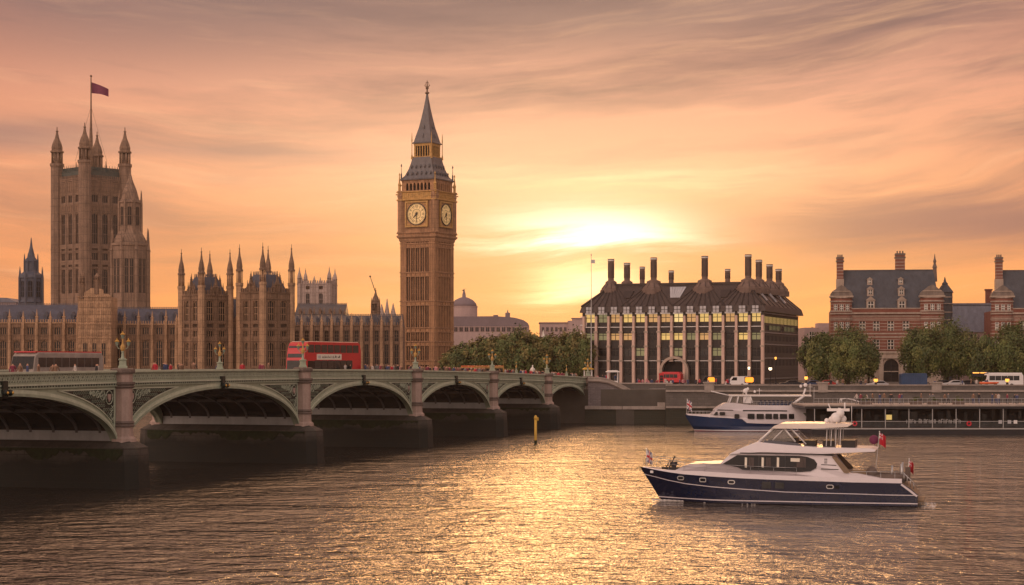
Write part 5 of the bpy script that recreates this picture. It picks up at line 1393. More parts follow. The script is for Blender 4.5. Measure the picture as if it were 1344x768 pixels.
for k in range(12):
    b = MB(); b.box(.1, 3.6, .14, .17, pp(562)+.1, pp(562)+1.05, 0); b.box(0, 3.7, .12, .20, pp(562)+1.05, pp(562)+1.12, 1)
    if 'gp' not in CACHE: CACHE['gp'] = b.mesh('glass_railing', ['glass_grey', 'steel'])
    obj('glass_railing', CACHE['gp'], pon, (.4+k*3.75, 0, 0))
    b = MB(); b.box(0, 3.75, -.3, -.25, pp(531.3)+1.0, pp(531.3)+1.05)
    for j in range(5): b.box(j*.75, j*.75+.04, -.3, -.26, pp(531.3), pp(531.3)+1.0)
    b.box(0, 3.75, -.29, -.27, pp(531.3)+.5, pp(531.3)+.53)
    if 'rl' not in CACHE: CACHE['rl'] = b.mesh('deck_railing', ['steel'])
    obj('deck_railing', CACHE['rl'], pon, (.2+k*3.75, 0, 0))
# worn, unreadable lettering on the pier side
b = MB(); x = PX(1190, PY0)-PX(1066, PY0); rr = random.Random(3)
for k in range(22):
    if k in (4, 12): x += .35; continue
    h_ = rr.choice([.55, .7, .62]); b.box(x, x+.07, .02, .10, 1.75, 1.75+h_)
    if k % 3: b.box(x+.071, x+.26, .02, .10, 1.75+h_-.1, 1.75+h_)
    if k % 2: b.box(x+.20, x+.27, .02, .099, 1.75, 1.75+h_-.101)
    x += .40
b.build('faded_lettering', 'steel', pon)
b = MB(); b.box(0, .9, 3.9, 4.0, 0, .8); o = b.build('lit_window', 'lit', pon, (PX(1170, PY0)-PX(1066, PY0), 0, pp(552)))
for k, pxv in enumerate((1122, 1272)):
    b = MB(); ring(b, .20, .40, -.03, .1, 0, 16); o = b.build('life_ring', mat('life_ring_red', (.5, .04, .06), .6, .1) if k == 0 else 'flag_red', None, (PX(pxv, PY0), PY0+.05, pp(556)))
    tag(o, 'red life ring hanging on the pier railing, %s' % ('left of the lit window' if k == 0 else 'near the right end beside the white notices'), 'life ring')
for k, pxv in enumerate((1325, 1333, 1313)):
    b = MB(); b.box(-.28, .28, -.03, 0, 0, .55); b.box(-.3, .3, 0, .03, -.03, .58, 1); o = b.build('notice_board', ['white' if k == 1 else 'sky_glass', 'blackline'], pon, (PX(pxv, PY0)-PX(1066, PY0), .1, 1.7))
# clutter on the roof deck
def tube_ring(): pass
for k, pxv in enumerate((1140, 1206, 1228, 1262)):
    t = thing('planter_box', ['low planter with scrubby plants on the pier roof, leftmost', 'planter with plants on the pier roof above the lit window', 'planter on the pier roof left of the middle post', 'planter with plants on the pier roof above the right life ring'][k], 'planter', (PX(pxv, PY0), PY0+2, pp(531.3)), 0)
    b = MB(); b.box(-.9, .9, -.3, .3, 0, .5); b.box(-.95, .95, -.35, .35, .42, .52); b.build('box', 'granite_dk', t)
    o = obj('foliage', crown_mesh(90+k, .9, .3, .45, 14, 22, .10, ('leafA', 'leafB', 'leafC')), t, (0, 0, .85))
# gangway arch between pontoon and wall
t = thing('gangway', 'white curved handrail of the gangway down to the left end of the pier roof', 'gangway', (PX(1104, 300), 300, 0), 0)
b = MB(); pts = [(0, 0, 4.6), (.1, 0, 5.25), (.9, .2, 5.35), (2.2, .8, 5.15), (4.0, 1.8, 4.6)]
for a, c in zip(pts, pts[1:]):
    for s_ in (0, 1.4): b.tube((a[0], a[1]+s_, a[2]), (c[0], c[1]+s_, c[2]), .07)
b.box(0, 4.1, 0, 1.9, 4.45, 4.6); b.build('frame', 'white', t)

# ================================================================ YELLOW PILE
t = thing('yellow_pile', 'yellow mooring pile standing alone in the river before the bridge', 'pile', (PX(703, 249), 249, 0), 0)
zt = PZ(545, 249)
b = MB(); b.lathe(0, 0, [(.19, -2), (.19, zt-.6)], 14, 0, True); b.lathe(0, 0, [(.195, .0), (.198, .55)], 14, 1, True); b.build('post', ['yellow', 'weed'], t)
b = MB(); b.lathe(0, 0, [(.19, zt-.6), (.25, zt-.55), (.25, zt-.35), (.18, zt-.12), (.06, zt)], 14, 0, True); b.box(.2, .42, -.08, .08, zt-.75, zt-.3); b.build('cap', 'yellow', t)

# ================================================================ BOATS
def hull(b, st, y_off=0, bands=None):
    """st: stations (x, half beam at deck, sheer z, knuckle z, half beam at knuckle, half beam at water, rake)"""
    secs = []
    for (x, hb, zs, zk, hk, hw, rk) in st:
        sec = [(hb, zs), (hk, zk+.03), (hk, zk-.03), (hw+(hk-hw)*.2, .30), (hw+(hk-hw)*.15, .22), (hw, .04), (hw*.55, -.5)]
        f = lambda z: rk*(zs-z)/zs
        secs.append([(x+f(z), y, z) for y, z in sec])
    m_ = len(secs)
    for sg in (-1, 1):
        for j in range(6):                       # each band is one smooth strip with shared corners
            vs = []
            for s_ in secs: vs += [(s_[j][0], sg*s_[j][1], s_[j][2]), (s_[j+1][0], sg*s_[j+1][1], s_[j+1][2])]
            fs = [(2*i, 2*i+1, 2*i+3, 2*i+2) if sg < 0 else (2*i, 2*i+2, 2*i+3, 2*i+1) for i in range(m_-1)]
            b._add(vs, fs, bands[j], True)
    vs = []
    for s_ in secs: vs += [(s_[0][0], -s_[0][1], s_[0][2]), (s_[0][0], s_[0][1], s_[0][2])]
    b._add(vs, [(2*i, 2*i+2, 2*i+3, 2*i+1) for i in range(m_-1)], bands[6])
    for s_, o_ in ((secs[-1], 1), (secs[0], -1)):
        ring_ = [(p[0], -p[1], p[2]) for p in s_] + [(p[0], p[1], p[2]) for p in s_[::-1]]
        b._add(ring_, [tuple(range(14))[::o_]], bands[0])
def cabin(b, poly, hwf, mi=0):
    """side outline (x, z) carried across the boat; half width hwf(x, z) gives the inward lean"""
    n = len(poly); vs = [(x, -hwf(x, z), z) for x, z in poly] + [(x, hwf(x, z), z) for x, z in poly]
    b._add(vs, [tuple(range(n))], mi); b._add(vs, [tuple(range(2*n-1, n-1, -1))], mi)
    b._add(vs, [((k+1) % n, k, n+k, n+(k+1) % n) for k in range(n)], mi)
def sidepatch(b, poly, hwf, off=.025, mi=0, both=True):
    for s_ in ((-1, 1) if both else (-1,)):
        o = [(x, s_*(hwf(x, z)+off), z) for x, z in poly]; i_ = [(x, s_*(hwf(x, z)-.03), z) for x, z in poly]
        n = len(poly); r_ = tuple(range(n))
        b._add(o+i_, [r_ if s_ < 0 else r_[::-1]] + [((k+1) % n, k, n+k, n+(k+1) % n) if s_ > 0 else (k, (k+1) % n, n+(k+1) % n, n+k) for k in range(n)], mi)
def patches(parent, name, mats, items, hw):
    """one object per side for each (layers) item; layers = [(polygon, offset, material index)]"""
    for layers in items:
        for s_ in (-1, 1):
            b = MB()
            for poly, off, mi in layers:
                o = [(x, s_*(hw(x, z)+off), z) for x, z in poly]; i_ = [(x, s_*(hw(x, z)-.03), z) for x, z in poly]
                n = len(poly); r_ = tuple(range(n))
                b._add(o+i_, [r_ if s_ < 0 else r_[::-1]] + [((k+1) % n, k, n+k, n+(k+1) % n) if s_ > 0 else (k, (k+1) % n, n+(k+1) % n, n+k) for k in range(n)], mi)
            b.build(name, mats, parent)
def rrect(x0, x1, z0, z1, r, n=3):
    pts = []
    for cx, cz_, a0 in ((x1-r, z0+r, -90), (x1-r, z1-r, 0), (x0+r, z1-r, 90), (x0+r, z0+r, 180)):
        for k in range(n+1): a = R(a0+90*k/n); pts.append((cx+r*math.cos(a), cz_+r*math.sin(a)))
    return pts
# ---- near motor yacht. Local x runs from the bow aft, z from the water
YB = 148.5; yrot = R(-14)
bowX = PX(840, YB)
ya = thing('motor_yacht', 'large motor yacht with navy hull and white flybridge cruising nearest the viewer', 'yacht', (bowX, YB, 0), yrot)
c_, s_ = math.cos(yrot), math.sin(yrot)
def yx(px):                                     # local x of a photo column on the near side (y = -2.2)
    k = (px-672.0)/F; return (k*(YB-2.2*c_) - bowX - 2.2*s_)/(c_-k*s_)
def yz(px, py): x = yx(px); Yv = YB + x*s_ - 2.2*c_; return PZ(py, Yv)
def ypt(px, py): return (yx(px), yz(px, py))
Ly = yx(1204)
def hb_at(f): return 2.85*min(1, (1-(1-min(f/.42, 1))**2.2))**.8 * (1 if f < .8 else 1-.10*(f-.8)/.2) + .03
sheer = [(838,614.5),(850,616.5),(870,619.5),(897,622.5),(935,625),(971,627),(1030,629.6),(1080,631),(1120,632.5),(1160,633.3),(1184,634)]
knuck = [(838,624.5),(850,627),(870,631),(897,635),(935,638.5),(971,641),(1030,645),(1080,646.5),(1120,647.5),(1160,649),(1184,649.5)]
st = []
for (px_, ps), (_, pk) in zip(sheer, knuck):
    x = max(yx(px_), 0) if px_ > 838 else 0; f = x/Ly; hb = hb_at(f)
    zs, zk = yz(px_, ps), yz(px_, pk)
    rk = 1.75*max(0, 1-f/.22)
    hw = hb*(.25+.72*min(1, f/.30)); hk = hb*(.80+.18*min(1, f/.3))
    st.append((x, hb, zs, zk, hk, hw, rk))
x, hb, zs, zk, hk, hw, rk = st[-1]
st.append((yx(1195), hb*.99, zk+.55, zk, hk*.995, hw, 0)); st.append((yx(1204.5), hb*.97, zk+.06, zk, hk*.98, hw, 0))
b = MB(); hull(b, st, bands=[0, 1, 2, 1, 2, 3, 4]); b.build('hull', ['navy', 'gel', 'navy', 'blackline', 'teak'], ya)
sh = [(s[0], s[1], s[2]) for s in st[:-2]]
def at_x(x, j):
    for p, q in zip(sh, sh[1:]):
        if p[0] <= x <= q[0]: return p[j] + (q[j]-p[j])*(x-p[0])/(q[0]-p[0])
    return sh[-1][j] if x > sh[-1][0] else sh[0][j]
hwf = lambda x, z: max(.02, (at_x(x, 1)-.03) - max(0, z-at_x(x, 2))*.16)
hwf2 = lambda x, z: max(.02, min(at_x(x, 1)-.10, 2.62) - max(0, z-2.6)*.20)
hwk = lambda x, z: at_x(x, 1)*.975+.03
# bulwark and deck edge in white
b = MB()
xs_b = [yx(p) for p in (839, 855, 875, 897, 920, 950, 980, 1010, 1040, 1080, 1120, 1150, 1184)]
vs = []
for x in xs_b:
    z_ = at_x(x, 2); hh_ = .06+.30*min(1, max(0, (x-1)/4)); h_ = hwf(x, z_)
    vs += [(x, -h_-.02, z_), (x, -h_+.02, z_+hh_), (x, -h_+.12, z_+hh_), (x, -h_+.12, z_-.05)]
for sg in (1, -1):
    v2 = [(x, y*sg, z) for x, y, z in vs]; n = len(xs_b)
    b._add(v2, [(4*k+e, 4*k+4+e, 4*k+4+(e+1)%4, 4*k+(e+1)%4) if sg < 0 else (4*k+(e+1)%4, 4*k+4+(e+1)%4, 4*k+4+e, 4*k+e) for k in range(n-1) for e in range(4)])
# swept stern quarter
b.build('bulwark', 'gel', ya)
b = MB()
cabin(b, [ypt(1184, 634.5), ypt(1196, 634+9), ypt(1204.5, 650), ypt(1203, 652), ypt(1194, 645), ypt(1182, 636)], lambda x, z: st[-2][1]+.03); b.build('stern_quarter', 'gel', ya)
deckz = lambda px: at_x(yx(px), 2)
# coach roof and saloon
b = MB()
low = [ypt(1178, 634), ypt(1122, 632), ypt(1030, 629), ypt(971, 626.5), ypt(897, 622), ypt(880, 620)]
up = [ypt(897, 611.5), ypt(905, 609), ypt(946, 608), ypt(959, 595.5), ypt(966, 592), ypt(1000, 591), ypt(1092, 598.5), ypt(1108, 620), ypt(1125, 621), ypt(1178, 632)]
cabin(b, low+up, hwf2, 0)
b.build('saloon', ['gel'], ya)
win = [ypt(949, 608.5), ypt(968, 597), ypt(1050, 598.2), ypt(1060, 599.5), ypt(1069, 603), ypt(1073, 608.5), ypt(1071.5, 614), ypt(1064, 618), ypt(1050, 619), ypt(975, 616), ypt(969, 613)]
patches(ya, 'saloon_window', ['glass'], [[(win[::-1], .02, 0)]], hwf2)
patches(ya, 'curtain', ['dark', 'cream', 'bronze_roof'], [[([ypt(xa, 613), ypt(xb, 613.5), ypt(xb, 600.5), ypt(xa, 600)], .032, mi)] for xa, xb, mi in ((978, 981, 1), (983, 990, 2), (1000, 1003, 1), (1006, 1012, 2), (1020, 1023, 1), (1046, 1058, 2))]
    + [[([ypt(1038, 605.5), ypt(1050, 606), ypt(1050, 601.5), ypt(1038, 601)], .034, 1)]], hwf2)
patches(ya, 'window_bar', ['blackline'], [[([ypt(xm, 618), ypt(xm+1, 618), ypt(xm+1, 597.8), ypt(xm, 597.8)], .04, 0)] for xm in (996, 1030.5)], hwf2)
patches(ya, 'wing_window', ['teak'], [[([ypt(1092, 599.5), ypt(1098, 599.5), ypt(1117, 619), ypt(1112, 621), ypt(1108, 620)], .06, 0)]], lambda x, z: hwf2(x, z)+.03)
b = MB()                                          # windscreen
for s__ in (-1, 1): pass
p0, p1 = ypt(947, 608.3), ypt(961, 596)
b._add([(p0[0]-.04, -hwf2(*p0)+.1, p0[1]), (p0[0]-.04, hwf2(*p0)-.1, p0[1]), (p1[0]-.04, hwf2(*p1)-.1, p1[1]), (p1[0]-.04, -hwf2(*p1)+.1, p1[1]),
        (p0[0]+.05, -hwf2(*p0)+.1, p0[1]), (p0[0]+.05, hwf2(*p0)-.1, p0[1]), (p1[0]+.05, hwf2(*p1)-.1, p1[1]), (p1[0]+.05, -hwf2(*p1)+.1, p1[1])], [(3,2,1,0),(4,5,6,7),(0,1,5,4),(1,2,6,5),(2,3,7,6),(3,0,4,7)])
b.build('windscreen', 'glass', ya)
# flybridge deck and coaming
hwf3 = lambda x, z: 2.55 - max(0, z-4.2)*.25
b = MB()
cabin(b, [ypt(957, 596), ypt(1000, 593), ypt(1080, 595.5), ypt(1148, 592.5), ypt(1150, 590.5), ypt(1144, 588.5), ypt(1075, 587), ypt(1030, 583.5), ypt(1000, 580.5), ypt(995.5, 579), ypt(975, 587)], hwf3, 0); b.build('flybridge', ['gel'], ya)
patches(ya, 'trim_line', ['blackline'], [[([ypt(972, 594.6), ypt(1100, 596.8), ypt(1100, 595.8), ypt(972, 593.6)], .02, 0)]], hwf3)
patches(ya, 'air_vent', ['blackline'], [[([ypt(1078, 610), ypt(1098, 611), ypt(1098, 610), ypt(1078, 609)], .02, 0)], [([ypt(1078, 615.5), ypt(1101, 616.5), ypt(1101, 615.5), ypt(1078, 614.5)], .02, 0)]] + [[([ypt(1082, 603+k*2.4), ypt(1086, 603+k*2.4), ypt(1086, 602+k*2.4), ypt(1082, 602+k*2.4)], .02, 0)] for k in range(3)], hwf2)
patches(ya, 'coaming_glass', ['navy'], [[([ypt(1001, 580.6), ypt(1054, 587), ypt(1050, 582), ypt(1035, 580), ypt(1006, 577.5)], .0, 0)]], lambda x, z: hwf3(x, z)-.03)
# flybridge windscreen frame
b = MB()
hw4 = lambda x, z: 2.15 - max(0, z-5.0)*.2
for s__ in (-1, 1):
    for (a, c, r_) in (((996, 579.5), (1015, 562), .10), ((1014, 578), (1029, 562.5), .05), ((1029, 562.5), (1044, 580), .07), ((1037, 562), (1058, 583), .05)):
        p, q = ypt(*a), ypt(*c); b.tube((p[0], s__*hw4(*p), p[1]), (q[0], s__*hw4(*q), q[1]), r_)
for k in range(5):
    y_ = -2.0+k*1.0; p, q = ypt(996, 579.5), ypt(1015, 562); b.tube((p[0], y_, p[1]), (q[0], y_*.9, q[1]), .05)
for px_ in (1084, 1090, 1096, 1102): 
    for s__ in (-1, 1): p, q = ypt(px_, 586), ypt(px_+1, 561); b.tube((p[0], s__*1.8, p[1]), (q[0], s__*1.7, q[1]), .035)
b.build('flybridge_frame', ['white'], ya)
b = MB()
sidepatch(b, [ypt(999, 579), ypt(1042, 579.5), ypt(1029, 563.5), ypt(1016, 563)], lambda x, z: hw4(x, z)-.02, .0, 0)
p, q = ypt(997, 579), ypt(1014.5, 563)
b._add([(p[0], -2.05, p[1]), (p[0], 2.05, p[1]), (q[0], 1.9, q[1]), (q[0], -1.9, q[1]), (p[0]+.03, -2.05, p[1]), (p[0]+.03, 2.05, p[1]), (q[0]+.03, 1.9, q[1]), (q[0]+.03, -1.9, q[1])], [(3,2,1,0),(4,5,6,7)])
m_, gg, bs_ = newmat('tinted_clear_screen'); bs_.inputs['Base Color'].default_value = (.20, .18, .16, 1); bs_.inputs['Roughness'].default_value = .08; bs_.inputs['Alpha'].default_value = .55; M['tint'] = m_
b.build('flybridge_screen', ['tint'], ya)
b = MB()
cabin(b, [ypt(1012, 562.5), ypt(1060, 562.8), ypt(1112, 560.5), ypt(1116, 558.3), ypt(1112, 556.8), ypt(1060, 555.5), ypt(1024, 556), ypt(1016, 559)], lambda x, z: 2.2, 0); b.build('hardtop', ['gel_warm'], ya)
b = MB()
for (px_, py_, r_) in ((1095, 549, .42), (1101, 543, .34), (1090, 553, .36), (1104, 551, .30)):
    p = ypt(px_, py_); b.ball((p[0], random.uniform(-.8, .8), p[1]), r_, 10, 8)
p = ypt(1098, 556); b.tube((p[0], 0, p[1]), (p[0]+.1, 0, p[1]+1.2), .14); q = ypt(1098, 539)
b.box(q[0]-.9, q[0]+.9, -.12, .12, q[1]-.1, q[1]+.12); b.tube((q[0]-.6, 0, q[1]), (q[0]-.8, 0, q[1]+.5), .05); b.tube((q[0]+.5, .2, q[1]), (q[0]+.5, .2, q[1]+.6), .06)
for k in range(3): b.ball((p[0]-.9+k*.5, -.5+.4*k, p[1]+.18), .2, 8, 6)
b.tube((p[0]+1.1, -.6, p[1]-.1), (p[0]+1.1, -.6, p[1]+1.4), .02)
b.build('radar_mast', ['white'], ya)
# seats and helm on the flybridge
b = MB(); p = ypt(1062, 583)
for k in range(3): b.box(p[0]-2+k*1.5, p[0]-1.1+k*1.5, -1.2, 1.2, p[1]-.4, p[1]+.25+.2*(k == 0)); 
b.box(p[0]+2.5, p[0]+3.6, -1.6, 1.6, p[1]-.4, p[1]+.3); b.build('flybridge_seating', 'bronze', ya)
# hull windows
it = []
for px_, py_ in ((893, 627.6), (961, 632.2), (1090, 638.2)):
    x, z_ = ypt(px_, py_); it.append([(rrect(x-.30, x+.30, z_-.17, z_+.17, .16), .035, 1), (rrect(x-.23, x+.23, z_-.11, z_+.11, .10), .045, 0)])
x, z_ = ypt(923, 629.6); it.append([(rrect(x-.28, x+.28, z_-.18, z_+.18, .1), .035, 1), (rrect(x-.22, x+.22, z_-.12, z_+.12, .08), .045, 0)])
for px_ in (1003, 1020): x, z_ = ypt(px_+4, 635.3); it.append([(rrect(x-.36, x+.36, z_-.32, z_+.32, .08), .03, 2)])
x, z_ = ypt(1099, 638.8); it.append([(rrect(x-.2, x+.2, z_-.12, z_+.12, .1), .03, 0)])
patches(ya, 'porthole', ['glass', 'steel', 'glass_grey'], it, hwk)
x, z_ = ypt(852, 620.5); patches(ya, 'anchor_pocket', ['white'], [[(rrect(x-.14, x+.14, z_-.1, z_+.1, .05), .04, 0)]], lambda x, z: hwf(x, z)*.97)
# rails
rx = [yx(p) for p in (842, 858, 876, 897, 925, 955, 985, 1015, 1045)]
for s__ in (-1, 1):
    pv = None; b = MB()
    for x in rx:
        h_ = hwf(x, at_x(x, 2))-.06; z_ = at_x(x, 2)+.25; tp = z_+.75 if x > 1.5 else z_+.55
        b.tube((x, s__*h_, z_), (x+.1, s__*h_, tp), .018, n=4)
        if pv: b.tube(pv, (x+.1, s__*h_, tp), .022, n=4); b.tube((pv[0], pv[1], pv[2]-.35), (x+.1, s__*h_, tp-.35), .014, n=4)
        pv = (x+.1, s__*h_, tp)
    b.build('rail', 'steel', ya)
b = MB(); x = yx(879); b.lathe(x, 0, [(.22, deckz(879)), (.22, deckz(879)+.5), (.35, deckz(879)+.55), (.3, deckz(879)+.8)], 8); b.box(x-1.0, x+.6, -.2, .2, deckz(879), deckz(879)+.35); b.tube((x-.4, 0, deckz(879)+.3), (x+.1, 0, deckz(879)+1.25), .06); b.tube((x-.9, .4, deckz(879)), (x-.3, .1, deckz(879)+.9), .05)
b.build('windlass', 'blackline', ya)
# cockpit furniture, tender and davit at the stern
b = MB(); x = yx(1140); z_ = deckz(1140)+.2
b.box(x-2.2, x-.2, -1.8, 1.8, z_, z_+.55); b.box(x-2.6, x-2.2, -1.8, 1.8, z_, z_+1.0); b.build('cockpit_seating', 'teak', ya)
b = MB(); x = yx(1140); b.lathe(x+.2, -1.2, [(.45, z_), (.5, z_+.6), (.3, z_+.9), (.05, z_+1.0)], 10, 0, True); b.build('covered_winch', 'granite_dk', ya)
b = MB(); x = yx(1172); z_ = deckz(1172)+.05                       # inflatable tender lying athwart the stern
b.tube((x-1.6, -1.4, z_+.3), (x+1.2, -1.6, z_+.35), .26, .22, 8); b.tube((x-1.6, 1.0, z_+.3), (x+1.2, 1.2, z_+.35), .26, .22, 8); b.tube((x-1.6, -1.4, z_+.3), (x-2.1, -.2, z_+.4), .24, n=8); b.tube((x-1.6, 1.0, z_+.3), (x-2.1, -.2, z_+.4), .24, n=8)
b.box(x-1.4, x+1.0, -1.2, 1.0, z_, z_+.2); b.box(x+.9, x+1.3, -.4, .3, z_, z_+1.1, 0); b.build('tender', 'granite_dk', ya)
b = MB(); x = yx(1183)
b.tube((x, -1.2, z_), (x, -1.2, z_+1.4), .13); b.tube((x, 1.2, z_), (x, 1.2, z_+1.4), .10); b.tube((x-.8, 0, z_), (x-.8, 0, z_+1.2), .1)
for k in range(4): b.tube((x+.2+k*.25, -2.0, z_-.1-.15*k), (x+.2+k*.25, -2.0, z_+.75-.25*k), .03, n=4)
b.tube((x+.1, -2.0, z_+.8), (x+1.25, -2.0, z_-.35), .035); b.tube((x-6, -2.3, z_+.8), (x+.1, -2.0, z_+.8), .025)
for k in range(6): b.tube((x-6+k*1.1, -2.25, z_-.1), (x-6+k*1.1, -2.25, z_+.8), .02, n=4)
b.build('stern_fittings', 'steel', ya)
# stern platform
b = MB(); xq = yx(1204); b.box(xq-.3, xq+.5, -2.1, 2.1, .35, .5); b.build('bathing_platform', 'teak', ya)
def flag_mesh(L, Hh, mats, kind, seed=0):
    b = MB(); n, m_ = 16, 10
    for i in range(n):
        for j in range(m_):
            fx, fz = (i+.5)/n, (j+.5)/m_
            if kind == 'ensign':
                cr = fx < .5 and fz > .5; u_, v_ = fx/.5, (fz-.5)/.5
                mi = 0
                if cr:
                    mi = 1
                    if abs(u_-v_) < .14 or abs(u_-(1-v_)) < .14: mi = 2
                    if abs(u_-.5) < .17 or abs(v_-.5) < .22: mi = 2
                    if abs(u_-.5) < .09 or abs(v_-.5) < .12: mi = 0
            else:
                mi = 1
                if abs(fx-fz) < .12 or abs(fx-(1-fz)) < .12: mi = 2
                if abs(fx-.5) < .15 or abs(fz-.5) < .18: mi = 2
                if abs(fx-.5) < .08 or abs(fz-.5) < .1: mi = 0
            def P3(a, c): 
                return (a/n*L, .12*math.sin(a*.9+seed)*a/n, (c/m_-1)*Hh - .35*Hh*(a/n)**1.3)
            vs = [P3(i, j), P3(i+1, j), P3(i+1, j+1), P3(i, j+1)]
            b._add(vs, [(0,1,2,3)], mi, True)
    return b.mesh('flag', mats)
fm_ = ['flag_red', 'flag_blue', 'flag_white']
def staff(parent, x, y, z, h, lean, fl, fh, kind, seed, fz=0):
    b = MB(); b.tube((x, y, z), (x+lean, y, z+h), .035, .02, n=6); b.ball((x+lean, y, z+h), .05); s_o = b.build('flagstaff', 'white', parent)
    o = obj('flag', flag_mesh(fl, fh, fm_, kind, seed), s_o, (x+lean*.98, y, z+h-.06-fz)); return s_o
p = ypt(1147.5, 625); staff(ya, p[0], -.8, p[1], 3.5, .35, .50, .95, 'ensign', 1)
p = ypt(843, 614); staff(ya, p[0], 0, p[1], 1.45, -.05, .55, 1.0, 'jack', 2)
p = ypt(1190, 628); staff(ya, p[0], .6, p[1]-.3, 1.7, .12, .35, .9, 'ensign', 3)
b = MB(); p = ypt(1146, 578); b.ball((p[0], -.9, p[1]), .38, 10, 8); b.build('lifebuoy_cover', 'maroon', ya)
# bow wave
b = MB(); rr = random.Random(2); x0_ = yx(855)
for k in range(150):
    f = k/150; x = x0_-.3+f*9; y_ = -.15-f*2.6+rr.gauss(0, .18); r_ = .04+.15*rr.random()*(1-f*.8)
    b.ball((x, y_, .01), r_*1.1, 7, 4, 0, .35); 
for k in range(60): b.ball((yx(1204)+rr.uniform(.2, 1.4), rr.uniform(-2.3, 2.3), .0), rr.uniform(.04, .11), 7, 4, 0, .25)
o = b.build('wake_foam', 'foam', None, (bowX, YB, 0), yrot); o['kind'] = 'stuff'; o['label'] = 'thin white foam along the bow and stern of the near yacht'

# ---- tour boat by the embankment
TB = 299.0; kb = TB/F
tb = thing('passenger_boat', 'white and blue passenger launch with row of square windows by the river wall', 'boat', (PX(899, TB), TB, 0), R(-3))
def tx(px): return (px-899)*kb
def tp(px, py): return (tx(px), PZ(py, TB-1.0) if True else 0)
sheer = [(899,545),(910,545.5),(930,547),(950,548),(972,549.5),(978,554.5),(1000,555.5),(1040,556),(1078,556)]
Lt = tx(1078); st = []
for px_, ps in sheer:
    x = tx(px_); f = x/Lt; hb = 2.9*min(1, (1-(1-min(f/.35, 1))**2.2))**.8+.03; zs = tp(px_, ps)[1]
    st.append((x, hb, zs, .78, hb*.93, hb*(.3+.65*min(1, f/.3)), 1.6*max(0, 1-f/.2)))
b = MB(); hull(b, st, bands=[0, 0, 0, 0, 1, 2, 3]); b.build('hull', ['navy2', 'gel', 'flag_red', 'teak'], tb)
hwt = lambda x, z: max(.05, 2.9*min(1, (1-(1-min((x+.3)/Lt/.35, 1))**2.2))**.8 - .03 - max(0, z-2.2)*.12)
b = MB()
cabin(b, [tp(978, 555), tp(972, 549.7), tp(950, 548.3), tp(930, 547.2), tp(903, 545), tp(900, 543.2), tp(930, 544), tp(933, 543.5), tp(938, 538), tp(962, 538), tp(975, 537), tp(1050, 541.0), tp(1056, 548), tp(1064, 554), tp(1076, 555), tp(1076, 556.5)][::1], hwt, 0)
b.build('main_cabin', ['gel'], tb)
b = MB()
cabin(b, [tp(936, 538.2), tp(1050, 541.3), tp(1058, 541), tp(1052, 532), tp(985, 531.5), tp(962, 528.5), tp(950, 528.8), tp(943, 533)], lambda x, z: hwt(x, z)-.12, 0); b.build('upper_deck', ['gel'], tb)
patches(tb, 'cabin_window', ['glass'], [[(rrect(tx(x0_), tx(x1_), tp(0, 549.3)[1], tp(0, 542.6)[1], .12), .02, 0)] for x0_, x1_ in ((979, 988), (990.5, 1000), (1002, 1010.5), (1012, 1018.5), (1020.5, 1030), (1032, 1039))]
    + [[(rrect(tx(962), tx(968.5), tp(0, 549)[1], tp(0, 543)[1], .2), .02, 0)], [(rrect(tx(943), tx(950), tp(0, 544.6)[1], tp(0, 540.2)[1], .12), .02, 0)], [([tp(935, 544.5), tp(940.5, 544.5), tp(940.5, 540.3), tp(938, 540.3)], .02, 0)]], hwt)
patches(tb, 'trim_line', ['blackline'], [[([tp(973, 539.4), tp(1030, 539.6), tp(1030, 538), tp(973, 537.6)], .03, 0)], [([tp(939, 538.4), tp(961, 538.6), tp(960, 537.6), tp(941, 537)], .03, 0)]], hwt)
b = MB()                                          # wheelhouse
for px_, q_x in ((956, 959.5), (966, 968), (975, 978), (986, 983)):
    for s__ in (-1, 1):
        p, q = tp(px_, 528.5), tp(q_x, 519.5); b.tube((p[0], s__*1.8, p[1]), (q[0], s__*1.7, q[1]), .13)
p, q = tp(974, 529), tp(981, 519.5); b.box(p[0], q[0]+.4, -1.7, 1.7, p[1], q[1], 0)
p = tp(956, 519.6); q = tp(1062, 518.2)
b.box(p[0], q[0], -1.9, 1.9, p[1]-.05, p[1]+.18, 0)
p, q = tp(933, 513.5), tp(957, 519.3); b.tube((p[0], -.3, p[1]), (q[0], -.3, q[1]), .09)
for s__ in (-1, 1):
    p, q = tp(1034, 533), tp(1053, 519); b.tube((p[0], s__*1.9, p[1]), (q[0], s__*1.7, q[1]), .22)
    p, q = tp(1053, 519), tp(1056, 510); b.tube((p[0], s__*.4, p[1]), (q[0], s__*.4, q[1]), .12)
b.build('wheelhouse', ['white'], tb)
b = MB(); sidepatch(b, [tp(957.5, 528.2), tp(973, 528.2), tp(972, 520.2), tp(961, 520.2)], lambda x, z: 1.72, 0, 0); p = tp(956.5, 528.4); q = tp(959.8, 520)
b._add([(p[0], -1.7, p[1]), (p[0], 1.7, p[1]), (q[0], 1.7, q[1]), (q[0], -1.7, q[1])], [(3,2,1,0)]); b.build('wheelhouse_glass', ['tint'], tb)
b = MB()
for px_, py_, r_ in ((978, 513, .4), (981, 510.5, .25), (1056, 505.5, .35), (1050, 507, .25), (990, 514, .22)):
    p = tp(px_, py_); b.ball((p[0], 0, p[1]), r_, 8, 6)
p = tp(979, 519); b.tube((p[0], 0, p[1]), (p[0], 0, p[1]+1.2), .14)
for px_, h_ in ((1062, 2.0), (996, 1.2), (975, 1.0)): p = tp(px_, 519); b.tube((p[0], 0, p[1]), (p[0], 0, p[1]+h_), .04); b.box(p[0]-.4, p[0]+.4, -.04, .04, p[1]+h_*.7, p[1]+h_*.7+.06)
b.build('radar_mast', 'white', tb)
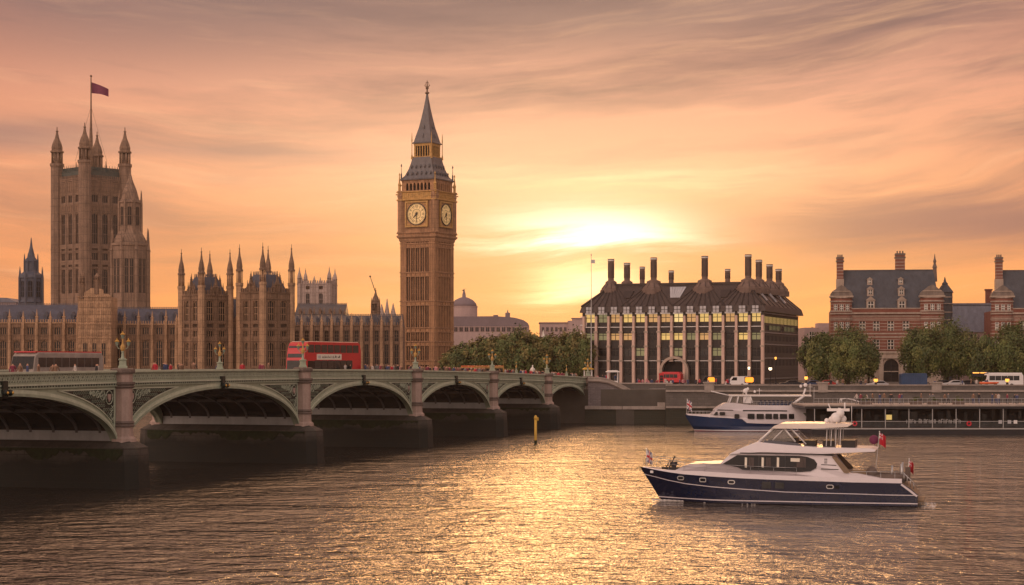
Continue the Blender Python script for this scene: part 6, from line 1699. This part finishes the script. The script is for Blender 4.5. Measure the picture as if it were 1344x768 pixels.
for s__ in (-1, 1):
    b = MB()
    for k in range(14): x = tx(986+k*5); b.tube((x, s__*2.4, tp(0, 532)[1]), (x, s__*2.4, tp(0, 527)[1]), .025, n=4)
    b.tube((tx(986), s__*2.4, tp(0, 527)[1]), (tx(1051), s__*2.4, tp(0, 527)[1]), .035, n=4); b.tube((tx(986), s__*2.4, tp(0, 529.5)[1]), (tx(1051), s__*2.4, tp(0, 529.5)[1]), .025, n=4)
    for k in range(7): x = tx(903+k*5); h_ = hwt(x, 3)-.1; b.tube((x, s__*h_, tp(0, 545)[1]), (x, s__*h_, tp(0, 540)[1]), .025, n=4)
    b.tube((tx(903), s__*(hwt(tx(903), 3)-.1), tp(0, 540)[1]), (tx(933), s__*(hwt(tx(933), 3)-.1), tp(0, 540)[1]), .03, n=4)
    b.build('rail', 'steel', tb)
b = MB()
for k in range(9):
    x = tx(995+k*5.5); 
    for y_ in (-1.4, -.4, .6, 1.6): b.box(x, x+.4, y_-.25, y_+.25, tp(0, 532)[1], tp(0, 532)[1]+.45); b.box(x+.36, x+.44, y_-.25, y_+.25, tp(0, 532)[1]+.4, tp(0, 532)[1]+.85)
b.build('bench_seating', 'navy2', tb)
p = tp(901, 544); staff(tb, p[0], 0, p[1], 2.6, .1, .8, 1.6, 'jack', 4)
p = tp(1066, 556); staff(tb, p[0], -.5, p[1], 6.0, .1, .9, 1.5, 'ensign', 5, 2.6)

# ================================================================ VEHICLES
def wheel_mesh(r=.48, w=.28):
    if ('wh', r) in CACHE: return CACHE[('wh', r)]
    b = MB(); disc(b, r, -w/2, w/2, 0, 18); disc(b, r*.55, -w/2-.02, w/2+.02, 1, 12); CACHE[('wh', r)] = b.mesh('wheel', ['tyre', 'steel']); return CACHE[('wh', r)]
def double_decker(label, loc, rz, L=11.2, ad=True, grp=None):
    """local x: front at 0, tail at L; the near side is -y"""
    t = thing('double_decker_bus', label, 'bus', loc, rz, grp)
    w_ = 1.27; h_ = 4.45
    b = MB()
    poly = [(0, .35), (.02, 1.2), (.10, 2.3), (.35, 3.5), (.75, 4.25), (1.2, h_), (L-.7, h_), (L-.25, h_-.25), (L-.05, h_-.9), (L, 2.4), (L, .35)]
    b.extr(poly[::-1], -w_, w_, 0)
    b.box(1.1, L-.5, -w_+.15, w_-.15, h_-.01, h_+.05, 1)
    o = b.build('body', ['red', 'cream'], t); md = o.modifiers.new('bevel', 'BEVEL'); md.width = .09; md.segments = 2; md.limit_method = 'ANGLE'
    n = 8; seg = (L-1.5)/n
    for i in range(n):
        x0_ = .95+seg*i
        for s_ in (-1, 1):
            b = MB(); b.extr(rrect(0, seg-.14, 0, .95, .12), -.03, .01, 0); 
            if 'bw' not in CACHE: CACHE['bw'] = b.mesh('window', ['glass_grey'])
            obj('window', CACHE['bw'], t, (x0_, s_*w_ if s_ < 0 else w_+.02, 3.15))
            if 1 <= i <= 6: obj('window', CACHE['bw'], t, (x0_, s_*w_ if s_ < 0 else w_+.02, 1.25))
    b = MB(); b.box(.9, L-2.6, -w_-.02, -w_+.01, 1.05, 2.15, 0); b.box(.6, L-1.2, -w_-.012, -w_+.01, .38, .5, 0); b.build('lower_glazing', ['glass'], t)
    b = MB()
    for zf, zg, xf, xg in ((2.55, 3.95, .14, .56), (.95, 2.2, .02, .10)):
        b._add([(xf-.03, -w_+.12, zf), (xf-.03, w_-.12, zf), (xg-.03, w_-.12, zg), (xg-.03, -w_+.12, zg), (xf+.05, -w_+.12, zf), (xf+.05, w_-.12, zf), (xg+.05, w_-.12, zg), (xg+.05, -w_+.12, zg)], [(0,1,2,3)[::-1],(4,5,6,7),(0,1,5,4),(1,2,6,5),(2,3,7,6),(3,0,4,7)])
    b.build('windscreen', 'glass_grey', t)
    if ad:
        b = MB(); b.box(2.9, 8.6, -w_-.035, -w_+.01, 2.28, 2.98, 0)
        rr = random.Random(4); x = 4.1
        while x < 8.2:
            h2 = rr.choice([.22, .34, .30]); b.box(x, x+.07, -w_-.045, -w_-.036, 2.48, 2.48+h2, 1)
            if rr.random() < .6: b.box(x+.07, x+.22, -w_-.045, -w_-.036, 2.48+rr.choice([0, h2-.07]), 2.55+rr.choice([0, h2-.07]) if False else 2.54, 1)
            x += rr.choice([.16, .26, .34])
        b.box(3.15, 3.75, -w_-.044, -w_-.036, 2.45, 2.8, 2)
        b.build('advert_panel', ['cream', 'bronze', 'sky_glass'], t)
    for x in (2.4, L-3.2):
        for s_ in (-1, 1): obj('wheel', wheel_mesh(), t, (x, s_*(w_-.10), .48))
    for s_ in (-1, 1):
        b = MB(); b.box(-.05, .03, -.14, .14, 0, .16); b.build('headlight', 'lamp_white', t, (0, s_*.95, .62))
    return t
def deck_loc(x, y): return BP(x, y, PT(x)-1.149)
double_decker('red double decker bus with white advert panel crossing the bridge', deck_loc(bx_at(387, 5.0), 5.0), BA-R(10), 13.4)
def coach(label, loc, rz, L, h_, cols, name='single_deck_bus', cat='bus', grp=None):
    t = thing(name, label, cat, loc, rz, grp); w_ = 1.25
    b = MB(); b.extr([(0, .3), (.08, 1.2), (.35, h_-.5), (.8, h_-.1), (L-.4, h_-.1), (L-.05, h_-.5), (L, .3)][::-1], -w_, w_, 0)
    o = b.build('body', [cols[0]], t); md = o.modifiers.new('bevel', 'BEVEL'); md.width = .1; md.segments = 2
    b = MB(); b.box(.5, L-.3, -w_+.1, w_-.1, h_-.12, h_, 0); b.build('roof', [cols[1]], t)
    n = max(4, int(L/1.4)); seg = (L-1.6)/n
    for i in range(n):
        for s_ in (-1, 1):
            b = MB(); b.box(0, seg-.08, -.02, .02, 0, h_*.30); b.build('window', 'glass_grey', t, (.8+seg*i, s_*w_, h_*.5))
    b = MB(); b._add([(.04, -w_+.1, h_*.45), (.04, w_-.1, h_*.45), (.36, w_-.1, h_*.84), (.36, -w_+.1, h_*.84)], [(3,2,1,0)]); b.build('windscreen', 'glass', t)
    for x in (2.0, L-2.4):
        for s_ in (-1, 1): obj('wheel', wheel_mesh(.44, .25), t, (x, s_*(w_-.1), .44))
    return t
coach('pale bus with a red roof crossing the bridge at the far left', deck_loc(bx_at(28, 7.2), 7.2), BA-R(4), 11.4, 2.9, ('coping', 'red'))
coach('white coach on the embankment road at the far right', (PX(1291, 352), 352, GZ+.01), R(1), 7.6, 3.0, ('white', 'white'), 'coach', 'coach')
coach('low minibus with pale orange roof on the bridge right of the clock tower', deck_loc(bx_at(612, 4.5), 4.5), BA-R(8), 12.0, 2.15, ('gold_stone', 'orange'))
# red bus standing in the entrance arch
pa = Vector((ox, oy, 0)) + Vector((math.cos(rot)*(bw*7.22-2.7)-math.sin(rot)*(-3.2), math.sin(rot)*(bw*7.22-2.7)+math.cos(rot)*(-3.2), GZ))
coach('small red bus parked before the entrance arch of the office block', pa, rot, 5.4, 2.8, ('red', 'red'))
def car(label, loc, rz, paint, L=4.3, h_=1.45, van=False, grp=None):
    t = thing('van' if van else 'parked_car', label, 'van' if van else 'car', loc, rz, grp); w_ = .88
    key = ('car', paint, van)
    if key not in CACHE:
        b = MB()
        if van: poly = [(0, .3), (0, 1.0), (.9, 1.25), (1.5, 2.1), (L, 2.15), (L, .3)]
        else: poly = [(0, .3), (.02, .7), (.25, .85), (1.25, .95), (1.9, h_-.08), (2.3, h_), (3.2, h_-.02), (3.9, .98), (4.2, .92), (4.3, .6), (4.28, .3)]
        b.extr(poly[::-1], -w_, w_); CACHE[key] = b.mesh('body', [paint])
        b = MB()
        gp = [(1.05, 1.3), (1.5, 1.95), (2.3, 1.95), (2.3, 1.3)] if van else [(1.42, .98), (1.97, h_-.14), (3.15, h_-.12), (3.7, 1.0)]
        for s_ in (-1, 1): b.extr(gp[::-1], s_*w_-.012, s_*w_+.012)
        CACHE[key+('g',)] = b.mesh('window', ['glass'])
    o = obj('body', CACHE[key], t); md = o.modifiers.new('bevel', 'BEVEL'); md.width = .07; md.segments = 2
    obj('window', CACHE[key+('g',)], t)
    for x in (.8, 3.4):
        for s_ in (-1, 1): obj('wheel', wheel_mesh(.32, .2), t, (x, s_*(w_-.07), .32))
    return t
M['car_dark'] = mat('dark_car_paint', (.02, .022, .03), .25, .1); M['car_blue'] = mat('blue_car_paint', (.02, .04, .10), .25, .1); M['car_red'] = mat('red_car_paint', (.30, .02, .02), .25, .1); M['car_silver'] = mat('silver_car_paint', (.4, .4, .42), .3, .1)
for px_, Y_, pnt, lb in ((1060, 362, 'car_blue', 'blue car on the embankment road behind the passenger boat mast'), (1078, 364, 'car_red', 'red car at the foot of the leftmost embankment tree'),
    (1230, 366, 'car_dark', 'black car parked right of the blue container'), (1246, 362, 'car_silver', 'silver car beneath the trees before the slate roofed hall'), (1262, 366, 'car_dark', 'dark car parked just left of the white coach'),
    (1146, 350, 'car_silver', 'silver car passing the arched doorway of the mansion'), (1032, 366, 'car_dark', 'dark car at the right hand corner of the office block')):
    car(lb, (PX(px_-9, Y_), Y_, GZ+.01), random.uniform(-.05, .05), pnt)
car('white van by the glowing lamps before the office block', (PX(952, 372), 372, GZ), R(3), 'white', 4.6, van=True)
car('dark van beneath the arch side of the office block', (PX(916, 374), 374, GZ), R(-4), 'car_dark', 4.6, van=True)
# blue covered container
t = thing('blue_container', 'long low blue covered container beneath the tree before the mansion', 'container', (PX(1183, 376), 376, GZ), 0)
L = 34*376/F; b = MB(); b.box(0, L, 0, 2.2, .35, 2.55)
for k in range(14): b.box(.1+k*.38, .25+k*.38, -.06, -.001, .4, 2.5)
b.extr([(-.05, 2.55), (L+.05, 2.55), (L-.3, 2.75), (.3, 2.75)], -.1, 2.3); b.build('body', 'tarp', t)
b = MB(); 
for x in (.3, L-.6): b.box(x, x+.3, .2, 2.0, 0, .35)
b.build('skid', 'blackline', t)

# ================================================================ STREET FURNITURE ON THE EMBANKMENT
def street_lamp(label, px, Y, py_top, base, mt, s=1.0, glow=.34, cat='street lamp', grp=None):
    t = thing('street_lamp', label, cat, (PX(px, Y), Y, base), 0, grp); zt = PZ(py_top, Y)-base
    b = MB(); b.lathe(0, 0, [(.24, 0), (.24, .3), (.14, .5), (.09, 1.4), (.06, zt-.5), (.12, zt-.45), (.05, zt-.35)], 8); b.build('pole', 'blackline', t)
    b = MB(); b.lathe(0, 0, [(glow*.5, zt-.35), (glow, zt-.1), (glow*.95, zt+.25)], 8); b.build('lamp_glass', mt, t)
    b = MB(); b.lathe(0, 0, [(glow*1.05, zt+.251), (glow*.6, zt+.4), (.04, zt+.6)], 8); b.build('cap', 'blackline', t)
    return t
g2_ = 'lamps along the embankment'
street_lamp('embankment lamp glowing orange between the passenger boat mast and the leftmost tree', 1058, 333, 496, 7.3, 'lamp_warm', grp=g2_)
street_lamp('embankment lamp glowing orange left of the arched mansion doorway', 1149.5, 333, 499, 7.3, 'lamp_warm', glow=.40, grp=g2_)
street_lamp('embankment lamp glowing orange in front of the white coach', 1322, 333, 499, 7.3, 'lamp_warm', glow=.38, grp=g2_)
street_lamp('white lamp on a tall post before the right corner of the office block', 1011, 390, 484, GZ, 'lamp_white', grp=g2_, glow=.38)
street_lamp('lamp with warm light high in front of the side of the office block', 1018, 412, 470, GZ, 'lamp_warm', grp=g2_, glow=.25)
street_lamp('pale lamp on a post before the office block, left of the tall white one', 983, 392, 483, GZ, 'lamp_white', grp=g2_, glow=.25)
def beacon(label, px, Y, py, wpx):
    t = thing('works_light', label, 'warning light', (PX(px, Y), Y, GZ), 0, 'glowing orange roadworks lights')
    w_ = wpx*Y/F/2; z_ = PZ(py, Y)-GZ
    b = MB(); b.box(-.06, .06, -.05, .05, 0, z_-.5); b.box(-w_-.1, w_+.1, .13, .25, z_-.62, z_+.62); b.box(-.6, .6, -.3, .3, 0, .15); b.build('stand', 'blackline', t)
    b = MB(); b.extr(rrect(-w_, w_, -.5, .5, .3), -.1, .12); o = b.build('lit_panel', mat('orange_glow', (.8, .3, .05), .4, .1, emis=(1.0, .30, .02), es=1.5), t, (0, 0, z_))
beacon('glowing orange roadworks light before the office block, left one of two', 933.5, 350, 498.5, 9)
beacon('glowing orange roadworks light before the office block, right one of two', 983.5, 350, 498.5, 11)
t = thing('illuminated_sign', 'low dark board with an orange lit line under the trees by the white coach', 'sign', (PX(1286, 377), 377, GZ), 0)
b = MB(); b.box(-1.7, 1.7, 0, .2, 2.0, 3.2); b.box(-1.5, -1.35, .05, .15, 0, 2.0); b.box(1.35, 1.5, .05, .15, 0, 2.0); b.build('board', 'blackline', t)
b = MB(); b.box(-1.5, -.1, -.03, -.001, 2.75, 2.95); b.box(.1, 1.4, -.03, -.001, 2.75, 2.95); b.build('lit_strip', 'lamp_warm', t)
t = thing('orange_dinghy', 'small orange boat lying on the wall walk before the white coach', 'boat', (PX(1297, 331.4), 331.4, 7.35), 0)
b = MB(); b.tube((-1.5, -.4, .25), (1.2, -.4, .25), .22, .2, 8); b.tube((-1.5, .4, .25), (1.2, .4, .25), .22, .2, 8); b.tube((1.2, -.4, .25), (1.9, 0, .32), .2, .14, 8); b.tube((1.2, .4, .25), (1.9, 0, .32), .2, .14, 8); b.build('tube', 'orange', t)
b = MB(); b.box(-1.5, 1.2, -.3, .3, .06, .14); b.box(-.3, .0, -.35, .35, .2, .3); b.build('floor', 'blackline', t)
t = thing('phone_box', 'red telephone box standing left of the entrance arch of the office block', 'phone box', (PX(868, 372), 372, GZ), 0)
b = MB(); b.box(-.5, .5, -.5, .5, 0, .15); b.box(-.45, .45, -.45, .45, .15, 2.5); b.box(-.52, .52, -.52, .52, 2.5, 2.7); b.extr([(-.48, 2.7), (.48, 2.7), (.3, 2.86), (-.3, 2.86)], -.48, .48); b.build('body', 'red', t)
for k in range(3): b = MB(); b.box(-.34, .34, -.47, -.44, .75+k*.56, 1.22+k*.56); b.build('pane', 'glass_grey', t)
def kiosk(label, px, Y, w_, h_, roofm, legm='white'):
    t = thing('kiosk', label, 'kiosk', (PX(px, Y), Y, PT(0)-1.2 if Y < 350 else GZ), 0)
    b = MB(); b.box(-w_/2, w_/2, 0, 2, 0, h_*.45); 
    for x in (-w_/2, w_/2-.12): b.box(x, x+.12, 0, .12, h_*.45, h_); b.box(x, x+.12, 1.88, 2, h_*.45, h_)
    b.build('counter', legm, t)
    b = MB(); b.box(-w_/2-.3, w_/2+.3, -.4, 2.4, h_, h_+.18); b.extr([(-w_/2-.2, h_+.18), (w_/2+.2, h_+.18), (w_/2-.3, h_+.4), (-w_/2+.3, h_+.4)], -.3, 2.3); b.build('roof', roofm, t)
kiosk('white roofed stall at the bridge end left of the red figures', 804.5, 352, 2.1, 3.1, 'white')
kiosk('yellow roofed stall among the crowd at the end of the bridge', 772, 347, 1.6, 2.6, 'yellow')
t = thing('stone_pedestal', 'white stone statue on a pedestal above the bridge crowd before the trees', 'statue', (PX(699, 372), 372, GZ), 0)
b = MB(); b.sq(0, 0, [(.9, 0), (.8, .4), (.6, .5), (.6, 1.9), (.8, 2.0), (.8, 2.2)]); b.build('pedestal', 'portland', t)
b = MB(); b.lathe(0, 0, [(.4, 2.2), (.38, 2.7), (.28, 3.2), (.36, 3.7), (.3, 3.95), (.12, 4.05), (.16, 4.2), (.15, 4.4), (.05, 4.5)], 10, 0, True); b.tube((.3, 0, 3.8), (.55, -.1, 3.3), .1); b.tube((-.3, 0, 3.8), (-.5, -.15, 3.25), .1); b.build('figure', 'white_frame', t)

# ================================================================ PEOPLE
def person_mesh(pose=0):
    me = bpy.data.meshes.new('body'); s_ = [0, 1, -1]
    sw = [.16, .30, .05, .22][pose]; aw = [.22, .32, .12, .45][pose]
    V = [(0,0,.95),(0,0,1.12),(0,0,1.32),(0,.0,1.46),(0,0,1.55),(0,-.01,1.66),
         (.11,0,.90),(.12,-sw*.5,.50),(.13,-sw+.02,.09),(.13,-sw-.14,.04),
         (-.11,0,.90),(-.12,sw*.4,.50),(-.13,sw,.10),(-.13,sw-.14,.05),
         (.19,0,1.42),(.25,aw*.3,1.14),(.24,-.05+aw*.1,.90),(.23,-.10,.80),
         (-.19,0,1.42),(-.25,-aw*.3,1.14),(-.24,-aw*.6-.05,.95),(-.23,-aw*.7-.08,.87)]
    E = [(0,1),(1,2),(2,3),(3,4),(4,5),(0,6),(6,7),(7,8),(8,9),(0,10),(10,11),(11,12),(12,13),(3,14),(14,15),(15,16),(16,17),(3,18),(18,19),(19,20),(20,21)]
    Rr = [.15,.145,.165,.12,.055,.10,.095,.07,.045,.04,.095,.07,.045,.04,.075,.05,.038,.04,.075,.05,.038,.04]
    me.from_pydata(V, E, []); me.update()
    o = bpy.data.objects.new('tmp', me); col.objects.link(o)
    o.modifiers.new('skin', 'SKIN'); o.modifiers.new('sub', 'SUBSURF').levels = 1
    bpy.context.view_layer.update()
    for i, v_ in enumerate(me.skin_vertices[0].data): v_.radius = (Rr[i], Rr[i]*(.75 if i in (1,2,3) else 1)); v_.use_root = (i == 0)
    dg = bpy.context.evaluated_depsgraph_get(); ev = o.evaluated_get(dg)
    m2_ = bpy.data.meshes.new_from_object(ev); bpy.data.objects.remove(o)
    for n_ in ('car_dark', 'car_dark', 'skin', 'dark'): m2_.materials.append(M[n_])
    for p in m2_.polygons:
        z = p.center.z; x = abs(p.center.x)
        p.material_index = 3 if z > 1.70 or (z > 1.6 and p.center.y > .03) else (2 if z > 1.50 or (x > .2 and z < .86) else (1 if z > .90 else 0)); p.use_smooth = True
    m2_.name = 'person'; return m2_
PMS = [person_mesh(k) for k in range(4)]
CLO = [('dark_coat', (.03, .03, .035), 'dark clothes'), ('maroon_coat', (.22, .04, .07), 'a maroon coat'), ('pale_shirt', (.50, .45, .42), 'a pale top'), ('blue_jacket', (.05, .07, .16), 'a blue jacket'), ('red_jacket', (.45, .03, .05), 'a red jacket'), ('brown_coat', (.20, .12, .08), 'a brown coat'), ('pink_top', (.5, .22, .24), 'a pink top'), ('grey_coat', (.16, .16, .17), 'a grey coat')]
for n_, c, _ in CLO: M[n_] = mat(n_, c, .8, .12)
rr = random.Random(21)
def person(loc, ci, where, grp, s=1.0, face=None):
    me = rr.choice(PMS); o = obj('person', me, None, loc, rr.uniform(0, 6.28) if face is None else face)
    o.scale = (s*rr.uniform(.95, 1.05),)*3
    for i, mn in ((1, CLO[ci][0]), (0, rr.choice(['dark_coat', 'blue_jacket', 'grey_coat']))):
        o.material_slots[i].link = 'OBJECT'; o.material_slots[i].material = M[mn]
    tag(o, 'person in %s %s' % (CLO[ci][2], where), 'person', grp % CLO[ci][2]); return o
x = bx_of_px(470)
while x < -1:                                     # a dense line of walkers on the river side footway
    ci = rr.choice([0, 1, 2, 3, 4, 5, 6, 7, 1, 0]); y_ = rr.uniform(.75, 3.0)
    person(BP(x, y_, PT(x)-1.02), ci, 'in the bridge crowd right of the red bus', 'people in %s in the bridge crowd')
    x += rr.uniform(.55, 1.25)
for k in range(16):
    px_ = rr.uniform(200, 372); x = bx_of_px(px_); ci = rr.choice([0, 3, 4, 5, 1])
    person(BP(x, rr.uniform(.8, 3), PT(x)-1.02), ci, 'walking on the bridge left of the red bus', 'people in %s on the bridge left of the bus')
for k in range(10):
    px_ = rr.uniform(6, 150); x = bx_of_px(px_); ci = rr.choice([0, 3, 2, 5, 1])
    person(BP(x, rr.uniform(.8, 3), PT(x)-1.02), ci, 'on the bridge near the left edge', 'people in %s at the left end of the bridge')
for k in range(34):
    px_ = rr.uniform(775, 1000); ci = rr.choice([4, 4, 1, 6, 0, 2, 3]); Y_ = rr.uniform(342, 380)
    zz_ = GZ+.02 if px_ > 830 else 7.3
    person((PX(px_, Y_), Y_, zz_), ci, 'before the office block', 'people in %s before the office block')
for k in range(24):
    px_ = rr.uniform(1120, 1340); ci = rr.choice([0, 2, 3, 5, 7, 1]); Y_ = rr.uniform(285, 293)
    person((PX(px_, Y_), Y_, pp(531.3)), ci, 'on the roof of the river pontoon', 'people in %s on the pontoon roof')
for k in range(12):
    px_ = rr.uniform(1085, 1340); ci = rr.choice([0, 2, 3, 5, 7]); Y_ = rr.uniform(335, 340)
    person((PX(px_, Y_), Y_, GZ+.14), ci, 'on the pavement before the mansions', 'people in %s on the embankment pavement')
# gulls over the river and by the dome
def gull(label, loc, s, rz):
    t = MB(); t.lathe(0, 0, [(.01, -.35), (.07, -.2), (.10, 0), (.08, .18), (.05, .26), (.01, .34)], 8, 0, True)
    for sg in (-1, 1): t._add([(0, 0, .12), (0, 0, -.1), (sg*.45, .16, -.02), (sg*.5, .17, .10), (sg*1.0, .02, -.05)], [(0,1,2,3), (3,2,4)], 1)
    o = t.build('gull', ['blackline', 'granite_dk'], None, loc); o.rotation_euler = (R(90), R(-15), rz); o.scale = (s,)*3; tag(o, label, 'bird')
gull('small dark bird flying above the dome right of the clock tower', (PX(608, 300), 300, PZ(381, 300)), 1.0, .6)
# ================================================================ HAZE
b = MB(); b.box(-1150, 1150, -420, 1650, -4, 135)
hz_o = b.build('haze', 'dark'); struct(hz_o, 'stuff'); hz_o['label'] = 'thin warm evening haze over the river and city'
m_ = bpy.data.materials.new('haze'); m_.use_nodes = True; nt = m_.node_tree; nt.nodes.clear()
o_n = nt.nodes.new('ShaderNodeOutputMaterial'); pv = nt.nodes.new('ShaderNodeVolumePrincipled')
pv.inputs['Color'].default_value = (.98, .84, .74, 1); pv.inputs['Density'].default_value = .00008; pv.inputs['Anisotropy'].default_value = .35
nt.links.new(pv.outputs[0], o_n.inputs['Volume']); hz_o.data.materials[0] = m_
